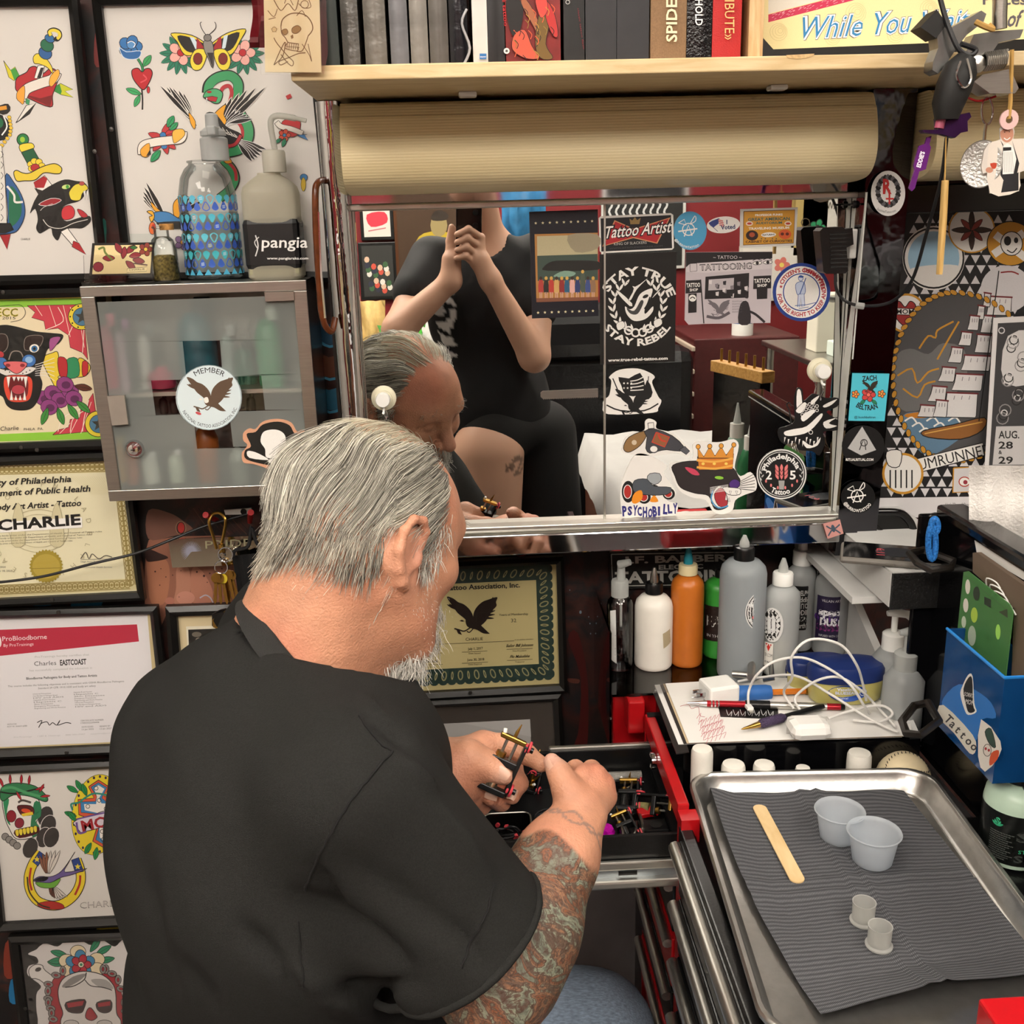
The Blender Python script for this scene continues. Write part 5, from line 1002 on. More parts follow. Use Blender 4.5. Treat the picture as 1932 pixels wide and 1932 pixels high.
def strands(name,parent,roots,step,seg,lift,cols,rad,m,base,dirf,project):
 """thin tapering hair tubes grown along a surface"""
 n=len(roots);P=np.zeros((n,seg+1,3));P[:,0]=roots;p=roots.copy();prev=None
 for i in range(seg):
  d=dirf(p,i/seg);d/=np.linalg.norm(d,axis=1)[:,None]+1e-9
  if prev is not None:d=d*.6+prev*.4
  prev=d;p=p+d*step[:,None];p=project(p,lift*(i+1)/seg);P[:,i+1]=p
 T=np.gradient(P,axis=1);T/=np.linalg.norm(T,axis=2)[...,None]+1e-9;ref=np.random.normal(size=(n,1,3));A_=np.cross(T,ref);A_/=np.linalg.norm(A_,axis=2)[...,None]+1e-9;B_=np.cross(T,A_)
 rr=rad[:,None]*np.linspace(1,.25,seg+1)[None];V=np.stack([P+(A_*math.cos(a)+B_*math.sin(a))*rr[...,None]for a in(0,2.094,4.189)],2)
 k=np.arange(n)[:,None,None]*(seg+1)*3+np.arange(seg)[None,:,None]*3;j=np.arange(3)[None,None];jn=(j+1)%3
 F=np.stack([k+j,k+jn,k+3+jn,k+3+j],-1).reshape(-1,4);o=mk_np(name,V.reshape(-1,3),F,m,parent,base);vcol(o,'col',np.repeat(cols,(seg+1)*3,0));return o
 # the seated tattooer
YAW,PIT,BYAW,ROLL=math.radians(43),math.radians(24),math.radians(25),math.radians(8)
HF=np.array((math.cos(YAW)*math.cos(PIT),math.sin(YAW)*math.cos(PIT),-math.sin(PIT)));HR=np.array((math.sin(YAW),-math.cos(YAW),0));HU=np.cross(HR,HF);HR,HU=HR*math.cos(ROLL)+HU*math.sin(ROLL),HU*math.cos(ROLL)-HR*math.sin(ROLL);HM=np.array([HF,HR,HU])
HO=atD(694,1041,1.10);EAR=HO+HR*.08
HS=1.0
def hd(f,r,u):return HO+(HF*f+HR*r+HU*u)*HS
BF=np.array((math.cos(BYAW),math.sin(BYAW),0));BR_=np.array((math.sin(BYAW),-math.cos(BYAW),0));BU=np.array((0,0,1.));BM=np.array([BF,BR_,BU])
NB=atD(572,1222,1.085)
SHR=atD(665,1500,.93);ELR=atD(935,1838,.985);WRR=atD(1096,1536,1.10)
WRL=atD(815,1462,1.13);SHL=NB+BF*.03-BR_*.19+np.array((0,0,-.07));ELL_=atD(640,1560,1.22)
pe=thing('person','seated grey haired person in a black T-shirt fixing a tattoo machine','person',(-.2,.9,.0))
PB=np.array(pe.location)
# head and neck
G=Field(HO-.19,HO+.19,.0026)
G.ell(hd(-.012,0,.052),(.100,.079,.086),HM);G.ell(hd(.045,0,.03),(.055,.066,.075),HM,.03);G.ell(hd(.042,0,-.045),(.050,.058,.055),HM,.03);G.cap(hd(-.005,.05,-.03),hd(.06,.03,-.088),.026,.02,.03);G.cap(hd(-.005,-.05,-.03),hd(.06,-.03,-.088),.026,.02,.03)
G.cap(hd(.07,-.012,-.09),hd(.07,.012,-.09),.022,k=.02);G.cap(hd(.083,-.036,.043),hd(.083,.036,.043),.0125,k=.02)
for s_ in(-1,1):
 G.ell(hd(.062,.042*s_,-.008),(.026,.024,.022),HM,.02);G.ell(hd(.103,.032*s_,.02),(.016,.018,.012),HM,.012,True);G.ell(hd(.081,.031*s_,.02),(.0125,.0125,.0125),HM,.003);G.cap(hd(.088,.018*s_,.031),hd(.084,.046*s_,.028),.0042,.003,.006)
 # ear: plate, rim, lobe, hollow
 e=lambda a,b,c:hd(-.014+a,s_*(.074+b),.004+c)
 G.ell(e(-.006,.006,0),(.017,.006,.032),[HF*.95+HR*s_*-.3,HR,HU],.008)
 rim=[e(.014,.006,.006),e(.012,.012,.022),e(.002,.016,.032),e(-.012,.017,.031),e(-.021,.017,.018),e(-.021,.015,-.002),e(-.014,.011,-.02),e(-.004,.007,-.032),e(.004,.004,-.036)]
 G.chain(rim,[.0042,.0042,.0044,.0044,.0045,.0045,.0048,.006,.0055],.004);G.ell(e(.002,.016,-.002),(.009,.008,.014),HM,.006,True);G.cap(e(.012,.008,-.004),e(.011,.008,-.012),.0045,.004,.004)
G.cap(hd(.088,0,.036),hd(.118,0,-.014),.0085,.0125,.014);
for s_ in(-1,1):G.ell(hd(.104,.0135*s_,-.02),(.011,.0085,.009),HM,.006)
G.cap(hd(.092,-.016,-.056),hd(.092,.016,-.056),.0075,.0075,.01);G.cap(hd(.088,-.015,-.069),hd(.088,.015,-.069),.0075,.0075,.008);G.cap(hd(.1,-.018,-.0625),hd(.1,.018,-.0625),.002,k=.003,sub=True)
G.cap(hd(-.045,0,.0),NB,.064,.078,.035);G.cap(hd(.015,0,-.07),NB+BF*.045+BU*-.015,.044,.05,.03)
head=G.mesh()
# torso under the shirt, legs
G=Field((-.5,.5,.42),(.55,1.35,1.25),.011)
def torso(G,e,k=.05):
 G.ell(NB+BF*.005+BU*-.13,(.135+e,.205+e,.15+e),BM,k);G.ell(atD(512,1600,1.085),(.158+e,.205+e,.22+e),BM,k);G.ell(atD(550,1880,1.20),(.185+e,.215+e,.2+e),BM,k)
 G.cap(NB-BF*.05+BU*-.035,atD(400,1400,1.09),.07+e,.09+e,k);G.cap(SHR+BU*.01,NB+BU*-.075,.075+e,.07+e,k);G.cap(SHL+BU*.0,NB+BU*-.05,.072+e,.075+e,k)
torso(G,-.03)
KNR=atD(1238,2218,1.215);HPR=atD(640,2110,1.2)
THL=KNR+np.array((-.05,.22,0));HPL=HPR+np.array((-.1,.18,0))
G.cap(SHR,ELR,.062,.052,.02);G.cap(SHL,ELL_,.06,.05,.02);G.cap(ELL_,WRL,.05,.032,.02);G.cap(NB,hd(-.03,0,-.06),.06,.05,.02)
trunk=G.mesh()
# arms: right forearm with hand
D=atD
G=Field(np.minimum(ELR,WRR)-(.10,.10,.12),np.maximum(ELR,WRR)+(.10,.17,.09),.0024)
G.cap(SHR,ELR,.064,.053,.02);fa=ELR+(WRR-ELR)*.28
G.cap(ELR,fa,.052,.054,.03);G.cap(fa,ELR+(WRR-ELR)*.7,.054,.040,.03);G.cap(ELR+(WRR-ELR)*.7,WRR,.040,.0285,.02);G.cap(ELR,ELR+(ELR-WRR)*.06,.045,.036,.03)
mcp=[D(1101,1464,1.122),D(1123,1463,1.128),D(1139,1480,1.132),D(1144,1504,1.132)]
for i,m_ in enumerate(mcp):G.cap(WRR+(m_-WRR)*.1,m_,.021,[.0118,.0122,.0115,.0108][i],.007)
G.ell((WRR+mcp[1])/2+(D(1100,1500,1.15)-D(1100,1500,1.1))*.3,(.026,.022,.03),None,.012)
for m_,r_ in zip(mcp,(.0125,.0128,.012,.011)):G.ell(m_+(O_-m_)/np.linalg.norm(O_-m_)*.006,(r_*.9,r_*.9,r_*.9),None,.003)
fing=[[D(1086,1452,1.150),D(1060,1466,1.165),D(1046,1458,1.150)],[D(1116,1452,1.165),D(1094,1474,1.185),D(1072,1482,1.17)],[D(1138,1474,1.172),D(1114,1500,1.185),D(1092,1502,1.17)],[D(1145,1506,1.166),D(1126,1526,1.175),D(1108,1522,1.16)]]
for m_,fg,r in zip(mcp,fing,(.0108,.0108,.0102,.009)):G.chain([m_]+fg,[.0112,r,r*.95,r*.85],.003)
G.chain([WRR+(D(1075,1500,1.09)-WRR)*.5,D(1070,1488,1.098),D(1055,1458,1.105),D(1041,1437,1.116)],[.022,.0155,.0116,.0092],.009)
for i,m_ in enumerate(mcp):up_=(O_-m_)/np.linalg.norm(O_-m_);G.cap(WRR+(m_-WRR)*.35+up_*.0192,m_+up_*.0135,.0026,.0032,.004)
arm_r=G.mesh()
# left hand
G=Field(np.minimum(WRL,D(900,1380,1.2))-(.12,.08,.10),np.maximum(WRL,D(1040,1400,1.2))+(.05,.07,.07),.0022)
G.cap(ELL_,WRL,.05,.0315,.02);pm=D(880,1462,1.15);lm=[D(912,1408,1.165),D(915,1432,1.185),D(908,1458,1.19),D(898,1480,1.185)]
for i,m_ in enumerate(lm):G.cap(WRL,m_,.029,[.017,.0165,.0155,.0145][i],.022)
G.ell(D(868,1478,1.13),(.03,.022,.024),None,.02);G.ell(D(866,1446,1.125),(.03,.022,.02),None,.02)
G.chain([lm[0],D(952,1405,1.165),D(993,1423,1.155),D(1021,1442,1.14)],[.0165,.0118,.0105,.009],.007)
G.chain([lm[1],D(966,1446,1.19),D(978,1478,1.165),D(966,1502,1.14)],[.016,.0115,.0105,.0092],.006)
G.chain([lm[2],D(948,1490,1.19),D(945,1512,1.155),D(926,1505,1.13)],[.0155,.0115,.0105,.0092],.006)
G.chain([lm[3],D(920,1510,1.19),D(908,1522,1.155),D(896,1512,1.135)],[.014,.010,.009,.0082],.006)
G.chain([D(850,1462,1.115),D(886,1430,1.115),D(924,1446,1.115),D(952,1464,1.112)],[.026,.0165,.0125,.0098],.014)
hand_l=G.mesh()
P,F=skin_mesh([head,trunk,arm_r,hand_l]);base=np.array((.53,.255,.155));nz=noise3(P,35,3)[:,None];nz2=noise3(P,120,5)[:,None]
C=base*(1+.10*nz+.07*nz2+.05*noise3(P,420,6)[:,None])*np.array((1,1,1));red=np.clip(noise3(P,22,9)[:,None],0,1);C=C*(1-red*np.array((0,.22,.2)))
def near(p,r):return np.clip(1-np.linalg.norm(P-p,axis=1)/r,0,1)[:,None]
for p,r,c in((EAR,.05,(.62,.28,.2)),(hd(.115,0,-.01),.03,(.6,.27,.2)),(D(1040,1437,1.11),.02,(.62,.4,.34)),(D(952,1462,1.105),.02,(.6,.38,.3))):w=near(p,r);C=C*(1-w*.7)+np.array(c)*w*.7
for p in lm[:3]+mcp:w=near(p,.022);C=C*(1-w*.3*np.array((0.2,.9,.9)))
# tattooed forearm: mask along the limb
ax=ELR-WRR;L_=np.linalg.norm(ax);ax=ax/L_;na=len(head[0])+len(trunk[0]);ia=np.arange(len(P));sel=(ia>=na)&(ia<na+len(arm_r[0]));s_=(P-WRR)@ax
edge=.05+.008*noise3(P,90,4);mask=np.clip((s_-edge)/.006,0,1)*sel;rad=P-WRR-s_[:,None]*ax;ang=np.arctan2(rad@np.cross(ax,(0,0,1)),rad@np.array((0,0,1.)))
br=sel&(np.abs(s_-.022-.005*np.sin(ang*5))<.0016);br|=sel&(np.abs(s_-.026+.005*np.sin(ang*5))<.0016)
C[br]=C[br]*.45+np.array((.08,.1,.11))*.55
lw=(ia>=na+len(arm_r[0]))&(((P-WRL)@((ELL_-WRL)/np.linalg.norm(ELL_-WRL)))>.012);C[lw]=C[lw]*.35+np.array((.07,.075,.08))*.65
def ink_mat():
 m=attr_mat('skin_with_ink',.5,sss=.05,bump=.55,bscale=380);nt=m.node_tree;b=nt.nodes['Principled BSDF'];at=[n for n in nt.nodes if n.type=='ATTRIBUTE'][0];tc=nd(nt,'ShaderNodeTexCoord')
 mk_=nd(nt,'ShaderNodeAttribute',attribute_name='ink');n1=nd(nt,'ShaderNodeTexNoise');n1.inputs['Scale'].default_value=20;n1.inputs['Detail'].default_value=4;n1.inputs['Distortion'].default_value=2.2;nt.links.new(tc.outputs['Object'],n1.inputs['Vector'])
 r=nd(nt,'ShaderNodeValToRGB');e=r.color_ramp.elements;e[0].position=.25;e[0].color=(*lin('#2c2a27'),1);e[1].position=.78;e[1].color=(*lin('#3a3630'),1)
 for p,c in((.34,'#3c3e3a'),(.39,'#5a6e62'),(.43,'#7c8c7a'),(.46,'#3a3733'),(.49,'#4a443c'),(.53,'#8a644a'),(.555,'#423c36'),(.59,'#7a4a30'),(.62,'#34302b'),(.68,'#66786c')):q=e.new(p);q.color=(*lin(c),1)
 nt.links.new(n1.outputs[0],r.inputs[0]);n2=nd(nt,'ShaderNodeTexNoise');n2.inputs['Scale'].default_value=36;n2.inputs['Detail'].default_value=3;n2.inputs['Distortion'].default_value=3;nt.links.new(tc.outputs['Object'],n2.inputs['Vector'])
 s1=nd(nt,'ShaderNodeMath',operation='SUBTRACT');s1.inputs[1].default_value=.5;nt.links.new(n2.outputs[0],s1.inputs[0]);s2=nd(nt,'ShaderNodeMath',operation='ABSOLUTE');nt.links.new(s1.outputs[0],s2.inputs[0]);s3=nd(nt,'ShaderNodeMath',operation='LESS_THAN');s3.inputs[1].default_value=.022;nt.links.new(s2.outputs[0],s3.inputs[0])
 s4=nd(nt,'ShaderNodeMath',operation='MULTIPLY');s4.inputs[1].default_value=.75;nt.links.new(s3.outputs[0],s4.inputs[0]);mx=nd(nt,'ShaderNodeMix',data_type='RGBA');nt.links.new(s4.outputs[0],mx.inputs[0]);nt.links.new(r.outputs[0],mx.inputs[6]);mx.inputs[7].default_value=(*lin('#252321'),1)
 sc=nd(nt,'ShaderNodeMath',operation='MULTIPLY');sc.inputs[1].default_value=.88;nt.links.new(mk_.outputs['Fac'],sc.inputs[0]);m2=nd(nt,'ShaderNodeMix',data_type='RGBA');nt.links.new(sc.outputs[0],m2.inputs[0]);nt.links.new(at.outputs['Color'],m2.inputs[6]);nt.links.new(mx.outputs[2],m2.inputs[7]);nt.links.new(m2.outputs[2],b.inputs['Base Color']);return m
bo=mk_np('body',P,F,ink_mat(),pe,PB);vcol(bo,'col',np.clip(C,0,1));a_=bo.data.attributes.new('ink','FLOAT','POINT');a_.data.foreach_set('value',mask.astype('f'))
# nails
def nail(p,d,n_,w=.0055,l=.007):
 d=np.array(d)/np.linalg.norm(d);n_=np.array(n_)-d*(np.array(n_)@d);n_/=np.linalg.norm(n_);s=np.cross(d,n_);rows=[]
 for i in range(5):
  t=-1+i/2;rows.append([p+d*l*t+s*w*u*(1-.25*t*t*(t>0))+n_*.0022*(1-u*u)for u in(-1,-.6,0,.6,1)])
 part(pe,'fingernail',MB().grid(rows),mat('fingernail','#c9a08c',.3,var=.05),'all')
cm=-(RM.T@np.zeros(3));tocam=lambda p:(O_-p)/np.linalg.norm(O_-p)
p=D(1040,1441,1.104);nail(p,D(1034,1431,1.115)-D(1046,1449,1.10),tocam(p))
p=D(949,1459,1.103);nail(p,D(958,1468,1.104)-D(936,1452,1.104),tocam(p),.006,.0075)
p=D(966,1499,1.131);nail(p,D(960,1512,1.13)-D(968,1490,1.14),tocam(p));p=D(927,1500,1.121);nail(p,D(918,1500,1.12)-D(936,1504,1.12),tocam(p))
# jeans
G=Field(np.minimum(HPR,KNR)-(.25,.25,.62),np.maximum(THL,KNR)+(.18,.28,.2),.011)
G.cap(HPR,KNR,.105,.082,.03);G.cap(HPL,THL,.105,.082,.03);G.ell((HPR+HPL)/2+(0,0,.0),(.18,.2,.13),BM,.05);G.cap(KNR,KNR+(.02,.0,-.4),.08,.06,.03);G.cap(THL,THL+(.02,0,-.4),.08,.06,.03)
P,F=G.mesh();nz=noise3(P,14,2);P=P+(np.stack([noise3(P,40,21),noise3(P,40,22),noise3(P,40,23)],1))*.0025
jm=mat('faded_denim','#8fa0b4',.8,var=.3,scale=120,bump=.5,bscale=900,stretch=(1,4,4));mk_np('jeans',P,F,jm,pe,PB)
# shirt: torso shell, sleeves with cut hem
G=Field((-.5,.5,.5),(.2,1.4,1.3),.0065);torso(G,.0,.055)
SE=ELR+(SHR-ELR)*.17;G.cap(SHR+BU*.0,SE,.083,.086,.022);SL=SHL+(ELL_-SHL)*.7;G.cap(SHL,SL,.08,.075,.05);sd=(SE-SHR)/np.linalg.norm(SE-SHR);hem=ELR+(SHR-ELR)*.20
G.put(lambda X,Y,Z:np.sqrt((X-NB[0])**2+(Y-NB[1])**2+(Z-NB[2])**2)*0+.2,NB,NB,.01)
# open neck, then flat hem at the sleeve
nd_=(hd(-.02,0,-.05)-NB);nd_/=np.linalg.norm(nd_);nd_=BF*.74+BU*.62+BR_*.2;nd_/=np.linalg.norm(nd_);NC=NB+nd_*-.008+BF*.0+BR_*.012
G.cap(NC+nd_*.0,NC+nd_*.14,.071,.12,.008,True)
w=((G.a[0][:,None,None]-hem[0])*sd[0]+(G.a[1][None,:,None]-hem[1])*sd[1]+(G.a[2][None,None,:]-hem[2])*sd[2]);XX,YY,ZZ=G.a[0][:,None,None],G.a[1][None,:,None],G.a[2][None,None,:];rad2=(XX-hem[0])**2+(YY-hem[1])**2+(ZZ-hem[2])**2-w**2;near_arm=(rad2<.105**2)&(w>-.02)
G.d=np.where(near_arm,np.maximum(G.d,w),G.d).astype(np.float32)
P,F=G.mesh()
ca=noise3(P,16,31)*.006+noise3(P,38,32)*.003
q=np.array([pix(p)for p in P[::1]]);fold=np.zeros(len(P))
for(x0,y0,x1,y1,wd_,am)in((560,1690,790,1860,20,.016),(500,1800,740,1935,24,-.010),(455,1740,590,1885,16,.012),(600,1860,800,1870,14,.010),(640,1620,900,1800,30,.006),(800,1500,950,1660,26,-.006),(330,1800,420,1932,24,.008),(262,1640,330,1900,20,.006),(760,1430,830,1500,14,-.007),(700,1330,790,1420,12,.006),(690,1310,760,1380,10,-.005),(590,1640,640,1740,14,.008),(860,1740,930,1850,16,.005)):
 d_=np.array((x1-x0,y1-y0),float);L2=d_@d_;t_=np.clip(((q-(x0,y0))@d_)/L2,0,1);dist=np.linalg.norm(q-(np.array((x0,y0))+t_[:,None]*d_),axis=1);fold+=am*np.exp(-(dist/wd_)**2)*np.sin(PI*np.clip(t_*.9+.08,0,1))
me_c=P.mean(0);nrm=np.zeros_like(P);fn=np.cross(P[F[:,1]]-P[F[:,0]],P[F[:,2]]-P[F[:,0]])
for i in range(4):np.add.at(nrm,F[:,i],fn)
nrm/=np.linalg.norm(nrm,axis=1)[:,None]+1e-12
if((P-me_c)*nrm).sum()<0:nrm=-nrm
P2=P+nrm*(ca-fold*1.4)[:,None]
M_tee=mat('black_cotton_jersey','#252524',.9,var=.15,scale=600,bump=.5,bscale=1100,spec=.15)
shirt=mk_np('shirt',P2,F,M_tee,pe,PB)
def onshirt(pts,off=.0015):
 """photograph points dropped onto the shirt surface facing the camera"""
 vis=((O_-P2)*nrm).sum(1)>0;Q=q[vis];V_=P2[vis];N_=nrm[vis];o=[]
 for x,y in pts:
  d2=((Q-(x,y))**2).sum(1);k=np.argsort(d2)[:6];w_=1/(d2[k]+4);o.append((V_[k]*w_[:,None]).sum(0)/w_.sum()+N_[k[0]]*off)
 return o
part(shirt,'sleeve_seam',MB().tube(onshirt([tuple(p)for p in spline([(745,1412),(720,1440),(670,1500),(620,1580),(585,1650),(568,1690)],8)],.0004),.0013,5),mat('seam_thread','#0c0c0c',.9,var=.1),'all')
part(shirt,'shoulder_seam',MB().tube(onshirt([tuple(p)for p in spline([(645,1290),(680,1340),(720,1395),(745,1412)],8)],.0005),.0012,5),mat('seam_thread','',0),'all')
part(shirt,'side_seam',MB().tube(onshirt([tuple(p)for p in spline([(563,1735),(568,1790),(570,1850)],8)],.0003),.0010,5),mat('seam_thread','',0),'all')
# collar band around the neck opening
cu=np.cross(nd_,BF);cu/=np.linalg.norm(cu);cv=np.cross(nd_,cu);ring=[]
for i in range(48):a=2*PI*i/48;ring.append(NC+nd_*.004+(cu*math.cos(a)+cv*math.sin(a))*.0735)
# drop the collar onto the shirt's edge
co=MB();rows=[]
for k_,(dr_,dh)in enumerate(((-.0045,.012),(-.002,.0135),(.0015,.0125),(.0105,-.004),(.0125,-.008))):
 rows.append([NC+nd_*(.0+dh)+(cu*math.cos(2*PI*i/48)+cv*math.sin(2*PI*i/48))*(.0745+dr_)for i in range(49)])
co.grid(rows);part(shirt,'collar',co,mat('ribbed_collar','#1f1f1e',.85,var=.1,bump=.4,bscale=700),'all')
part(shirt,'hem_stitch',MB().tube(onshirt([tuple(p)for p in spline([(938,1668),(918,1740),(870,1830),(812,1905)],8)],.0006),.0011,5),mat('seam_thread','',0),'all')
hs=np.cross(sd,(0,0,1));hs/=np.linalg.norm(hs);hv=np.cross(sd,hs);rel=P2-hem;wv=rel@sd;ra=np.hypot(rel@hs,rel@hv);an=np.arctan2(rel@hv,rel@hs);ok=(np.abs(wv)<.012)&(ra<.12);bins=np.linspace(-PI,PI,37);rb_=[ra[ok&(an>=bins[i])&(an<bins[i+1])]for i in range(36)];rb_=[np.percentile(q_,80)if len(q_)else.085 for q_ in rb_];rb_=[(rb_[i-1]+rb_[i]+rb_[(i+1)%36])/3 for i in range(36)]
part(shirt,'sleeve_hem',MB().tube([hem-sd*.003+(hs*math.cos(bins[i]+.087)+hv*math.sin(bins[i]+.087))*rb_[i]for i in range(36)],.0042,8,True),M_tee,'all')
# hair
def to_h(p):return(p-HO)@HM.T/HS
def from_h(q_):return HO+(q_@HM)*HS
SK=np.array((-.012,0,.052));SRR=np.array((.100,.079,.086))
def proj(q_,k):
 d=(q_-SK)/SRR;r=np.linalg.norm(d,axis=1)[:,None];a=SK+d/r*SRR*(1+k[:,None]/.088)
 w=np.clip((.025-q_[:,2])/.03,0,1)[:,None]*(q_[:,0]<.0)[:,None];return a*(1-w)+q_*w
rs=np.random.RandomState(11)
def roots(n,test):
 o=[];c=0
 while c<n:
  v=rs.normal(size=(n*3,3));v/=np.linalg.norm(v,axis=1)[:,None];p=SK+v*SRR;p=p[test(p)];o.append(p);c+=len(p)
 return np.concatenate(o)[:n]
def dense(p):
 f,r,u=p.T;side=(np.abs(r)>.03)
 line=np.where(u>.03,.062-(u-.03)*.15,.045);back=f<line
 ear=(np.abs(r)>.06)&(f>-.045)&(f<.012)&(u<.035)
 f=f+.006*noise3(p,90,3);u=u+.006*noise3(p,90,6);low=u<np.where(f<-.02,-.045,.0)
 top=(u>.118)&(f>-.06)
 return back&~ear&~low&~top
def sparse(p):f,r,u=p.T;return(u>.10)&(f<.055)&(f>-.08)
def flow(p,t):
 d=(p-SK)/SRR;f,r,u=p.T;g=np.stack([-np.ones(len(p))*(1.0-.3*t),np.sign(r)*.25*(u>.08),-.35-.9*(d[:,0]<-.3)-.25*(np.abs(d[:,1])>.6)],1)
 n_=d/SRR;n_/=np.linalg.norm(n_,axis=1)[:,None];g=g-n_*(g*n_).sum(1)[:,None]
 low=(u<.025)&(f<.0);g[low]=g[low]*.45+np.array((.12,0,-.9))+np.array((-.9,0,.3))*max(0,t-.5)*1.6*(f[low]<-.06)[:,None]
 wv=np.sin(p[:,0]*70+p[:,2]*55+p[:,1]*30)[:,None];return g/(np.linalg.norm(g,axis=1)[:,None]+1e-9)+wv*.22*np.stack([np.zeros(len(p)),np.ones(len(p)),.5*np.ones(len(p))],1)
def hcol(n,lo,hi,p=None):
 t=rs.rand(n)[:,None]**1.3
 if p is not None:t=np.clip(t*.75+.25*(noise3(p,70,8)[:,None]>.1),0,1)
 return np.array(lin(lo))*(1-t)+np.array(lin(hi))*t
M_hair=attr_mat('grey_hair',.4,spec=.6)
class HairGrow:
 def __init__(s):pass
def grow(name,R,ln,seg,lift,cols,rad):
 n=len(R);lf=lift
 def pr(p,k):return proj(p,k)
 return strands(name,pe,proj(R,np.full(n,.001)),ln/seg,seg,lf,cols,rad,M_hair,None,flow,lambda p,k:pr(p,k))
def hair_obj(o):
 P_=np.empty(len(o.data.vertices)*3,'f');o.data.vertices.foreach_get('co',P_);o.data.vertices.foreach_set('co',(from_h(P_.reshape(-1,3).astype(float))-PB).astype('f').ravel());o.data.update();return o
R=roots(5600,dense);n=len(R);hair_obj(grow('hair',R,.055+.055*rs.rand(n),9,.005+.015*rs.rand(n),hcol(n,'#66625b','#fffaea',R),.00045+.00035*rs.rand(n)))
R=roots(2600,lambda p:dense(p)&(p[:,2]<.045)&(p[:,0]<.0));n=len(R);hair_obj(grow('nape_hair',R,.045+.05*rs.rand(n),9,.003+.008*rs.rand(n),hcol(n,'#57534d','#e8e0cc',R),.00045+.0003*rs.rand(n)))
hh=to_h(head[0]);pk=np.where((hh[:,0]<-.015)&(hh[:,2]>-.028+.006*np.sin(hh[:,1]*60))&(hh[:,2]<.03)&((np.abs(hh[:,1])<.066)|(hh[:,0]<-.045)))[0];pk=pk[rs.randint(0,len(pk),2200)];R=hh[pk];n=len(R);nd2=(NB-hd(-.045,0,0))@HM.T;nd2/=np.linalg.norm(nd2);ow=(R-np.array((-.02,0,-.02)))*(1,1,0);ow/=np.linalg.norm(ow,axis=1)[:,None];jit=rs.normal(size=(n,3))*.12
hair_obj(strands('neck_hair',pe,R,(.010+.018*rs.rand(n))/7,7,np.zeros(n),hcol(n,'#524e48','#dcd4c2',R),.0005+.0003*rs.rand(n),M_hair,None,lambda p,t:nd2+np.array((0,0,-.35))+jit+ow*(.22+.35*t),lambda p,k_:p))
R=roots(750,sparse);n=len(R);hair_obj(grow('thin_hair',R,.06+.05*rs.rand(n),9,.001+.006*rs.rand(n),hcol(n,'#b0a890','#ece6d2'),.0003+.0002*rs.rand(n)))
# dark grey under layer of the hair
v=[];NU,NV=72,40;g_=MB();idx={}
th_=np.linspace(0,PI,NV);ph=np.linspace(-PI,PI,NU,endpoint=False);S_=np.array([[SK+np.array((math.sin(a)*math.cos(b),math.sin(a)*math.sin(b),math.cos(a)))*(SRR+.003)for b in ph]for a in th_])
keep=dense(S_.reshape(-1,3)).reshape(NV,NU)&(S_[...,2]<.098);fc=[(i*NU+j,i*NU+(j+1)%NU,(i+1)*NU+(j+1)%NU,(i+1)*NU+j)for i in range(NV-1)for j in range(NU)if keep[i,j]and keep[i+1,j]and keep[i,(j+1)%NU]and keep[i+1,(j+1)%NU]]
us=sorted({i for q_ in fc for i in q_});mp_={k:i for i,k in enumerate(us)};part(pe,'hair_base',MB().add(from_h(S_.reshape(-1,3)[us]),[tuple(mp_[i]for i in q_)for q_ in fc]),mat('grey_hair_base','#77736b',.7,var=.25,scale=90),'all')
# beard and moustache, brows, sideburn stubble
def tuft(name,pts,n,ln,d,cols,spread,rad=.0004,curl=.3):
 k=rs.randint(0,len(pts),n);c_=np.array([p[:3]for p in pts]);w_=np.array([p[3]for p in pts]);R0=c_[k]+rs.normal(size=(n,3))*w_[k][:,None];dd=np.array(d)[None]+rs.normal(size=(n,3))*spread
 return hair_obj(strands(name,pe,R0,ln*(.6+.5*rs.rand(n))/6,6,np.zeros(n),cols,np.full(n,rad),M_hair,None,lambda p,t:dd+np.array((-.25,0,-.4))*t+rs.normal(size=(n,3))*curl*.4,lambda p,k_:p))
tuft('beard',[(.078,0,-.095,.008),(.062,.03,-.085,.007),(.03,.0,-.1,.01),(.07,.02,-.098,.008),(.07,-.02,-.098,.008),(.055,.03,-.104,.008),(.055,-.03,-.104,.008),(.092,.018,-.074,.006),(.092,-.018,-.074,.006),(.04,.022,-.108,.008),(.04,-.022,-.108,.008)],2600,.034,(-.02,.1,-1),hcol(2600,'#b4b0a8','#fffcf4'),.42,.0005,.7)
tuft('moustache',[(.1,.008,-.044,.004),(.1,-.008,-.044,.004),(.096,.022,-.052,.004),(.096,-.022,-.052,.004)],260,.02,(.35,0,-1),hcol(260,'#a8a49c','#f0ece2'),.25)
for s_ in(-1,1):tuft('eyebrow',[(.094,.02*s_,.05,.003),(.092,.032*s_,.052,.003),(.086,.043*s_,.05,.003)],90,.012,(.4,.6*s_,.1),hcol(90,'#8a867e','#d8d4c8'),.25)
for s_ in(-1,1):tuft('sideburn',[(.022,.074*s_,.02,.007),(.03,.071*s_,.035,.008),(.02,.075*s_,.0,.006),(.016,.075*s_,-.012,.004)],320,.018,(.1,.15*s_,-1),hcol(320,'#8a867e','#ece8dc'),.3)
tuft('stubble',[(.03,.062,-.05,.012),(.045,.056,-.06,.012),(.02,.064,-.04,.01)],300,.003,(.2,.6,-.6),hcol(300,'#c8c0b4','#f0ece4'),.3,.00022)
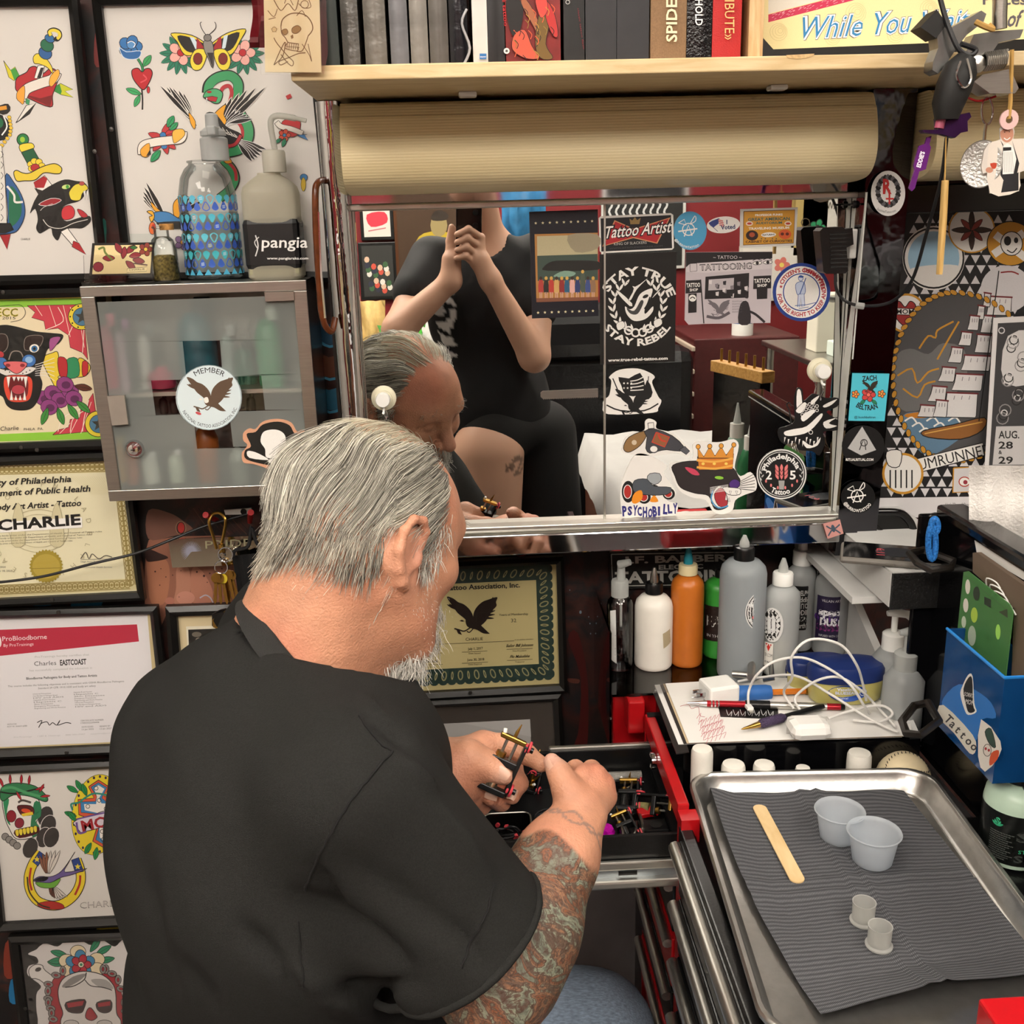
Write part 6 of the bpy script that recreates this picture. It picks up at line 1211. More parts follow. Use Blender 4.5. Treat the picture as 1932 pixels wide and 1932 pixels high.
# the stool he sits on
st=thing('stool','round black padded stool under the seated person','stool',((HPR+HPL)/2*(1,1,0)))
sc_=(HPR+HPL)/2;zt0=min(HPR[2],HPL[2])-.125;part(st,'seat',MB().lathe([(.0,zt0-.07),(.16,zt0-.07),(.18,zt0-.05),(.18,zt0-.02),(.16,zt0),(0,zt0)],(sc_[0],sc_[1],0),n=32),mat('black_vinyl','#121212',.4,var=.1));part(st,'column',MB().lathe([(.025,.06),(.025,zt0-.07)],(sc_[0],sc_[1],0),n=16),M_chrome2)
for i in range(5):a=i*2*PI/5;part(st,'foot',MB().tube([(sc_[0],sc_[1],.07),(sc_[0]+.25*math.cos(a),sc_[1]+.25*math.sin(a),.05),(sc_[0]+.26*math.cos(a),sc_[1]+.26*math.sin(a),.0)],.014,8),M_chrome2)
# tool chest with its open drawer
FX=.248
ch=thing('tool_chest','black and red steel tool chest with satin drawer pulls beside the stool','tool chest',(.45,.9,0))
M_blkst=mat('black_powder_steel','#0f0f10',.3,var=.15,bump=.1,bscale=400)
YN,YF,YD=.42,1.375,1.118
ZT2=.80
part(ch,'carcass',MB().box((FX+.004,YN,.06),(.66,YD-.012,ZT2-.02)).box((FX+.004,YD+.012,.06),(.66,YF,.715)),M_blkst,False)
part(ch,'rear_wall',MB().box((.64,YN,ZT2-.02),(.66,YF,ZT2+.01)),M_blkst,False);part(ch,'far_wall',MB().box((FX,YF-.012,.715),(.66,YF,ZT2+.03)),M_blkst,False)
part(ch,'well_floor',MB().box((FX+.004,YD-.012,ZT2-.06),(.66,YF,ZT2-.05)),M_blkst,False)
part(ch,'top_rim',MB().box((FX-.004,YN,ZT2-.02),(FX+.012,YD,ZT2+.006),.002),M_blkst);part(ch,'near_deck',MB().box((FX+.012,YN,ZT2-.02),(.64,1.13,ZT2-.012)),M_blkst,False)
part(ch,'divider_post',MB().box((FX-.003,YD-.012,.30),(FX+.02,YD+.012,ZT2+.02)),M_red,False);part(ch,'red_edge',MB().box((FX-.003,YD+.012,ZT2+.0),(FX+.012,YF,ZT2+.028),.002),M_red);part(ch,'end_panel',MB().box((FX-.002,YF,.06),(.66,YF+.006,ZT2+.02)),M_red,False)
for k,zc in enumerate((.757,.672,.585,.50,.41)):
 d=part(ch,'drawer',MB().box((FX-.006,YN+.01,zc-.038),(FX+.006,YD-.016,zc+.038),.002),M_blkst);part(d,'pull',MB().tube([(FX-.012,YN+.01,zc+.030),(FX-.012,YD-.018,zc+.030)],.0085,10),M_alu)
for k,zc in enumerate((.672,.585,.50,.41)):
 d=part(ch,'drawer',MB().box((FX-.006,YD+.016,zc-.038),(FX+.006,YF-.01,zc+.038),.002),M_blkst if k%2==0 else M_red);part(d,'pull',MB().tube([(FX-.011,YD+.018,zc+.030),(FX-.011,YF-.012,zc+.030)],.007,10),M_alu)
part(ch,'lock',MB().lathe([(.012,0),(.012,.006),(.008,.008),(0,.008)],atX(1236,1435,FX-.004),(-1,0,0),20),M_chrome2)
# open drawer
DX0=-.016;DY0,DY1=1.131,1.356;DZ1=.785;DZ0=.722
od=thing('open_drawer','pulled out black drawer full of tattoo machines and cords','drawer',((DX0+FX)/2,(DY0+DY1)/2,DZ0))
part(od,'bottom',MB().box((DX0,DY0,DZ0),(.45,DY1,DZ0+.003)),M_blkst,False)
part(od,'near_wall',MB().box((DX0,DY0,DZ0),(.45,DY0+.006,DZ1),.001),M_blkst);part(od,'far_wall',MB().box((DX0,DY1-.006,DZ0),(.45,DY1,DZ1),.001),M_blkst)
part(od,'front_panel',MB().box((DX0-.014,DY0-.014,DZ0-.012),(DX0,DY1+.012,DZ1+.004),.002),M_blkst);part(od,'pull',MB().box((DX0-.023,DY0-.014,DZ0+.03),(DX0-.0145,DY1+.012,DZ1+.008),.003),M_alu)
part(od,'slide',MB().box((.06,DY0-.008,DZ0+.018),(.45,DY0-.001,DZ0+.03),.002),M_alu);part(od,'slide',MB().box((.06,DY0-.014,DZ0-.006),(.45,DY0-.0005,DZ0+.006),.003),M_alu);part(od,'slide_web',MB().box((.06,DY0-.004,DZ0+.004),(.45,DY0-.0005,DZ0+.02)),mat('galvanised','#9aa2a8',.4,.9,var=.1));part(od,'far_slide',MB().box((.10,DY1,DZ1-.004),(.45,DY1+.008,DZ1+.004),.002),M_alu)
q=atY(1185,1580,DY0-.0045);part(od,'slide_slot',MB().box((q[0]-.012,DY0-.0052,DZ0+.009),(q[0]+.012,DY0-.0045,DZ0+.015)),M_blackpl)
DF=DZ0+.004
def loops(cx,cy,r,n,z,seed,rad=.0016):
 g=random.Random(seed);o=[]
 for i in range(n*10):a=i*2*PI/10+g.uniform(-.12,.12);rr=r*(1+g.uniform(-.2,.12));o.append((cx+rr*math.cos(a)*1.25,cy+rr*math.sin(a)*.85,z+.0012*i/4+g.uniform(0,.006)))
 return MB().tube(spline(o,3),rad,6)
M_cord=mat('black_silicone_cord','#17181b',.45,var=.1);M_tip=mat('coral_red_tip','#c8404a',.45,var=.1)
tin=thing('parts_tin','open rectangular tin of red tipped clip cords in the drawer','tin',(.03,1.175,DF));tw=[atZ(x,y,DF+.03)for x,y in((913,1540),(1000,1532),(1006,1588),(918,1592))]
x0,x1,y0,y1=min(p[0]for p in tw),max(p[0]for p in tw),min(p[1]for p in tw),max(p[1]for p in tw)
def rrect(x0,x1,y0,y1,r,n=5):return[(cx+r*math.cos(a),cy+r*math.sin(a))for cx,cy,a0 in((x1-r,y1-r,0),(x0+r,y1-r,PI/2),(x0+r,y0+r,PI),(x1-r,y0+r,3*PI/2))for a in[a0+PI/2*i/(n-1)for i in range(n)]]
def shell(loops_,closed_bottom=True):
 n=len(loops_[0]);m=MB();m.add([p for l in loops_ for p in l],[(i*n+j,i*n+(j+1)%n,(i+1)*n+(j+1)%n,(i+1)*n+j)for i in range(len(loops_)-1)for j in range(n)]+([tuple(range(n-1,-1,-1))]if closed_bottom else[]));return m
rr=rrect(x0,x1,y0,y1,.01);part(tin,'box',shell([[(x,y,DF)for x,y in rr],[(x,y,DF+.03)for x,y in rr],[(x*.998+.00002,y*.9985,DF+.03)for x,y in rr],[(x*.998+.00002,y*.9985,DF+.001)for x,y in rr]]),mat('dark_tin','#3a3a38',.3,.9,var=.15));part(tin,'rolled_rim',MB().tube([(x,y,DF+.03)for x,y in rr],.0014,6,True),M_steel)
g=random.Random(5)
for i in range(6):
 cx,cy=x0+.012+g.random()*(x1-x0-.024),y0+.012+g.random()*(y1-y0-.024);c=thing('clip_cord',['lowest coil of','second coil of','tight coil of','loose loop of','upper coil of','topmost coil of'][i]+' red tipped black cord inside the tin','cord',(cx,cy,DF+.002),'red tipped cords in the drawer tin')
 part(c,'cord',loops((x0+x1)/2+g.uniform(-.006,.006),(y0+y1)/2+g.uniform(-.006,.006),.013+g.random()*.005,1,DF+.003+.0035*i,i),M_cord)
 for k in range(3):a=g.random()*6.28;px_,py_=cx+.006*math.cos(a*2),cy+.006*math.sin(a*3);px_=min(max(px_,x0+.008),x1-.008);py_=min(max(py_,y0+.008),y1-.008);zz=DF+.008+.003*i;part(c,'tip',MB().tube([(px_,py_,zz),(px_+.004*math.cos(a),py_+.004*math.sin(a),zz+.001)],.003,8),M_tip)
for i in range(4):
 p=atZ(1030+9*(i%2),1550+i*7,DF+.01);tag(part(thing('clip_cord',['widest','second widest','smaller','topmost'][i]+' plain black cord coil heaped beside the tin','cord',p,'plain black cords in the drawer'),'cord',loops(p[0]+.012,p[1]+.004,.026-i*.003,3,DF+.002+i*.006,20+i),M_cord))
 # tattoo machines
M_gun=mat('dark_machine_frame','#2a2a2b',.35,.7,var=.2);M_copper=mat('silver_foil_coil','#9a948c',.3,.9,var=.4,scale=120)
def machine(label,c,u,v,s=1.0,coil=None,group=None,frame=None,name='tattoo_machine'):
 """u: long axis, v: sideways axis; lengths in metres"""
 c=np.array(c,float);u=np.array(u,float);u/=np.linalg.norm(u);v=np.array(v,float);v-=u*(u@v);v/=np.linalg.norm(v);w=np.cross(u,v);P=lambda a,b,d:c+(u*a+v*b+w*d)*s
 t=thing(name,label,'tattoo machine',c,group);fm=frame or M_gun
 def bar(nm,a0,a1,b0,b1,d0,d1,m):part(t,nm,MB().obox(P((a0+a1)/2,(b0+b1)/2,(d0+d1)/2),u*s*(a1-a0)/2,v*s*(b1-b0)/2,w*s*(d1-d0)/2,.0012),m)
 bar('base_plate',-.030,-.024,-.016,.014,-.007,.007,fm);bar('side_plate',-.028,.026,.012,.016,-.006,.006,fm);bar('yoke',-.001,.006,-.014,.013,-.007,.007,fm);bar('armature_bar',.024,.029,-.014,.013,-.004,.004,M_brass)
 part(t,'coil',MB().tube([P(-.024,-.004,0),P(-.004,-.004,0)],.0078*s,18),coil or M_copper);part(t,'coil_core',MB().tube([P(.006,-.006,0),P(.011,-.006,0)],.0052*s,14),M_brass)
 for b in(-.006,.004):part(t,'post',MB().tube([P(.006,b,.0),P(.025,b,0)],.0016*s,8),M_steel)
 part(t,'contact_screw',MB().tube([P(.029,.0,0),P(.034,.0,0),P(.043,.001,0)],[.0018*s,.0018*s,.0004*s],8),M_brass);part(t,'nipple',MB().tube([P(.029,-.011,0),P(.033,-.012,0)],.002*s,8),M_white)
 for a in(.022,.0255):part(t,'rubber_ring',MB().tube([P(a,.0155+math.cos(q)*.0,0)+(v*math.cos(q)*.0+u*math.cos(q)*.005+w*math.sin(q)*.005)*s+v*(a-.0235)*.9*s for q in[2*PI*i/14 for i in range(14)]],.0014*s,6,True),M_tip)
 for a in(.014,.018):part(t,'rubber_ring',MB().tube([P(-.021,a,0)+(u*math.cos(q)*.0055+w*math.sin(q)*.0055)*s for q in[2*PI*i/14 for i in range(14)]],.0014*s,6,True),M_tip)
 part(t,'thumb_screw',MB().tube([P(-.021,.012,0),P(-.021,.023,0)],.003*s,10),M_blackpl);part(t,'thumb_screw',MB().tube([P(.0235,.013,0),P(.0235,.022,0)],.003*s,10),M_blackpl)
 vz=part(t,'tube_vise',MB().tube([P(-.014,-.016,0),P(-.014,-.025,0)],.0038*s,10),fm)
 for a in(-.0185,-.0095):part(vz,'wing_nut',MB().obox(P(a,-.024,0),u*.0032*s,v*.0015*s,w*.0022*s,.0008),M_steel)
 return t
zc_=1.114;machine('dark tattoo machine with brass bar and red rings held in the hands',atD(949,1441,zc_),atD(972,1396,zc_)-atD(931,1486,zc_),atD(985,1412,zc_)-atD(955,1398,zc_),1.1,coil=mat('gold_silver_foil_coil','#b8a890',.15,.9,var=.5,scale=160))
red_stripe=mat('red_white_striped_coil','#b02a30',.35);nt=red_stripe.node_tree;w_=nd(nt,'ShaderNodeTexWave');w_.inputs['Scale'].default_value=60;r_=nd(nt,'ShaderNodeValToRGB');r_.color_ramp.interpolation='CONSTANT';r_.color_ramp.elements[0].color=(*lin('#b02a30'),1);r_.color_ramp.elements[1].position=.5;r_.color_ramp.elements[1].color=(*lin('#e0d8d0'),1);tc_=nd(nt,'ShaderNodeTexCoord');nt.links.new(tc_.outputs['Object'],w_.inputs['Vector']);nt.links.new(w_.outputs[1],r_.inputs[0]);nt.links.new(r_.outputs[0],nt.nodes['Principled BSDF'].inputs['Base Color'])
gd='tattoo machines lying in the drawer'
machine('tattoo machine with a red and white striped coil in the drawer',atZ(980,1488,DF+.02),(.6,-.2,.5),(.2,.8,.2),.95,red_stripe,gd);machine('tattoo machine with a round dark coil lying behind the striped one',atZ(1005,1462,DF+.02),(.3,.4,.8),(.8,-.3,0),.9,mat('dark_coil','#2a2624',.3,.3),gd)
machine('steel tattoo machine at the corner of the open drawer',atZ(1185,1500,DF+.02),(.2,.9,.3),(.9,-.2,.1),1.0,mat('black_coil','#141414',.25),gd);machine('camouflage coil tattoo machine by the chest end of the drawer',atZ(1232,1520,DF+.02),(.8,-.5,.2),(.3,.5,.7),1.0,mat('camo_coil','#7a7448',.4,var=.7,scale=90),gd);machine('tattoo machine below the right wrist in the drawer',atZ(1180,1560,DF+.016),(-.2,.9,.2),(.9,.2,.3),.9,mat('black_coil',''),gd)
t=solo('grip_tube',MB().tube([atZ(1140,1466,DF+.02),atZ(1210,1463,DF+.02)],.0075,16),mat('knurled_steel','#b4b2ac',.35,.9,bump=.9,bscale=900),'knurled steel grip tube lying along the drawer wall','grip')
p=atZ(1144,1570,DF+.008);solo('gemstone',MB().lathe([(0,-.006),(.012,.003),(.008,.009),(0,.009)],p,(0.2,-.3,1),8),mat('magenta_gem','#c010a8',.08,.3,var=.5,scale=120),'faceted magenta gem in the drawer beside the wrist','gem',smooth=False)
a,b=atZ(1208,1570,DF+.012),atZ(1264,1548,DF+.012);t=thing('pocket_box','small flat black box in the corner of the open drawer','box',(a[0]+.02,a[1],DF));part(t,'case',MB().box((a[0],a[1],DF),(b[0]-.004,a[1]+.03,DF+.013),.003),M_blackpl);part(t,'thumb_slot',MB().lathe([(.008,DF+.013),(.008,DF+.0135),(0,DF+.0135)],(a[0]+.024,a[1]+.014,0)),M_rubber)
p=atZ(1222,1532,DF+.014);solo('matchbook',MB().obox(p,(.014,.002,.001),(-.001,.006,.002),(0,0,.003),.001),M_red,'tiny red matchbox resting on the clutter of the drawer','matchbox')
for i,(x0_,y0_,x1_,y1_)in enumerate(((1168,1545,1175,1590),(1205,1530,1212,1582),(1160,1500,1205,1472),(1190,1590,1200,1550))):
 solo('machine_spring',MB().tube(spline([atZ(x0_,y0_,DF+.01),atZ((x0_+x1_)/2+4,(y0_+y1_)/2,DF+.022),atZ(x1_,y1_,DF+.012)],5),.002,6),M_steel,'bent steel spring bar '+['beside the magenta gem','beside the flat black box','under the knurled grip tube','at the near wall of the drawer'][i],'spring','loose steel bars in the drawer')
 # lower wall lining and dark gap under the drawer
struct('trim_1',MB().box((-.45,1.588,0),(.75,1.5995,.60)),mat('grey_wall_panel','#8c8486',.6,var=.12,scale=14))
# steel tray with its things
TC=np.array((.424,.977));TA=math.radians(-3);TZ=.822;ca_,sa_=math.cos(TA),math.sin(TA)
def tr(x,y,z):return(TC[0]+x*ca_-y*sa_,TC[1]+x*sa_+y*ca_,z)
ty=thing('steel_tray','rimmed aluminium sheet tray on top of the tool chest','tray',(*TC,TZ-.028));lv=[]
for dw,z,r in((-.018,TZ-.0265,.03),(-.018,TZ-.025,.03),(-.0145,TZ-.023,.032),(-.006,TZ-.004,.036),(-.005,TZ-.001,.036),(-.003,TZ+.001,.037),(.001,TZ+.001,.038),(.003,TZ-.001,.039),(.003,TZ-.005,.039),(.0,TZ-.007,.038),(-.003,TZ-.006,.037),(-.005,TZ-.0075,.036),(-.0145,TZ-.0275,.032)):
 lv.append([tr(x,y,z)for x,y in rrect(-.160-dw,.160+dw,-.2285-dw,.2285+dw,r,7)])
part(ty,'pan',shell(lv),mat('scuffed_aluminium','#b8b6b2',.3,.95,var=.08,scale=60,bump=.06,bscale=300))
FZ=TZ-.025
def bibmat():
 m=mat('dark_grey_bib','#3b3c3f',.9);nt=m.node_tree;b=nt.nodes['Principled BSDF'];at=nd(nt,'ShaderNodeUVMap');w=nd(nt,'ShaderNodeTexWave',bands_direction='Y');w.inputs['Scale'].default_value=4.1;w.inputs['Distortion'].default_value=1.6;w.inputs['Detail'].default_value=1.5;w.inputs['Detail Scale'].default_value=1.2;nt.links.new(at.outputs[0],w.inputs['Vector'])
 w2=nd(nt,'ShaderNodeTexWave',bands_direction='X');w2.inputs['Scale'].default_value=14;nt.links.new(at.outputs[0],w2.inputs['Vector']);mu_=nd(nt,'ShaderNodeMath',operation='MULTIPLY');nt.links.new(w.outputs[1],mu_.inputs[0]);nt.links.new(w2.outputs[1],mu_.inputs[1])
 r=nd(nt,'ShaderNodeValToRGB');r.color_ramp.elements[0].color=(*lin('#3a3b3f'),1);r.color_ramp.elements[1].color=(*lin('#6c6d71'),1);nt.links.new(mu_.outputs[0],r.inputs[0]);nt.links.new(r.outputs[0],b.inputs['Base Color']);bp=nd(nt,'ShaderNodeBump');bp.inputs['Strength'].default_value=.5;bp.inputs['Distance'].default_value=.001;nt.links.new(w.outputs[1],bp.inputs['Height']);nt.links.new(bp.outputs[0],b.inputs['Normal']);return m
cor=[np.array(p)for p in((1333,1478),(1702,1490),(1985,1845),(1548,1925))];NS,NT=40,60;rows=[]
for j in range(NT):
 t=j/(NT-1);row=[]
 for i in range(NS):
  s=i/(NS-1);p=(cor[0]*(1-s)+cor[1]*s)*(1-t)+(cor[3]*(1-s)+cor[2]*s)*t;p=p+np.array((-24*math.sin(PI*t)*(1-s),12*math.sin(PI*s*2)*(1-t)**6));W_=atZ(p[0],p[1],FZ)
  z=.0016+.0012*math.sin(s*9+t*3)**2+.0035*(math.exp(-((s-.47)/.022)**2)+math.exp(-((s-.54)/.022)**2))+.003*(math.exp(-((t-.445)/.016)**2)+math.exp(-((t-.495)/.016)**2))+.010*max(0,.12-s)/.12*(1-t)+.016*max(0,t-.86)/.14*(.35+.65*math.sin(PI*s)**2)*(s<.95)+.004*math.exp(-((t-.72)/.09)**2)*math.exp(-((s-.1)/.12)**2)
  row.append((W_[0],W_[1],FZ+max(z,.0006)))
 rows.append(row)
bb=thing('dental_bib','dark grey crepe paper bib spread in the steel tray','bib',rows[NT//2][NS//2]);o=part(bb,'sheet',MB().grid(rows),bibmat(),'all');uv=o.data.uv_layers.new(name='UVMap');vi=np.empty(len(o.data.loops),'i');o.data.loops.foreach_get('vertex_index',vi);uv.data.foreach_set('uv',np.stack([(vi%NS)/NS*.33,(vi//NS)/NT*.46],1).astype('f').ravel()*10)
A=Art(onZ(FZ));A.poly([(1400,1490),(1540,1487),(1700,1482),(1690,1500),(1540,1502),(1420,1500)],'#d8d6d2');
for i in range(6):A.line([(1395+i*4,1488+i*2),(1440+i*2,1487+i*2)],1,'#444')
A.build(ty,'printed_slip')
BZ=FZ+.0042
e0,e1=atZ(1434,1527,BZ),atZ(1503,1658,BZ);d_=(e1-e0);L_=np.linalg.norm(d_);d_/=L_;n_=np.array((-d_[1],d_[0],0));pts=[e0+d_*(L_/2)+d_*(L_/2*math.cos(a)if abs(math.cos(a))<.0 else((L_/2)*np.sign(math.cos(a))+.0088*math.cos(a)))+n_*.0088*math.sin(a)for a in[PI/24+2*PI*i/24 for i in range(24)]]
solo('tongue_depressor',MB().prism(pts,(0,0,.0016)),wood_mat('birch_stick','#dcc193','#cdae7c',(6,2,2)),'flat wooden tongue depressor on the grey bib','stick',smooth=False)
M_cup=plastic('translucent_cup','#e2e8ee',.2,.55)
def cup(px,py,s,label,top=.0305,bot=.0235,h=.041,lip=.0022):
 p=atZ(px,py,BZ);t=thing('portion_cup',label,'cup',p,'translucent portion cups on the tray')
 part(t,'cup',MB().lathe([(0,.0015),(bot*s*.92,0),(bot*s,.002),(top*s*.96,h*s*.93),(top*s,h*s*.95),(top*s+lip,h*s),(top*s+lip*.6,h*s+.0015),(top*s-.0006,h*s),(top*s*.94,h*s*.9),(bot*s*.95,.003),(0,.003)],p,n=40,cap=False),M_cup);return t
cup(1581,1580,.93,'translucent portion cup farther from the ink caps');cup(1645,1624,.97,'translucent portion cup nearer the ink caps')
def inkcap(px,py,label):
 p=atZ(px,py,BZ);t=thing('ink_cap',label,'ink cap',p,'tiny clear ink caps on the bib');part(t,'cap',MB().lathe([(0,0),(.0138,0),(.0142,.002),(.0118,.0035),(.0122,.024),(.0126,.0248),(.0115,.0245),(.0108,.006),(0,.005)],p,n=30,cap=False),plastic('clear_ink_cap','#e6e6e2',.2,.68))
inkcap(1628,1738,'tiny clear ink cap nearer the portion cups');inkcap(1658,1784,'tiny clear ink cap farther from the portion cups')
# foam soap bottle
p=atZ(1906,1612,ZT2-.01);t=thing('soap_bottle','pale green soap bottle with black printed label and twist cap','bottle',p);p=np.array(p)
part(t,'bottle',MB().lathe([(.032,0),(.0365,.003),(.037,.01),(.037,.075),(.035,.088),(.026,.099),(.0185,.102),(.0185,.107)],p,n=40),mat('mint_bottle','#b9d2be',.3,var=.04));part(t,'cap',MB().lathe([(.0215,.105),(.0215,.124),(.019,.126),(.0105,.127)],p,n=40),M_blackpl);part(t,'nozzle',MB().lathe([(.0125,.126),(.0125,.134),(.0105,.136),(.0105,.142),(.007,.156),(.0045,.158),(.0045,.162),(0,.163)],p,n=24),M_white)
part(t,'label',MB().lathe([(.0373,.008),(.0373,.073)],p,n=40,cap=False),mat('black_gloss_label','#0f1211',.3,var=.1));thc=math.atan2(-p[1],-p[0])
def lab(x,y,h):a=thc+x/.0374;return np.array((p[0]+(.0374+h)*math.cos(a),p[1]+(.0374+h)*math.sin(a),p[2]+y))
class Up(Art):pass
A=Art(lambda x,y,h:lab(x,-y,h),base=2e-4);A.text('S',-.0205,-.057,.008,'#3fbf8a',bold=.04)
for k in range(5):quill(A,-.018,-.055,-150+k*30,.008,.0016,'#2f9a70',0)
A.text('S',-.0205,-.057,.007,'#0f1211',bold=-.01)
for i in range(13):A.text('antimicrobial foam soap rinse and wipe away',-.026,-.047+i*.0028,.0013,'#8a908c',w=.028-(i*7%5)*.002)
A.text('S',.004,-.042,.012,'#3a3f3d',bold=.04,w=.016);A.text('STENCIL',.008,-.026,.0045,'#3fbf8a',w=.03);A.text('SE',.004,-.014,.009,'#3a3f3d',bold=.03,w=.02);A.build(t,'lettering')
# red box at the near corner
a=atZ(1845,1882,BZ+.062);t=thing('red_carton','red carton with white lettering at the tray corner','carton',(a[0]+.06,a[1]-.06,BZ));part(t,'carton',MB().box((a[0],a[1]-.11,BZ),(a[0]+.12,a[1],BZ+.062),.003),mat('glossy_red_card','#b8141c',.3,var=.05))
A=Art(lambda x,y,h:np.array((a[0]-h,a[1]-x,BZ+.062-y)));A.text('ANDOR',.008,.03,.011,'#e8c8c8',w=.06);A.build(t)
p=np.array((a[0]+.055,a[1]-.03,BZ+.062));part(t,'white_cap',MB().lathe([(.017,0),(.017,.012),(.015,.014),(0,.014)],p,n=28),M_white)
# bottles behind the paper stack
BZ2=.85
rb=thing('red_box','closed red steel box carrying the row of bottles','box',(.38,1.47,.0));part(rb,'body',MB().box((.205,1.428,.73),(.548,1.585,BZ2-.006),.003),M_red);part(rb,'step',MB().box((.222,1.384,.79),(.2475,1.4279,BZ2-.006),.003),M_red);part(rb,'stand',MB().box((.27,1.5,0),(.54,1.585,.73)),M_blkst,False);part(rb,'grip_slot',MB().box((.226,1.40,BZ2-.0058),(.243,1.409,BZ2-.0052)),M_blackpl,False)
ac=thing('acrylic_riser','clear acrylic riser under the bottles','riser',(.38,1.48,BZ2-.006));part(ac,'deck',MB().box((.20,1.40,BZ2-.0048),(.545,1.59,BZ2-.0008)),thin_glass('acrylic_deck',.06));part(ac,'side',MB().box((.196,1.40,.76),(.199,1.59,BZ2+.10)),thin_glass('acrylic_deck',.06))
GB='bottles on the red box under the mirror'
M_hdpe=plastic('natural_hdpe','#d4d8d8',.38,.22)
def sq(label,cx,base,hw,sh,cap,capm,body,tip=None,tipm=None,Y=None,capw=.5,liquid=None,name='squeeze_bottle'):
 """squeeze bottle: sh shoulder y, cap=(bottom,top) y, tip=top y"""
 Y=Y or atZ(cx,base-4,BZ2)[1];t=thing(name,label,'bottle',(*atY(cx,base,Y)[:2],BZ2),GB);h=base-sh
 P=[(hw*.9,base),(hw*.98,base-3),(hw,base-8),(hw,sh+hw*.55),(hw*.93,sh+hw*.25),(hw*.7,sh),(hw*capw*.85,sh-4),(hw*capw*.85,cap[0]-2)]
 X=atY(cx,base,Y)[0];z0=atY(cx,base,Y)[2];dz=BZ2-z0
 def lt(nm,pr,m):s_=pxs(cx,base,Y);part(t,nm,MB().lathe([(max(a,0)*s_,atY(cx,b,Y)[2]+dz)for a,b in pr],(X,Y,0),n=28),m)
 lt('bottle',P,body)
 if liquid:lt('liquid',[(hw*.88,base-2),(hw*.95,base-8),(hw*.95,liquid[0]),(0,liquid[0])],liquid[1])
 cw=hw*capw;lt('cap',[(cw,cap[0]),(cw,cap[1]+3),(cw*.92,cap[1]),(cw*.45,cap[1]-1),(0,cap[1]-1)],capm)
 if tip:lt('nozzle',[(cw*.5,cap[1]),(cw*.45,cap[1]-(cap[1]-tip)*.4),(cw*.2,tip+2),(cw*.16,tip),(0,tip)],tipm or M_white)
 return t,(X,Y,hw*pxs(cx,base,Y),dz)
def btl_art(cx,Y,r,dz):
 f=wrap(cx,1200,Y,r+.0004);A=Art(lambda x,y,h:f(x,y,h)+(0,0,dz),base=2e-4);A.mx=9;return A
t,q=sq('clear hand sanitizer pump bottle at the end of the row',1169,1262,24,1130,(1128,1098),M_frost,thin_glass('clear_pet',.07),liquid=(1185,thin_glass('clear_gel',.04,.02,'#eaf0f2')),name='pump_bottle',capw=.66)
p=atY(1172,1070,q[1]);part(t,'pump_head',MB().tube([p+(0,0,-.02),p,p+(-.002,-.004,.006),p+(.012,-.012,.012)],[.007,.006,.007,.005],12),M_frost);part(t,'dip_tube',MB().tube([p+(0,0,-.025),p+(0,0,-.10)],.002,8),M_frost)
A=btl_art(1169,q[1],q[2],q[3]);A.poly([(1146,1150),(1158,1146),(1160,1246),(1148,1240)],'#d8dad8')
for i in range(14):A.line([(1148,1154+i*6),(1158,1152+i*6)],1,'#777')
A.build(t,'lettering')
t,q=sq('white squeeze bottle with black cap and small taped note',1232,1258,35,1128,(1122,1103),M_blackpl,mat('white_ink_bottle','#dcd8cf',.35,var=.03),1075,M_steel,capw=.46)
A=btl_art(1232,q[1],q[2],q[3]);A.poly([(1244,1187),(1262,1182),(1266,1208),(1246,1215)],'#a89a7c');
for i in range(4):A.line([(1250,1190+i*6),(1262,1187+i*6)],1.2,'#4a4030')
A.build(t,'lettering')
sq('orange squeeze bottle with a cream cap and teal tip',1294,1253,30,1092,(1086,1068),mat('cream_cap','#d2c49a',.4),mat('orange_soap_bottle','#b5641f',.35,var=.05),1034,mat('teal_tip','#1f7f90',.35),capw=.58)
t,q=sq('bright green bottle with a black label half hidden by the tall bottle',1352,1250,28,1112,(1106,1092),M_blackpl,mat('green_soap_bottle','#3a9a3a',.35,var=.05),capw=.3,Y=1.53)
A=btl_art(1352,q[1],q[2],q[3]);A.poly([(1318,1152),(1388,1152),(1388,1216),(1318,1216)],'#2a1a16');A.line([(1318,1201),(1388,1201)],1,'#ccc');A.text('EAR',1325,1190,20,'#e0e0da',w=44);A.text('IN THE MI',1326,1209,5,'#ddd',w=36);A.build(t,'lettering')
M_philA='#0f0f10'
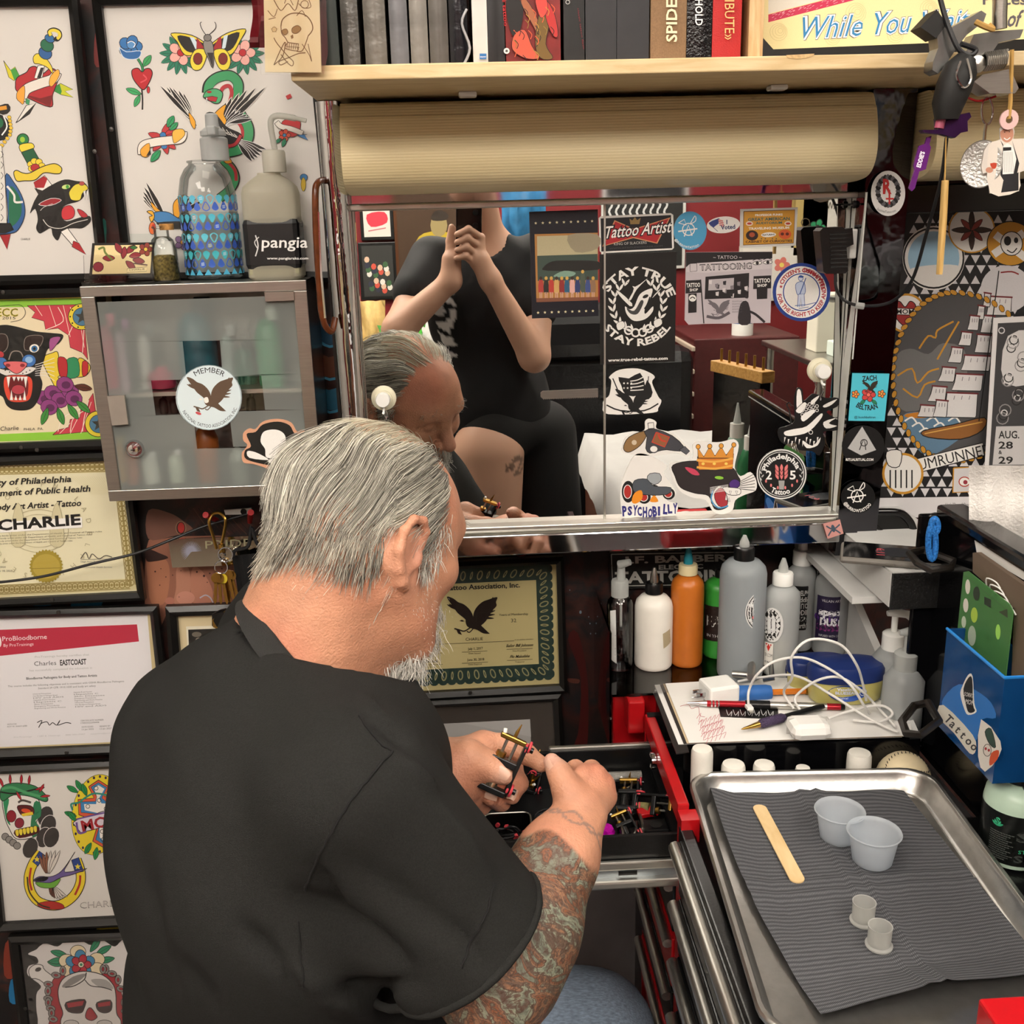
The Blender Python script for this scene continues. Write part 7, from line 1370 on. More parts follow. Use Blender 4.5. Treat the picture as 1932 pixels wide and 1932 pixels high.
def philly(A,cx,cy,r,full=True):
 A.ell(cx,cy,r,r,'#d8d8d6',n=40);A.ell(cx,cy,r*.95,r*.95,M_philA,n=40);A.ring(cx,cy,r*.89,r*.025,'#d8d8d6',40)
 A.text('Philadelphia',0,0,r*.2,'#e2e2e0',w=r*1.62,bold=.03,arc=(cx,cy,r*.62,-168,1));A.text('Tattoo',0,0,r*.2,'#e2e2e0',w=r*.86,bold=.03,arc=(cx,cy,r*.82,124,-1));A.text('2',cx-r*.63,cy+r*.2,r*.34,'#e8e8e6',w=r*.24,bold=.02);A.text('5',cx+r*.33,cy+r*.2,r*.34,'#e8e8e6',w=r*.24,bold=.02)
 A.poly([(cx-r*.1,cy+r*.62),(cx+r*.1,cy+r*.62),(cx+r*.13,cy+r*.25),(cx-r*.13,cy+r*.25)],'#9a9a98',0,'#222',r*.02)
 for k in range(9):quill(A,cx+(k%3-1)*r*.13,cy+r*.2-(k//3)*r*.16,-90+(k%3-1)*22,r*.3,r*.07,'#d87878',r*.02,'#3a1414')
 for k in range(6):a_=math.radians(150-k*24);A.ell(cx+r*.72*math.cos(a_),cy+r*.55*math.sin(a_),r*.04,r*.07,'#d87878',n=8)
 for s_ in(-1,1):
  for k in range(4):quill(A,cx+s_*r*.8,cy+r*(.25-k*.13),-90+s_*(30-70*(k%2)),r*.14,r*.03,'#b8b8b6',0)
t,q=sq('tall clouded grey bottle with a round black 25 years sticker',1395,1276,42,1062,(1060,1036),M_blackpl,plastic('cloudy_poly','#a9b0b4',.35,.12),1015,M_frost,capw=.44)
A=btl_art(1395,q[1],q[2],q[3]);philly(A,1432,1143,40);A.build(t,'round_sticker')
t,q=sq('milky bottle half full of amber liquid with a tattoo sticker',1468,1270,33,1112,(1106,1084),M_white,M_hdpe,1058,M_frost,capw=.56,liquid=(1200,mat('amber_soap','#a8986a',.3)))
A=btl_art(1468,q[1],q[2],q[3]);A.ell(1446,1172,20,32,'#d8d8d6');A.ell(1444,1172,17,29,'#16130f');A.ring(1444,1172,12,2,'#ccc');A.text('TATTOO',1450,1186,8,'#ddd',w=34,rot=-70);A.poly([(1432,1206),(1450,1206),(1450,1246),(1432,1250)],'#dcd8d0');A.poly([(1434,1208),(1447,1208),(1441,1222)],'#c02a20');A.text('ER.COM',1434,1232,6,'#222',w=15);A.text('ewe',1434,1244,6,'#333',w=14);A.build(t,'lettering')
t,q=sq('white capped bottle with a black gothic label behind the amber one',1503,1246,26,1098,(1092,1066),M_white,M_hdpe,1030,M_white,Y=1.545,capw=.66)
A=btl_art(1503,q[1],q[2],q[3]);A.poly([(1475,1125),(1535,1125),(1535,1206),(1475,1206)],'#121212')
for i,tt in enumerate(('ADELPHIA','Eddie','TATTOO','EDDIES','621','Fourth St')):A.text(tt,1503,1142+i*12,9,'#d8d8d4',w=[34,24,30,32,26,32][i],al='c',bold=.02)
A.build(t,'lettering')
sq('dark bottle with a black ribbed cap at the back of the row',1535,1230,20,1098,(1094,1056),M_blackpl,mat('smoke_bottle','#2a2a2c',.3),1022,mat('grey_tip','#7a7a78',.35),Y=1.57,capw=.8)
t,q=sq('clear bottle with a purple galaxy label near the gusset',1561,1252,30,1108,(1106,1082),M_frost,plastic('clear_squeeze','#d2d6d6',.25,.4),1060,M_frost,Y=1.52,capw=.84)
A=btl_art(1561,q[1],q[2],q[3]);A.poly([(1526,1140),(1585,1140),(1585,1222),(1526,1222)],'#231a3a')
for i in range(10):A.ell(1530+i*5.5,1180+(i*17%34),9,7,['#5a2a8a','#7a2a6a','#3a2a7a','#8a3a7a'][i%4],n=8)
A.text('VILLAIN ARTS',1555,1150,4.5,'#ddd',w=38,al='c');A.text('space',1555,1175,13,'#f0f0f4',w=48,bold=.05,al='c');A.text('DUST',1555,1193,13,'#f0f0f4',w=40,bold=.05,al='c');A.text('INFUSED WITH CARE',1555,1214,4,'#ccc',w=42,al='c');A.build(t,'lettering')
# paper stack and the things on it
PZ=.85;PQ=[(1255,1290),(1700,1265),(1722,1388),(1300,1402)]
pb=thing('clipboard_stack','black case and clipboards under the loose sheets','case',atZ(1480,1340,PZ-.05));c4=[atZ(x,y,PZ-.004)for x,y in((1238,1296),(1700,1262),(1738,1388),(1290,1404))]
part(pb,'case',MB().prism([p+np.array((0,0,-.075))for p in c4],(0,0,.07)),M_blackgl,False);part(pb,'clipboard',MB().prism([atZ(x,y,PZ-.006)for x,y in((1232,1308),(1260,1300),(1300,1420),(1276,1424))],(0,0,.002)),mat('dark_clipboard','#1c1a1a',.5),False)
for k,(c_,dx)in enumerate((('#e0dedb',-20),('#2c2828',-10),('#cdb898',-4))):solo('loose_sheet',MB().prism([atZ(x+dx,y+3-k,PZ-.004+.001*k)for x,y in PQ],(0,0,.0008)),mat('sheet_'+c_,c_,.6),['white sheet lowest in the stack beside the red edge','dark folder sheet between the white sheets','tan backing sheet under the top drawing'][k],'paper','sheets on the clipboard stack',False)
sh_=solo('drawing_sheet',MB().prism([atZ(x,y,PZ)for x,y in PQ],(0,0,.0006)),M_paper,'top white sheet with a red pen scribble','paper',smooth=False)
A=Art(onZ(PZ+.0006));A.crop(*CR['N'])
for i in range(16):x=690+i*9;y=1210+(i*37%120);A.line([(x,y),(x+26,y-34),(x+14,y+20),(x+44,y+6),(x+30,y+44)],3,'#b86a72',3)
A.line([(590,1135),(640,1125),(660,1150),(700,1140),(710,1190),(740,1200)],3,'#a85a62',4);A.build(sh_)
cd=solo('black_card',MB().prism([atZ(x,y,PZ+.0008)for x,y in cr('N',[(822,1140),(1180,1120),(1190,1215),(835,1200)])],(0,0,.0008)),mat('sheet_#141414','#141414',.4),'black card with white line lettering on the top sheet','card',smooth=False)
A=Art(onZ(PZ+.0016));A.crop(*CR['N'])
for i in range(7):x=870+i*42;A.line([(x,1155),(x+14,1190),(x+34,1165),(x+30,1195)],3,'#c8c8c8',3)
A.build(cd)
Z_=PZ+.001
def NZ(x,y,h=0.0):ox,oy,s_=CR['N'];return atZ(ox+x/s_,oy+y/s_,Z_+h)
c=NZ(825,1040,.012);ax_=(NZ(935,985,.012)-NZ(760,1010,.012));ax_/=np.linalg.norm(ax_);ay_=np.array((-ax_[1],ax_[0],0));t=thing('usb_charger','white cube wall charger with two prongs on the papers','charger',c-(0,0,.012))
part(t,'body',MB().obox(c+(0,0,.0015),ax_*.024,ay_*.0215,(0,0,.0135),.004),M_white)
for k in(-1,1):part(t,'prong',MB().obox(c-ax_*.031+ay_*.006*k,ax_*.008,ay_*.0008,(0,0,.0032)),M_chrome2,False)
a,b=NZ(890,1058,.008),NZ(1430,1040,.006);t=thing('mechanical_pencil','orange pencil with a fat blue foam grip','pencil',a);u=(b-a)/np.linalg.norm(b-a);Lp=np.linalg.norm(b-a)
part(t,'barrel',MB().tube([a,b-u*.02],.0048,6),mat('orange_lacquer','#c8701e',.35));part(t,'grip',MB().tube([a+u*.0,a+u*.01,a+u*.055,a+u*.062],[.0095,.0115,.0115,.010],16),mat('blue_foam','#2a62a8',.6,var=.05));part(t,'point',MB().tube([a-u*.001,a-u*.022],[.006,.001],10),mat('orange_lacquer',''));part(t,'ferrule',MB().tube([b-u*.02,b-u*.008],.0052,12),M_brass);part(t,'eraser',MB().tube([b-u*.008,b],.005,12),mat('orange_rubber','#c86a34',.7))
def pen(label,x0,y0,x1,y1,m,r=.0045,tipm=None,gm=None,h=.006):
 a,b=NZ(x0,y0,h),NZ(x1,y1,h);t=thing('pen',label,'pen',a,'pens on the papers');u=(b-a);L=np.linalg.norm(u);u/=L
 part(t,'tip',MB().tube([a,a+u*.004,a+u*.03],[.0006,.0016,r],12),tipm or M_chrome2);part(t,'barrel',MB().tube([a+u*.03,b-u*.006],r,14),m)
 if gm:part(t,'grip',MB().tube([a+u*.03,a+u*.035,a+u*.07,a+u*.075],[r,r*1.5,r*1.5,r],14),gm)
 part(t,'end',MB().tube([b-u*.006,b],[r,r*.8],12),M_blackpl);return t,a,u
t,a,u=pen('red metal pen with silver rings and stylus end',625,1115,1590,1140,mat('red_anodised','#a01a26',.3,.5,var=.05),.0048)
for k in range(3):part(t,'ring',MB().tube([a+u*(.036+k*.005),a+u*(.038+k*.005)],.0051,14),M_chrome2)
part(t,'stylus_sleeve',MB().tube([a+u*.12,a+u*.2],.0052,14),M_alu);part(t,'black_grip',MB().tube([a+u*.085,a+u*.12],.0066,14),M_blackpl)
pen('black pen with a dimpled purple grip',962,1275,1460,1135,M_blackpl,.0045,M_brass,mat('purple_dimpled_grip','#3a2c4a',.6,bump=1,bscale=500),.009);pen('grey ballpoint lying behind the charger',660,1082,860,1070,M_alu,.003)
c=NZ(1368,1262,.012);t=thing('earbud_case','white rounded earbud case on the papers','earbud case',c-(0,0,.012));part(t,'case',MB().box((c[0]-.028,c[1]-.0235,c[2]-.0115),(c[0]+.028,c[1]+.0235,c[2]+.0115),.0113),mat('glossy_white','#e6e4e0',.15));part(t,'lid_seam',MB().box((c[0]-.0281,c[1]+.006,c[2]-.0116),(c[0]+.0281,c[1]+.0064,c[2]+.0116),.0113),mat('grey_seam','#b8b6b2',.4))
me=part(t,'hinge',MB().box((c[0]-.012,c[1]+.0225,c[2]-.001),(c[0]+.012,c[1]+.024,c[2]+.003),.001),M_alu)
# charging cable
def loopN(pts,h):return spline([NZ(x,y,z)for(x,y,z)in pts],7)
t=thing('charging_cable','white charging cable looped over the papers and jar','cable',NZ(1300,1050));cb_=[(1005,1130,.012),(1008,1040,.02),(1060,940,.05),(1170,860,.07),(1330,840,.075),(1480,900,.07),(1620,1000,.06),(1700,1120,.03),(1740,1180,.008)]
cb2=[(940,985,.01),(1080,960,.02),(1290,950,.04),(1500,1060,.03),(1720,1200,.008),(1880,1280,.006),(1920,1290,.005)];cb3=[(1490,1210,.008),(1600,1170,.012),(1800,1130,.02),(1880,1180,.012),(1800,1230,.006),(1640,1220,.006)]
cb4=[(1280,1150,.01),(1220,1050,.03),(1270,960,.07),(1270,830,.11),(1380,730,.13),(1560,760,.12),(1660,880,.09),(1700,1000,.05),(1720,1100,.02)];cb5=[(1320,1160,.01),(1290,1080,.02),(1420,980,.05),(1560,960,.06),(1690,1040,.04),(1780,1130,.012),(1900,1260,.005)]
M_cable=mat('white_cable','#dad8d4',.4)
for k,q_ in enumerate((cb_,cb2,cb3,cb4,cb5)):part(t,'cable_loop',MB().tube(loopN(q_,0),.0019,8),M_cable)
a=NZ(1005,1130,.012);part(t,'plug',MB().obox(a+(0,-.004,-.001),(.0045,.0,0),(0,.008,-.001),(0,0,.0025),.001),M_white);part(t,'contact',MB().obox(a+(0,-.015,-.0022),(.003,0,0),(0,.004,-.0005),(0,0,.001)),M_alu,False)
# petroleum jelly tubs
def tub(cx,base,Y,s,label,front=True):
 Xc,_,zb=atY(cx,base,Y);t=thing('jelly_tub',label,'jar',(Xc,Y,zb),'blue lidded jelly tubs');k=.0315*s;oval=lambda w,d,z,n=36:[(Xc+w*(abs(math.cos(a))**.8)*np.sign(math.cos(a)),Y+d*(abs(math.sin(a))**.8)*np.sign(math.sin(a)),z)for a in[2*PI*i/n for i in range(n)]]
 part(t,'tub',shell([oval(k*1.5,k*.75,zb),oval(k*1.62,k*.85,zb+.004),oval(k*1.7,k*.9,zb+.03*s),oval(k*1.68,k*.9,zb+.034*s)]),mat('pale_yellow_jelly','#c9bf72',.25,var=.04));part(t,'lid',shell([oval(k*1.74,k*.94,zb+.034*s)]+[oval(k*a_,k*b_,zb+z_*s)for a_,b_,z_ in((1.74,.94,.050),(1.6,.86,.056),(1.0,.5,.059),(.01,.01,.06))],False),mat('navy_lid','#1c2f6a',.35))
 if front:
  A=Art(lambda x,y,h:np.array((Xc+x,Y-math.sqrt(max(0,1-(x/(k*1.75))**2))*k*.94-h-.0006,zb+.034*s-y)));A.ell(-.006,.013,.028,.013,'#1f4aa0');A.text('Vaseline.',-.022,.009,.0045,'#e8ecf4',w=.026,bold=.02);A.text('BLUESEAL',-.024,.0145,.0042,'#d8e0f0',w=.03,bold=.03);A.text('original',-.022,.022,.003,'#d8e0f0',w=.016);A.ring(.016,.0125,.005,.001,'#d8e0f0',16);A.build(t,'lettering')
pY=atZ(1592,1318,PZ)[1];tub(1592,1316,pY,1.02,'blue lidded jelly tub with a printed label under the cable');tub(1540,1296,pY+.055,.85,'blue lidded jelly tub behind the labelled one',False)
c=NZ(1262,900,.012);solo('navy_stopper',MB().lathe([(.0155,-.012),(.0165,.008),(.012,.012),(0,.012)],c,(.4,-.5,.7),24),mat('navy_cap','#1e2350',.4),'round navy blue stopper leaning by the jelly tubs','stopper')
t=solo('machine_fitting',MB().tube([NZ(1020,960,.03),NZ(1025,890,.03),NZ(1018,870,.03)],.006,12).tube([NZ(905,938,.02),NZ(1000,945,.02)],.005,12).tube([NZ(1100,975,.015),NZ(1150,970,.02),NZ(1142,885,.03)],.004,12),M_steel,'small steel tube fitting behind the charger','fitting')
# things down in the well: bottle tops and a baseball
for k,(px,py,hw,lab_)in enumerate(((1325,1412,20,'tallest white stopper, nearest the red drawer edge'),(1384,1441,22,'low white stopper beside the tallest one'),(1442,1441,20,'low white stopper in the middle of the well'),(1622,1420,22,'white stopper next to the baseball'),(1515,1448,14,'smallest white stopper peeking over the tray rim'))):
 Yc=1.222;p=atY(px,py,Yc);r=hw*pxs(px,py,Yc);t=solo('white_stopper',MB().lathe([(r*1.02,-.06),(r*1.02,-.012),(r,-.004),(r*.9,0),(0,.001)],p,n=24),mat('white_matte_cap','#dcd9d0',.5,var=.04,bump=.3,bscale=200),lab_,'stopper','white stoppers in the tool chest well')
p=atY(1704,1467,1.228);t=thing('baseball','worn cream baseball with dark stitches in the chest well','ball',p-(0,0,.0365));part(t,'ball',MB().sphere(p,.0365,28),mat('worn_leather','#d8c8a4',.6,var=.08));st_=MB()
for i in range(34):
 a=2*PI*i/34;q_=np.array((math.cos(a)*.8,math.sin(a)*.42-.3,.0));z=math.sqrt(max(.02,1-q_[0]**2-q_[1]**2));v=p+np.array((q_[0],q_[1],z))/np.linalg.norm((q_[0],q_[1],z))*.0366;st_.tube([v+(-.001,-.0025,0),v+(.0003,.0025,0)],.0006,4)
part(t,'stitching',st_,mat('dark_stitch','#2a2228',.7),kind='stuff')
# white bench corner, lid, organiser
M_lam=mat('white_laminate','#c8c8c6',.4,var=.03)
gu=thing('bench_gusset','grey white sloping side panel beside the bottles','panel',(.55,1.4,.83));G3=[atX(x,y,.595)for x,y in((1580,1066),(1722,1392))]
part(gu,'panel',MB().prism([(.595,1.59,1.01),G3[0],G3[1],(.595,G3[1][1],.835),(.595,1.59,.835)],(.012,0,0)),M_lam,False)
bx=thing('storage_box','white topped box with a black leather grain end, under the phone','box',(.6,1.4,1.02));q_=atY(1688,1082,1.28);part(bx,'lid_top',MB().box((q_[0]-.002,1.282,q_[2]-.001),(.70,1.595,q_[2]+.001)),M_lam,False);part(bx,'end_panel',MB().box((q_[0]-.002,1.279,q_[2]-.052),(.70,1.284,q_[2]-.0005)),mat('black_leatherette','#101010',.45,bump=.8,bscale=500));part(bx,'side',MB().box((q_[0]-.003,1.284,q_[2]-.05),(q_[0]+.001,1.595,q_[2]-.002)),M_lam,False)
part(gu,'ledge',MB().box((.53,1.33,q_[2]-.062),(.60,1.59,q_[2]-.052)),M_lam,False)
t=thing('smartphone','smartphone showing a red clock, lying on the white box','phone',atZ(1690,1050,q_[2]));zp=q_[2]+.0015;F4=[atZ(x,y,zp+.009)for x,y in((1628,1020),(1768,1030),(1760,1078),(1622,1052))];ux=F4[1]-F4[0];ux=ux/np.linalg.norm(ux);uy=np.array((-ux[1],ux[0],0));cc=np.mean(F4,0)*(1,1,0)+(0,0,zp+.005)
part(t,'case',MB().obox(cc,ux*.076,uy*.038,(0,0,.005),.0045),mat('grey_silicone','#6a6660',.6));part(t,'screen',MB().obox(cc+(0,0,.0052),ux*.072,uy*.034,(0,0,.0003)),M_blackgl,False)
A=Art(lambda x,y,h:cc+ux*x-uy*y+(0,0,.0056+h));A.ell(0,.0,.03,.02,'#1c2028');A.text('6:11',-.028,-.012,.011,'#d8505a',rot=90,w=.03);A.build(t,'screen_print')
for k in range(3):part(t,'button',MB().obox(cc-uy*.0382+ux*(-.03+.02*k),ux*.006,uy*.0006,(0,0,.0016),.0005),mat('grey_silicone',''))
gl=thing('sunglasses','black sunglasses behind the phone','sunglasses',atY(1690,990,1.5));gp=lambda x,y:atY(*cr('Q',[(x,y)])[0],1.47)
part(gl,'frame_front',MB().tube(spline([gp(250,90),gp(400,95),gp(470,150),gp(500,220),gp(540,240),gp(560,180),gp(620,120),gp(690,120)],5),.006,10),M_blackgl);part(gl,'temple',MB().tube([gp(250,95),gp(235,170),gp(345,260)],.003,8),M_blackgl);part(gl,'lens',MB().prism([gp(x,y)for x,y in((255,110),(400,110),(460,170),(490,235),(360,255),(260,200))],(0,.002,0)),thin_glass('dark_lens',.06,.03,'#1a1a1e'),False)
sc_=thing('scissors','black handled clip and blue glitter scissors handles beside the lid','scissors',atY(1760,1020,1.25));qq=lambda x,y,Y=1.24:atY(*cr('Q',[(x,y)])[0],Y)
for(x,y,rx,ry)in((615,290,24,108),(632,180,22,46)):part(sc_,'handle',MB().tube([qq(x+rx*math.cos(a),y+ry*math.sin(a))for a in[2*PI*i/20 for i in range(20)]],.004,8,True),mat('blue_glitter','#2a6ab0',.25,var=.5,scale=400))
cl=lambda nm,P_,lab_:tag(solo(nm,MB().tube([qq(x,y,Y)for x,y,Y in P_],.0052,8,True),mat('dark_brown_plastic','#17130f',.4),lab_,'clamp'))
cl('spring_clamp',[(420,1450,1.13),(500,1350,1.16),(590,1330,1.14),(660,1450,1.1),(540,1540,1.08),(450,1530,1.1)],'dark looped plastic clamp at the foot of the lid');cl('cable_clip',[(470,360,1.25),(560,335,1.26),(760,410,1.24),(740,450,1.22),(610,470,1.22),(520,420,1.23)],'black ring clip holding the scissors on the lid')
def pump(cx,top,Y,label,m):
 p=atY(cx,top,Y);t=thing('lotion_pump',label,'bottle',p-(0,0,.2),'pump bottles by the lid');part(t,'bottle',MB().lathe([(.026,-.17),(.028,-.165),(.028,-.075),(.018,-.06),(.014,-.058)],p,n=24),plastic('frost_bottle','#c8cccc',.3,.4));part(t,'collar',MB().lathe([(.016,-.06),(.016,-.036),(.013,-.033),(.006,-.032)],p,n=24),m);part(t,'stem',MB().lathe([(.0045,-.034),(.0045,-.008)],p,n=12),m);part(t,'spout',MB().tube([p+(-.012,0,-.004),p+(0,0,-.003),p+(.016,-.004,-.005),p+(.022,-.006,-.012)],[.004,.0065,.006,.004],10),m)
pump(1690,1152,1.36,'white lotion pump under the black leather box',M_white);pump(1714,1188,1.30,'translucent pump bottle in front of the white pump',M_frost)
LX=.628;lp=[atX(x,y,LX)for x,y in((1775,968),(1932,1052))];zl=lp[0][2]
ld=part(ch,'lid',MB().box((LX,.72,.80),(LX+.02,lp[0][1],zl),.006),M_blackgl);part(ld,'top_edge',MB().box((LX-.006,.72,zl-.006),(LX+.034,lp[0][1]+.004,zl+.012),.005),M_blackgl);part(ld,'far_flange',MB().box((LX-.03,lp[0][1]-.004,.80),(LX+.02,lp[0][1]+.004,zl),.003),M_blackgl)
OX=.583;og=thing('blue_organizer','translucent blue box of stencils hung on the chest lid','organizer',(OX,1.05,.86));o4=[atX(x,y,OX)for x,y in((1787,1186),(1893,1302),(1775,1345),(1862,1470))];ya,yb_=o4[0][1],o4[1][1];za,zb_=o4[0][2],o4[2][2]-.02
M_blu=plastic('blue_acrylic','#1d62a8',.12,.45)
part(og,'face',MB().box((OX,yb_,zb_),(OX+.003,ya,za)),M_blu,False);part(og,'far_side',MB().box((OX+.003,ya-.003,zb_),(LX-.004,ya,za)),M_blu,False);part(og,'near_side',MB().box((OX+.003,yb_,zb_),(LX-.004,yb_+.003,za)),M_blu,False);part(og,'bottom',MB().box((OX+.003,yb_+.003,zb_),(LX-.004,ya-.003,zb_+.003)),M_blu,False);part(og,'back',MB().box((LX-.006,yb_,zb_),(LX-.004,ya,za+.01)),M_blu,False)
part(og,'rim',MB().tube([(OX,ya,za),(OX,yb_,za),(LX-.005,yb_,za)],.002,6),mat('bright_blue_edge','#2a86d8',.2))
onX=lambda X:(lambda x,y,h:atX(x,y,X-h))
A=Art(onX(OX));A.crop(*CR['Q']);A.poly([(690,1300),(790,1210),(900,1250),(1000,1330),(1030,1430),(940,1440),(880,1600),(700,1390)],'#2a72c0',3);A.poly([(655,1420),(690,1345),(880,1540),(900,1640),(860,1660),(760,1530)],'#d8d4c8',3)
for i in range(6):A.text('Tattoo'[i],690+i*34,1440+i*36,52,'#2a2a2e',rot=45,bold=.02)
A.poly([(810,1230),(850,1150),(880,1160),(890,1330),(905,1390),(850,1410),(825,1370),(800,1280)],'#e6e4e0',3);A.poly([(820,1240),(855,1165),(878,1180),(882,1340),(895,1385),(855,1395),(835,1340)],'#17181c',3);A.text('SORRY',822,1285,26,'#e6e4e0',w=64,rot=14);A.text('MOM',830,1335,30,'#e6e4e0',w=56,rot=14)
A.poly([(935,1438),(1060,1580),(1050,1680),(960,1780),(915,1680)],'#dedad2',2);A.poly([(960,1520),(1000,1500),(1030,1620),(990,1600)],'#2f4a42',3,K,4);A.ell(975,1640,26,40,'#d8d0c8',0,12,K,4);A.ell(965,1630,8,10,'#a02a30',n=8);A.ell(985,1640,8,10,'#a02a30',n=8);A.poly([(1000,1660),(1050,1640),(1040,1700),(990,1740)],'#c8502a',3);A.build(og,'stickers')
sx=.605;st_=solo('circle_template',MB().prism([atX(x,y,sx)for x,y in cr('Q',[(820,480),(850,475),(1120,690),(1142,740),(1090,1190),(770,960)])],(.0012,0,0)),plastic('green_template','#6fae6a',.2,.5),'green drawing template with round cut-outs in the blue box','template',smooth=False)
A=Art(onX(sx));A.crop(*CR['Q'])
for x,y,rx,ry,c_ in((848,576,16,48,'#d8d6ca'),(835,697,17,46,'#d8d6ca'),(822,805,15,38,'#b8c8b0'),(810,900,13,32,'#b8c8b0'),(875,895,26,66,'#a8b8a0'),(905,620,22,46,'#2c3a2a'),(890,760,22,50,'#a8c84a'),(1045,870,16,50,'#9ad860')):A.ell(x,y,rx,ry,c_,n=18)
A.poly([(955,640),(1000,660),(998,715),(955,690)],'#2c3a2a');A.poly([(1105,720),(1108,780),(1050,740)],'#3a4a30')
for i in range(30):A.line([(835+i*9,500+i*7.5),(835+i*9,512+i*7.5)],2,'#3a5a34')
A.build(st_)
bo_=solo('spiral_sketchbook',MB().prism([atX(x,y,.615)for x,y in cr('Q',[(880,355),(905,352),(1260,600),(1260,1200),(1130,1180),(1150,720),(880,480)])],(.006,0,0)),mat('brown_card_cover','#6a5a4c',.6),'brown spiral sketchbook standing behind the green template','sketchbook',smooth=False)
for i in range(5):p0_=atX(*cr('Q',[(970+i*24,570+i*42)])[0],.611);part(bo_,'ring',MB().tube(spline([p0_,p0_+(-.004,-.006,.012),p0_+(.0,-.02,.012),p0_+(.003,-.026,.006)],4),.0009,6),M_white)
pt=solo('paper_towel',MB().grid([[atY(x,y,1.22+.006*math.sin(x*.08)+.004*math.sin(y*.05))for x in range(1828,1990,9)]for y in range(878,1110,9)]),mat('quilted_paper','#d6d3cf',.85,bump=1.0,bscale=260),'white quilted paper towel hanging behind the lid','paper towel',smooth='all')
b4=solo('flash_print',MB().prism([atX(x,y,LX-.002)for x,y in cr('Q',[(885,235),(1150,350),(1260,470),(1260,560),(905,350)])],(.001,0,0)),M_paper,'sketch of a figure taped under the lid edge','print',smooth=False)
# stickers on the looking glass
MY=MIRROR_Y-.0004
def stk(k,pts,c,label,sm=0,Y=MY,name='sticker',cat='sticker'):o,A=sticker(name,cr(k,pts),Y,c,label,cat,sm);A.crop(*CR[k]);return o,A
W='#e4e2de';B='#121213'
o,A=stk('I',[(105,168),(840,142),(845,1285),(135,1312)],'#14151f','navy postcard with two rows of stars and a crowd picture',name='postcard',cat='postcard')
for i in range(9):A.star(175+i*75.5,290-i*2.7,17,'#d8cfa8');A.star(200+i*73.5,1250-i*2.5,17,'#d8cfa8')
A.poly([(162,408),(840,392),(845,1115),(182,1138)],'#a8763c');A.poly([(188,430),(838,412),(840,640),(192,660)],'#b3a987');A.poly([(520,420),(838,412),(840,560),(600,600)],'#968c74',3);A.poly([(190,640),(838,620),(842,900),(196,910)],'#3a4a42');A.poly([(260,760),(350,700),(520,690),(840,700),(840,790),(300,800)],'#1c1a18',3);A.poly([(370,850),(480,800),(600,820),(560,860),(400,870)],'#7a9a8a',3)
for i in range(11):
 x=230+i*56;h=130 if i!=8 else 200;c=['#a83a34','#2a2622','#b03a30','#c8a060','#8a2a28','#2a5a78','#d8a8a0','#2a3a6a','#4a5448','#3a4a80','#8a6a50'][i];A.poly([(x-26,1030-(h-130)*.3),(x-20,1030-h),(x+20,1030-h),(x+28,1030)],c,2);A.ell(x,1010-h,17,20,'#c8a050' if i%3 else '#3a2a20',n=10);A.rect(x-14,1030,x-4,1100,'#c8a08a');A.rect(x+4,1030,x+14,1100,'#c8a08a')
A.poly([(180,1095),(844,1080),(845,1115),(182,1138)],'#7a4a34');A.build(o)
o,A=stk('I',[(850,235),(875,215),(1620,182),(1648,200),(1655,555),(1635,575),(885,612),(862,590)],W,'black sticker with a red bow-tie shape reading Tattoo Artist')
A.poly([(870,240),(1625,203),(1637,558),(878,595)],'#14141a');A.poly([(1020,258),(1230,350),(1618,228),(1478,510),(1220,450),(888,542)],'#c88a60');A.poly([(1027,272),(1230,360),(1600,242),(1470,498),(1222,438),(905,530)],'#a81e28')
for c,b in(('#0e0e12',.08),('#f0eeea',.01)):A.text('Tattoo Artist',900,455,125,c,w=720,rot=-5.5,shear=.35,bold=b)
A.poly([(1180,240),(1210,262),(1238,225),(1262,258),(1300,232),(1285,300),(1190,302)],'#8a7040');A.text('KING OF SLACKERS',1015,528,28,'#b8b8b4',w=350,rot=-3);A.text('WWW.ATTITUDESTICKER.COM',965,570,14,'#4a4a50',w=570,rot=-3);A.build(o)
o,A=stk('I',[(860,625),(1685,595),(1665,1772),(865,1808)],'#171716','tall black sticker with a shark in a laurel wreath',name='sticker')
for tt,arc,h,w in(('STAY TRUE',(1265,1195,350,-152,1),86,815),('STAY REBEL',(1262,1180,425,148,-1),74,860)):A.text(tt,0,0,h,W,w=w,bold=.035,arc=arc)
for s_ in(-1,1):
 for i in range(9):
  a=math.radians(78-i*17);x,y=1270+s_*265*math.cos(a)*1.0,1190+270*math.sin(a)
  for d in(-28,28):quill(A,x,y,(-90+s_*20 if s_>0 else-90-20)+(i*6-20)*-s_+d,88,15,W,3,B)
A.poly([(1040,1030),(1070,1020),(1210,1150),(1180,1180)],W,2,B,4);A.poly([(1450,1050),(1520,985),(1500,1020),(1420,1100)],W,2,B,4);A.poly([(1150,920),(1240,970),(1380,875),(1260,1000),(1200,1110),(1170,1110),(1225,990)],W,3,B,4)
A.poly([(1130,1180),(1180,1210),(1230,1180),(1290,1050),(1400,990),(1430,1010),(1400,1110),(1350,1200),(1350,1260),(1430,1180),(1430,1240),(1350,1320),(1230,1340),(1150,1270)],W,4,B,5);A.poly([(1150,1200),(1230,1230),(1300,1120),(1330,1140),(1270,1260),(1190,1260)],'#3a3a3a',4);A.ell(1352,1075,34,18,B,-25,12);A.line([(1400,1080),(1370,1160),(1340,1210)],14,B,4)
for x,y in((1170,1440),(1245,1465),(1320,1460),(1390,1420)):A.ring(x,y,40,18,W,18)
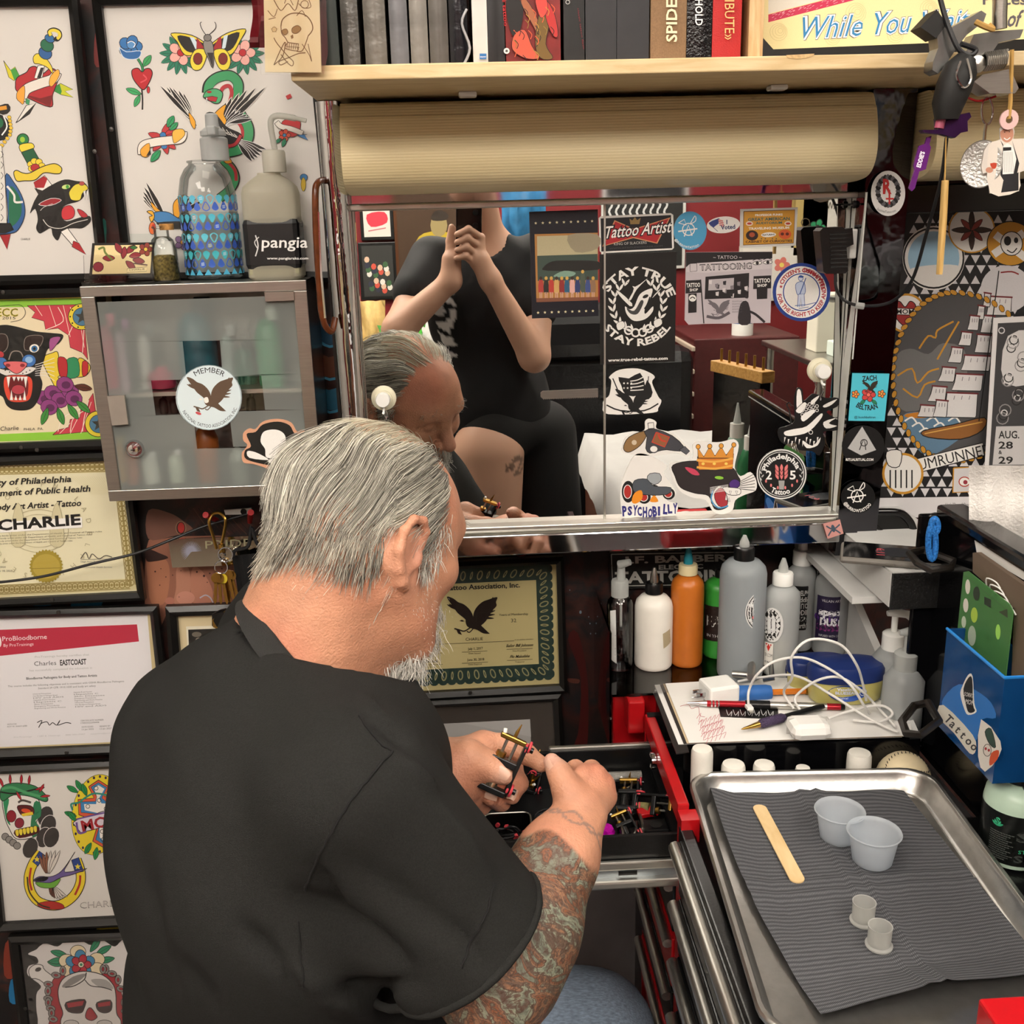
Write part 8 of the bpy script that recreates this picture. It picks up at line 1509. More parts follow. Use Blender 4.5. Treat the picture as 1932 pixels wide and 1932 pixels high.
for x,y,a in((1080,1390,-40),(1480,1360,40)):A.poly([(x-40,y-20),(x+30,y-50),(x+50,y+10),(x-20,y+50)],W,3,B,5)
A.text('www.true-rebel-tattoo.com',950,1775,32,W,w=640,rot=-2,bold=.03);A.build(o)
def bunny(A,cx,cy,r,c=W):
 A.ring(cx,cy+r*.1,r*.42,r*.07,c,20);A.line([(cx-r*.72,cy+r*.25),(cx+r*.62,cy+r*.05)],r*.1,c);A.line([(cx-r*.3,cy+r*.6),(cx,cy-r*.2),(cx+r*.25,cy+r*.55)],r*.08,c);A.line([(cx-r*.7,cy-r*.35),(cx-r*.3,cy-r*.6),(cx-r*.15,cy-r*.2),(cx-r*.7,cy-r*.35)],r*.06,c);A.line([(cx+r*.1,cy-r*.25),(cx+r*.45,cy-r*.85),(cx+r*.5,cy-r*.5),(cx+r*.1,cy-r*.25)],r*.06,c,3)
o,A=stk('J',circ(300,315,150,176),'#4a9ac4','round sky blue sticker with a white rabbit ear mark');bunny(A,285,290,130);A.text('@BURROWTATTOO',0,0,20,W,w=260,arc=(300,315,162,150,-1),bold=.02);A.build(o)
o,A=stk('J',[(603+150*math.cos(a),262+76*math.sin(a)-10*math.cos(a))for a in[2*PI*i/36 for i in range(36)]],'#dcd9d6','small white oval I Voted sticker with a flag');A.poly([(468,245),(540,210),(570,205),(570,260),(520,290)],'#2a3a7a',2);A.poly([(560,208),(620,235),(585,300),(510,290),(560,250)],'#d8d4d0',2)
for i in range(4):A.line([(555+i*4,215+i*16),(600+i*4,228+i*16)],8,'#b83a3a')
A.line([(470,250),(552,322)],5,'#4a4a7a');A.text('I',630,255,38,'#22305e',bold=.03);A.text('Voted',580,305,38,'#22305e',w=132,rot=-4,bold=.03);A.build(o)
o,A=stk('J',[(757,118),(1280,102),(1262,452),(752,470)],'#c9c7c4','ochre circus style card with a white border',name='trade_card',cat='card');A.poly([(788,140),(1255,125),(1242,428),(784,446)],'#c08a2a');A.line([(788,140),(1255,125),(1242,428),(784,446),(788,140)],6,'#4a2014')
for tt,y,h,w,c in(('PROFESSOR FUNKS',180,18,250,W),('GREAT AMERICAN',222,26,380,'#2a5a58'),('AUDITORIUM',254,20,240,'#2a5a58'),('TRAVELING MUSEUM',302,20,370,W),('CABINET OF CURIOSITIES',422,20,425,'#3a1a10')):A.text(tt,1018,y,h,c,w=w,al='c',rot=-1.5,bold=.03)
A.ell(864,358,56,46,'#2a1a18',n=24);A.ell(864,352,26,22,'#a04a2a');A.ell(1164,348,58,44,'#c8562a',n=24);A.ell(1140,345,16,14,'#5a2014');A.ell(1185,345,16,14,'#5a2014');A.ell(1015,352,68,22,W,-3);A.text('FEATURING',1015,360,16,'#2a2018',w=112,al='c',rot=-3,bold=.03)
for x in(840,1192):A.ell(x,250,32,22,'#d8c8b8');A.ell(x,250,22,10,'#b03a2a')
for x in(950,985,1050,1085):A.star(x,388,9,'#2a4a48')
A.build(o)
o,A=stk('J',[(262,512),(1050,505),(1030,1155),(420,1165),(285,1172),(250,1130)],'#bdb5bb','black and white photo print of a tattoo shop front',name='photo_print',cat='photo');D_='#1c181c'
A.poly([(262,514),(1050,507),(1048,570),(870,590),(262,650)],D_);A.text('~ TATTOO ~',510,572,30,'#cfc9cc',w=260);A.poly([(262,650),(300,615),(1046,568),(1044,660),(440,700),(262,690)],'#c9c2c6');A.line([(298,615),(360,612),(362,682),(300,688),(298,615)],5,D_);A.text('TATTOOING',388,678,54,D_,w=475,rot=-2,bold=.04);A.text('TATTOOING',392,674,46,'#c9c2c6',w=465,rot=-2,bold=-.01)
for x,y in((912,610),(1008,603)):A.ell(x,y,42,16,W,-4,16,D_,5);A.ell(x,y,15,14,D_);A.line([(x-42,y-24),(x,y-36),(x+42,y-22)],6,D_,4)
A.poly([(440,735),(838,700),(832,925),(432,940)],D_);A.poly([(470,760),(700,745),(695,850),(465,860)],'#b4adb2')
for i in range(16):x,y=470+(i*67)%340,770+(i*41)%140;A.poly([(x,y),(x+30,y-6),(x+26,y+34),(x+2,y+30)],['#d0cacc','#2a262a','#7a747a'][i%3])
for x0,x1,y in((262,400,770),(878,1038,730)):A.poly([(x0,y),(x1,y-8),(x1,y+110),(x0-4,y+118)],D_);A.text('TATTOO',x0+6,y+62,36,W,w=x1-x0-14,bold=.03,rot=-3);A.text('SHOP',x0+34,y+98,24,W,w=(x1-x0)*.55,bold=.03,rot=-3)
A.poly([(905,830),(1005,828),(1002,935),(908,940)],D_);A.poly([(284,890),(360,885),(358,1060),(282,1066)],D_);A.ell(322,930,34,32,W,0,14);A.line([(300,935),(322,920),(345,935)],9,D_,3);eagle(A,560,1020,.5,'#6a646a');A.line([(450,1095),(560,1110),(660,1060)],26,'#5a545a',4);A.poly([(760,980),(830,970),(850,1155),(740,1158)],'#2a262a',3);A.line([(840,1050),(900,1080),(980,1150)],22,'#2a262a',3);A.line([(395,760),(425,1160)],10,D_)
for i in range(5):A.text('SEE OUR TATTOO ART',684,965+i*24,12,'#4a444a',w=90)
A.build(o)
o,A=stk('J',circ(1315,875,262,266),'#27408a','round blue and white citizens committee sticker');A.ell(1315,875,232,236,W,n=40);A.ring(1315,875,165,10,'#27408a',40,168)
A.text('CITIZEN\'S COMMITTEE',0,0,36,'#a82a34',w=480,bold=.035,arc=(1315,875,182,-158,1));A.text('FOR THE RIGHT TO KEEP AND BEAR ARMS',0,0,36,'#a82a34',w=1010,bold=.03,arc=(1315,875,222,175,-1))
for x,y in((1128,825),(1502,762)):A.star(x,y,18,'#a82a34')
n_='#2f4f94';A.ell(1308,748,22,26,'#c8cfe0',0,12,n_,5);A.poly([(1282,742),(1300,722),(1335,728),(1330,745)],n_);A.poly([(1265,800),(1300,780),(1340,790),(1350,870),(1330,900),(1280,900),(1262,840)],'#b8c4dc',3,n_,5);A.line([(1355,745),(1320,840),(1285,930)],8,n_);A.poly([(1285,895),(1338,890),(1345,1000),(1318,1010),(1308,920),(1300,1010),(1278,1010)],'#c8d0e4',0,n_,5);A.line([(1255,998),(1360,990),(1445,970)],6,n_);A.line([(1290,1025),(1380,1010)],5,n_);A.build(o)
o,A=stk('K',[(150,270),(220,220),(350,210),(440,240),(475,270),(455,310),(500,410),(522,440),(500,490),(460,525),(140,535),(105,470),(115,430),(150,400),(165,300)],W,'white die-cut sticker of an eagle under a black flag',4)
A.poly([(215,270),(290,280),(370,240),(405,330),(370,400),(270,400),(235,330)],B,2)
for i in range(4):A.line([(300,300+i*22),(350,292+i*24),(395,270+i*30)],7,W,3)
for i in range(6):A.star(255+(i%3)*26,315+(i//3)*34,9,W)
eagle(A,315,450,.62,B);A.line([(175,280),(230,410)],8,B);A.line([(430,265),(420,400)],6,B);A.poly([(420,290),(460,380),(430,430),(390,410)],B,2);A.line([(130,470),(230,510),(400,510),(500,460)],10,B,3);A.build(o)
o,A=stk('K',[(245,760),(265,700),(330,670),(400,650),(405,590),(435,568),(485,590),(490,640),(600,670),(680,740),(738,800),(715,842),(640,815),(540,825),(440,832),(300,825),(240,800)],W,'die-cut sticker of a revolver with a wooden grip',4)
A.poly([(252,765),(290,700),(400,655),(415,690),(370,760),(300,805),(262,800)],'#8a6a42',3,B,5);A.ell(328,738,18,18,'#c8b8a0');A.poly([(400,660),(470,640),(600,690),(680,765),(655,800),(560,790),(500,800),(440,815),(410,780),(420,700)],'#3f4046',2,B,5);A.poly([(485,665),(580,700),(545,770),(455,735)],'#8a5a3a',0,'#c03a28',8);A.line([(500,680),(520,720),(555,730)],12,'#c03a28',3);A.ell(468,785,30,26,W,0,14,'#3f4046',8);A.poly([(425,600),(465,595),(470,635),(430,640)],W,0,B,5);A.poly([(650,790),(690,765),(725,800),(700,825)],'#55565c',0,B,4);A.build(o)
o,A=stk('K',[(260,960),(330,830),(420,825),(560,900),(540,960),(610,1060),(625,1110),(560,1150),(635,1180),(630,1240),(600,1262),(480,1255),(300,1275),(250,1275),(232,1190),(228,1080)],W,'die-cut hot rod sticker with purple block lettering',4)
for x,y,rx,ry in((285,1090,46,78),(400,1130,46,46),(470,1080,42,40),(575,1105,44,42)):A.ell(x,y,rx,ry,B,n=24);A.ell(x-4,y,rx*.6,ry*.6,'#a82a24',n=18);A.ring(x-4,y,rx*.62,5,W,18,ry*.62)
A.poly([(330,1010),(420,1000),(470,1050),(590,1060),(560,1110),(380,1110),(320,1080)],'#4a5058',3,B,4);A.poly([(420,1000),(440,960),(510,960),(520,1010),(470,1040)],'#9aa0a4',2,B,4);A.poly([(310,1160),(330,1100),(380,1080),(385,1140),(340,1175)],'#e08a20',3);A.poly([(440,1160),(470,1115),(500,1160)],'#e08a20',3)
for i,ch_ in enumerate('PSYCHOBILLY'):A.text(ch_,245+i*36,1262-(8*math.sin(i))-(i>7)*(i-7)*8,58 if i%2 else 66,'#2a2a72',bold=.05,rot=(-4+i%3*4),w=32 if ch_!='I' else 16)
A.build(o)
o,A=stk('K',[(580,890),(640,870),(745,850),(745,750),(800,725),(870,735),(950,735),(1040,715),(1075,760),(1050,880),(1050,930),(1090,980),(1160,950),(1200,1010),(1195,1080),(1120,1110),(1050,1150),(1030,1220),(960,1250),(890,1230),(840,1150),(740,1130),(650,1080),(600,980)],W,'large die-cut panther head sticker wearing a gold crown',3)
A.poly([(605,900),(770,870),(1010,910),(1070,980),(1080,1020),(1000,1060),(930,1050),(890,1100),(880,1170),(930,1210),(1000,1190),(960,1215),(900,1210),(860,1120),(760,1100),(660,1060),(620,980)],'#2c2526',4,B,5);A.poly([(690,915),(760,930),(795,970),(740,965)],'#c0405a',3);A.poly([(780,840),(1040,820),(1030,930),(790,935)],'#c8742a',0,B,5);A.poly([(785,850),(780,770),(825,840),(868,765),(905,835),(950,765),(985,830),(1040,750),(1035,850)],'#d08a34',0,B,5)
for x,y in((785,768),(868,765),(950,762),(1040,755)):A.ell(x,y,16,17,'#d8963a',0,12,B,4)
for y in(865,915):A.line([(775,y),(910,y+10),(1035,y-14)],16,'#e0a64a',4)
for x in(820,900,985):A.ell(x,890,12,10,'#e8c860',n=10)
A.ell(935,990,34,14,'#8ac040',5,12,B,4);A.ell(1045,1035,40,34,'#4a2a72',-15,14,B,4);A.poly([(960,1060),(1020,1060),(1085,1070),(1080,1110),(1000,1110)],W,3,B,4);A.poly([(900,1110),(950,1060),(990,1120),(990,1190),(930,1190)],'#a03038',3,B,4);A.line([(890,1080),(880,1150),(930,1205),(1000,1190)],10,'#4a90c0',4)
for x,y,l in((1015,1085,30),(1060,1085,26),(985,1150,-40),(1005,1160,-30)):A.poly([(x-8,y),(x+8,y),(x,y+l)],W,0,B,3)
for i in range(6):A.line([(1080,1020+i*10),(1190,960+i*24)],4,B);A.line([(1000,1040+i*8),(870,1060+i*8)],3,W)
A.build(o)
o,A=stk('K',circ(1381,965,184,176),'#0f0f10','round black anniversary sticker with a torch and number 25 on the mirror');philly(A,1381,965,178);A.build(o)
o,A=stk('K',[(1360,640),(1420,620),(1475,580),(1470,440),(1490,350),(1530,360),(1540,440),(1600,390),(1650,400),(1700,420),(1785,420),(1780,480),(1700,520),(1785,580),(1780,650),(1680,660),(1690,740),(1650,830),(1600,800),(1500,790),(1480,740),(1400,750),(1360,700)],'#131314','black and white die-cut dragon head sticker',3)
for P_ in([(1490,370),(1520,370),(1530,500),(1490,510)],[(1590,440),(1650,400),(1640,430),(1600,470)],[(1680,470),(1780,425),(1740,470),(1690,490)],[(1480,510),(1540,450),(1560,470),(1520,530)],[(1400,660),(1470,640),(1560,620),(1660,530),(1670,560),(1580,660),(1480,690),(1410,690)],[(1680,590),(1780,560),(1720,600),(1780,620),(1700,640)],[(1530,720),(1600,760),(1660,700),(1640,760),(1560,780)],[(1520,550),(1600,500),(1620,520),(1540,590)]):A.poly(P_,W,3,B,4)
for i in range(10):A.poly([(1400+i*26,700+i%3*14),(1412+i*26,700+i%3*14),(1400+i*26,740+i%3*14)],W)
for i in range(14):A.ring(1530+(i%5)*26,540-(i//5)*30+(i%5)*-8,11,4,W,8)
A.line([(1450,620),(1440,520),(1420,470),(1440,455),(1450,480)],6,B,4);A.ell(1590,665,14,14,B,0,12,W,4);A.build(o)
# stickers on the posts
o,A=stk('D',circ(1000,1325,117,155),'#d6d5d4','white oval sticker with red gothic letter on the dark post',Y=1.4215)
for i in range(24):a=i*.262;x,y=1000+70*math.cos(a),1310+95*math.sin(a);A.poly([(x-18,y),(x,y-22),(x+20,y+4),(x,y+20)],B if i%2 else '#55555a',3)
A.text('R',965,1325,95,'#b82a2a',bold=.04,w=60);A.line([(1010,1300),(1010,1400)],12,'#b82a2a');A.line([(985,1362),(1040,1362)],12,'#b82a2a');A.text('SouthHellTattoo.com',0,0,16,'#333',w=140,arc=(1000,1325,135,125,-1));A.build(o)
o,A=stk('L',[(140,1065),(345,1068),(318,1330),(118,1328)],'#4ab4c8','square turquoise sticker with an eagle and rose',Y=1.4405);A.text('ZACH',236,1106,26,B,w=80,al='c',rot=-4,bold=.03);A.text('BELTRAN',0,0,28,B,w=130,bold=.03,arc=(228,1140,130,122,-1));flower(A,230,1185,36,'#b83a3a','#d86a5a');eagle(A,238,1140,.22,'#2a2018');flower(A,158,1182,20,'#d8803a','#e0b050');flower(A,302,1180,20,'#d8803a','#e0b050');leaf(A,210,1215,140,34,9);leaf(A,250,1215,40,34,9);A.text('@ kutchbeltran',152,1315,13,'#123',w=116);A.build(o)
o,A=stk('L',circ(200,1468,118,114),'#141415','round black sticker with a grey pyramid mark',Y=1.4455);A.poly([(195,1360),(272,1490),(190,1520),(115,1480)],'#a8a8a8');A.ring(205,1450,18,5,B,16);A.line([(180,1490),(205,1430),(215,1490)],5,B,2);A.text('RITUALRITUAL.COM',105,1550,14,W,w=152,bold=.02);A.build(o)
o,A=stk('L',circ(172,1750,94,88),'#0f0f10','round black sticker with a white rabbit ear mark',Y=1.4505);bunny(A,168,1735,78);A.text('@BURROWTATTOO',0,0,17,W,w=190,arc=(172,1750,84,158,-1),bold=.02);A.build(o)
o,A=stk('N',[(1458,25),(1560,0),(1582,85),(1485,118)],'#c08a84','small pink tile sticker at the end of the chrome band',Y=1.447);A.line([(1478,40),(1520,60),(1560,30)],9,'#3a4a5a',3);A.line([(1490,100),(1520,60),(1565,85)],9,'#3a4a5a',3);A.ell(1520,55,12,24,'#3a4a5a',-15,10);A.build(o)
# rumrunners poster and flyer
o,A=stk('L',[(425,100),(1300,95),(1300,1900),(240,1850)],'#d4d2d4','large nautical tattoo poster with a ship in a rope oval',Y=1.592,name='poster',cat='poster');A.step=3e-6
A.poly([(425,100),(1300,95),(1300,158),(420,162)],'#8a8890');A.poly([(436,166),(1300,162),(1300,1740),(275,1755)],'#17171a')
for r in range(28):
 for c in range(12):
  x=300+c*62+(r%2)*31;y=190+r*56
  if x>440-(y-170)*.105:A.poly([(x,y),(x+50,y),(x+25,y+46)]if(r//3)%2 else[(x,y+46),(x+50,y+46),(x+25,y)],'#cfcdd0')
gd_='#c08a2a';A.ell(590,430,172,178,W,n=36);A.ring(590,430,165,10,B,36);A.ell(590,430,142,148,'#9ac0d8',n=36);A.poly([(450,500),(560,470),(720,470),(715,520),(640,575),(530,575)],W,3)
A.ell(800,275,130,128,gd_,n=36);A.ell(800,275,122,120,W,n=36)
for k in range(8):quill(A,800,275,k*45,112 if k%2==0 else 84,16,['#3a2a24','#8a3a34'][k%2],3)
A.ell(1015,350,130,122,gd_,0,36,B,5);A.line([(930,300),(1100,430)],44,W);A.line([(920,410),(1089,290)],44,W);A.ell(1020,350,60,66,W,0,20,B,5);A.ell(998,335,20,26,B);A.ell(1045,332,12,16,B);A.line([(995,385),(1025,400),(1050,375)],6,B,4);A.ell(990,600,140,130,'#c9c7ca',n=30)
A.ell(440,735,110,108,W,n=30);A.ring(440,735,104,12,gd_,30);A.poly([(432,700),(400,668),(360,690),(375,750),(432,805),(485,745),(490,690),(460,668)],'#9a2a2a',4,B,5);A.poly([(380,705),(500,712),(490,745),(375,742)],W,0,B,4);A.text('MOM',385,738,26,B,w=96,bold=.02)
E4=[(700+335*math.cos(a)*(1 if math.cos(a)<0 else 1.35),1085+465*math.sin(a))for a in[2*PI*i/60 for i in range(61)]]
A.poly(E4[:-1],'#4a4a4c');A.poly([(380,990),(460,930),(560,960),(640,900),(760,940),(760,1120),(600,1240),(400,1260)],'#6a6a6a',4)
for P_ in([(510,930),(560,860),(600,870),(610,830),(680,790),(700,780)],[(390,1080),(470,1040),(500,1120),(560,1060),(620,1040)],[(420,1150),(500,1200),(540,1130),(600,1110)],[(610,990),(660,900),(730,780)]):A.line(P_,10,gd_,3)
A.poly([(420,1300),(520,1280),(700,1310),(760,1400),(560,1520),(440,1400)],'#5a7a94',4);A.poly([(440,1290),(600,1275),(560,1310),(450,1312)],'#c07a20',3)
for i in range(8):A.line([(430+i*40,1330+i%3*30),(470+i*40,1310+i%3*30),(500+i*40,1345+i%3*30)],9,W,4)
A.poly([(530,1385),(700,1350),(870,1310),(860,1380),(740,1430),(560,1420)],'#8a5a2a',3,B,6);A.line([(540,1400),(860,1335)],6,'#d0a050')
for x0,y0,x1,y1,sk in((895,640,1020,748,-12),(862,745,925,845,-14),(832,850,912,955,-16),(762,965,905,1055,-20),(714,1068,862,1165,-24),(664,1172,832,1312,-22),(872,620,905,700,-10),(838,690,872,770,-14),(792,745,842,830,-16),(746,835,802,915,-20),(692,920,752,1010,-24),(640,1030,712,1115,-26),(585,1135,662,1225,-28),(520,1240,610,1310,-20),(606,1212,668,1310,-20)):
 A.poly([(x0,y0),(x1,y0+8),(x1+sk*.3,y1-12),(x1+sk*.6,y1),(x0+sk,y1-4),(x0+sk*.4,(y0+y1)/2)],'#d2d0d0',0,B,5);A.line([(x0-6,y0),(x1+6,y0+7)],9,'#6a2428')
 for k in range(3):A.line([(x0+(x1-x0)*(.25+.25*k),y0+18),(x0+(x1-x0)*(.22+.25*k),y0+40)],3,'#55555a')
A.line([(950,500),(935,620),(840,1330)],6,B);A.line([(960,510),(1020,505),(1060,520)],8,'#8a2a2a',3)
for i in range(60):A.ell(*E4[i],22,14,gd_,math.degrees(math.atan2(E4[i+1][1]-E4[i][1],E4[i+1][0]-E4[i][0]))+25,8,B,3)
A.poly([(430,1555),(860,1450),(870,1520),(470,1625)],W,0,B,5);A.text('RUMRUNNERS',470,1612,58,B,w=480,rot=-13);A.ell(420,1620,112,106,W,n=26);A.ring(420,1620,108,13,gd_,30);A.poly([(330,1500),(410,1495),(400,1580),(340,1575)],W,3,B,5)
for i in range(5):A.line([(350+i*30,1600),(350+i*30,1700)],8,B)
A.poly([(700,1590),(800,1585),(800,1720),(696,1725)],'#c8c6c8',0,gd_,7);A.ell(760,1665,30,26,W,0,14,'#a83a2a',6);A.ell(765,1668,12,12,'#8a2a3a');A.text('Hank "Danny" Draven',650,1800,18,'#55555a',w=150,shear=.3);A.build(o)
o,A=stk('L',[(920,760),(1200,745),(1200,1600),(870,1595)],'#d8d6d6','black and white convention flyer with August dates',Y=1.57,name='flyer',cat='flyer');A.poly([(945,790),(1200,778),(1200,1590),(895,1580)],'#3a3a3c');A.poly([(1000,860),(1200,850),(1200,1090),(980,1120)],'#c8c6c6',3)
for i in range(22):A.ring(965+(i*53)%130,830+(i*97)%500,16+i%3*8,6,['#d0cece','#1a1a1a','#8a8888'][i%3],12)
A.poly([(935,1360),(1200,1355),(1200,1570),(915,1572)],'#bcbaba');
for tt,y,h,w in(('AUG.',1425,40,115),('28',1482,38,80),('&',1512,20,20),('29',1565,38,80)):A.text(tt,948,y,h,'#1a1a1a',w=w,bold=.02)
A.build(o)
part(ms,'side_rail',MB().box((.612,1.475,1.535),(1.3,1.50,1.574),.002),M_blackgl)
# power adapter and its lead
t=thing('power_adapter','black ribbed power adapter plugged in beside the mirror','adapter',atY(1578,517,1.43));pa=lambda pts,Y,d:MB().prism([atY(x,y,Y)for x,y in cr('J',pts)],(0,d,0))
part(t,'body',pa([(1482,320),(1510,290),(1690,280),(1715,300),(1740,680),(1715,705),(1540,708),(1515,690)],1.425,.028),M_blackpl,False);part(t,'plug_block',pa([(1715,300),(1780,290),(1790,440),(1725,470)],1.43,.02),M_blackpl,False)
for i in range(9):part(t,'rib',pa([(1575+i,345+i*37),(1720+i*2,338+i*37),(1720+i*2,352+i*37),(1575+i,360+i*37)],1.4235,.002),M_rubber,False)
def lead(pts):return MB().tube(spline([atY(x,y,Y)for x,y,Y in pts],6),.0022,8)
part(t,'lead',lead([(1576,515,1.43),(1578,545,1.43),(1595,568,1.43),(1630,577,1.42),(1680,570,1.41),(1720,530,1.38),(1748,440,1.33),(1775,340,1.28),(1786,260,1.22)]),M_cord);part(t,'strain_relief',lead([(1576,512,1.43),(1577,532,1.43)]),M_rubber);part(t,'cable_tie',MB().tube([atY(1614,576,1.423),atY(1630,578,1.421)],.0045,8),M_frost)
# clamp with hanging keepsakes
dp=lambda pts,Y,d:MB().prism([atY(x,y,Y)for x,y in cr('D',pts)],(0,d,0));D1=lambda x,y,Y:atY(*cr('D',[(x,y)])[0],Y);CYc=1.17
t=thing('clamp_lamp','steel spring clamp gripping the shelf corner','clamp',D1(1550,400,CYc));M_pol=mat('worn_cast_alloy','#8e8e8c',.3,.9,var=.15)
part(t,'jaw',dp([(1345,165),(1430,190),(1560,120),(1640,72),(1675,95),(1655,150),(1540,240),(1470,330),(1380,470),(1345,505),(1305,480),(1310,420),(1345,330),(1338,260)],CYc,.022),M_pol,False);part(t,'grip',dp([(1222,185),(1335,65),(1405,165),(1330,262)],CYc-.004,.026),M_rubber,False);part(t,'lower_jaw',dp([(1590,235),(1740,212),(1930,200),(1905,260),(1760,290),(1640,470),(1560,500),(1500,430)],CYc+.01,.02),M_pol,False);part(t,'hood',dp([(1650,510),(1840,470),(1896,605),(1870,640),(1700,640),(1590,560)],CYc+.004,.03),M_steel,False)
part(t,'spring',MB().tube([D1(1655+i*1.9,425-i*.3,CYc)+np.array((0,.008*math.cos(i*.9),.009*math.sin(i*.9)))for i in range(0,80)],.0014,6),M_steel);part(t,'stem',MB().tube([D1(1772,-150,CYc+.01),D1(1765,120,CYc+.01),D1(1765,200,CYc+.01)],.0075,12),M_steel);part(t,'pivot',MB().lathe([(.006,-.03),(.009,-.028),(.009,0),(0,.002)],D1(1615,440,CYc-.004),(0,-1,0),16),M_steel);part(t,'twine_knot',MB().tube(spline([D1(1600,150,1.16),D1(1660,180,1.155),D1(1720,200,1.155),D1(1690,170,1.158)],5),.003,6),mat('tan_twine','#b08a4a',.8,var=.2))
part(t,'lead',MB().tube(spline([D1(1345,-60,CYc),D1(1400,140,CYc-.005),D1(1480,330,CYc-.012),D1(1560,380,CYc-.012),D1(1600,340,CYc-.01),D1(1500,300,CYc-.012)],6),.0028,8),M_cord)
t=thing('machine_keepsake','black gripped purple tattoo machine hanging from the clamp','tattoo machine',D1(1450,800,CYc));gp_=[D1(x,y,CYc-.012)for x,y in((1540,390),(1500,470),(1450,600),(1410,720),(1400,820))];part(t,'grip',MB().tube(gp_,[.010,.0175,.0185,.0165,.012],18),M_rubber);part(t,'frame',dp([(1340,810),(1400,830),(1480,790),(1560,770),(1572,800),(1545,830),(1548,900),(1500,910),(1460,945),(1370,920),(1250,910),(1235,890),(1345,890)],CYc-.012,.01),mat('purple_anodised','#3a1a4a',.25,.6,var=.3),False);part(t,'coil',MB().tube([D1(1350,880,CYc-.01),D1(1365,815,CYc-.01)],.005,12),mat('pink_thread','#a8506a',.5));part(t,'cord_loop',MB().tube(spline([D1(1500,420,CYc-.03),D1(1470,520,CYc-.032),D1(1520,600,CYc-.032),D1(1570,540,CYc-.03),D1(1540,400,CYc-.03)],5),.0012,6),M_chrome2)
o=solo('name_keychain',dp([(1270,940),(1300,930),(1285,990),(1296,1010),(1260,1160),(1215,1175),(1185,1290),(1165,1310),(1145,1290),(1185,1165),(1178,1130),(1215,1000),(1255,985)],CYc-.004,.003),mat('purple_enamel','#5a1f6a',.25),'narrow purple keychain lettered in white capitals','keychain',smooth=False);A=Art(onY(CYc-.004));A.crop(*CR['D']);A.text("EDDIE'S",1222,1150,28,'#e8dcec',rot=-74,w=112,bold=.04);A.build(o)
t=thing('bamboo_stick','split bamboo stick on a string below the purple machine','stick',D1(1380,1500,CYc));part(t,'string',MB().tube([D1(1398,935,CYc-.008),D1(1390,1240,CYc-.008)],.0008,5),mat('tan_twine',''));part(t,'stick',MB().tube([D1(1392,1235,CYc-.008),D1(1378,1500,CYc-.008),D1(1352,1880,CYc-.008)],[.0055,.006,.005],8,flat=.6),wood_mat('bamboo','#d8b878','#b8904e',(12,12,1)))
t=thing('coin_keychain','silver medallion hanging on a key ring','keychain',D1(1630,1120,1.19));part(t,'split_ring',MB().tube([D1(1680+38*math.cos(a),760+92*math.sin(a),1.19)for a in[2*PI*i/24 for i in range(24)]],.0012,6,True),M_chrome2);part(t,'coin',MB().lathe([(.0,-.002),(.0225,-.002),(.0235,0),(.0225,.002),(.019,.0015),(0,.0015)],D1(1640,1125,1.19),(-.55,-.83,0),36,sx=1.1,sy=.95),mat('frosted_silver','#c2c2c0',.35,.8,bump=.6,bscale=300));part(t,'link',MB().tube([D1(1672,850,1.19),D1(1665,900,1.19),D1(1660,960,1.19)],.002,6),M_chrome2);part(t,'red_cord',MB().tube(spline([D1(1530,660,1.19),D1(1620,692,1.19),D1(1740,660,1.19)],5),.0012,6),M_red)
o=solo('photo_charm',dp([(1640,1140),(1660,1030),(1690,985),(1770,955),(1768,880),(1800,850),(1850,860),(1868,900),(1858,950),(1960,960),(1960,1160),(1905,1180),(1898,1310),(1700,1325),(1690,1180),(1650,1190)],1.18,.002),mat('sheet_#cfc8c0','#cfc8c0',.3),'acrylic cut-out charm of a waiter in a white dinner jacket','charm',smooth=False)
A=Art(onY(1.18));A.crop(*CR['D']);A.poly([(1700,1322),(1690,1010),(1775,960),(1850,955),(1955,965),(1950,1150),(1900,1180),(1895,1308)],'#d6cdc2',3);A.ell(1815,915,46,62,'#b9826a',n=20);A.poly([(1770,900),(1785,858),(1840,852),(1866,890),(1850,880),(1800,880)],'#d4cec6',3);A.poly([(1790,1000),(1850,1000),(1885,1100),(1870,1200),(1780,1190)],W,2);A.poly([(1770,960),(1790,990),(1770,1200),(1800,1250),(1880,1210),(1900,1120),(1850,960),(1880,1090),(1860,1190),(1785,1195),(1790,1010)],'#17161a');A.poly([(1790,1240),(1895,1180),(1895,1305),(1775,1320)],'#17161a');A.poly([(1790,1010),(1845,1008),(1845,1030),(1790,1035)],B)
A.line([(1795,945),(1815,958),(1838,942)],6,W,3);A.ell(1800,905,4,4,B,n=8);A.ell(1832,903,4,4,B,n=8);A.poly([(1700,1120),(1752,1118),(1735,1155),(1715,1155)],'#b03a20',2);A.line([(1725,1155),(1720,1190)],3,'#bbb');A.ell(1695,1165,26,20,'#b9826a',n=12)
for i in range(6):A.line([(1800+i*10,1040),(1800+i*12,1180)],3,'#a8a4a0')
A.build(o);part(o,'loop',MB().lathe([(.0105,0),(.0105,.002),(.004,.002),(.004,0)],D1(1825,820,1.178),(0,-1,0),20,cap=False),mat('pale_pink_acrylic','#d8b4b0',.3));part(o,'twine',MB().tube([D1(1850,340,1.172),D1(1840,700,1.177),D1(1828,815,1.178)],.0024,6),mat('tan_twine',''))
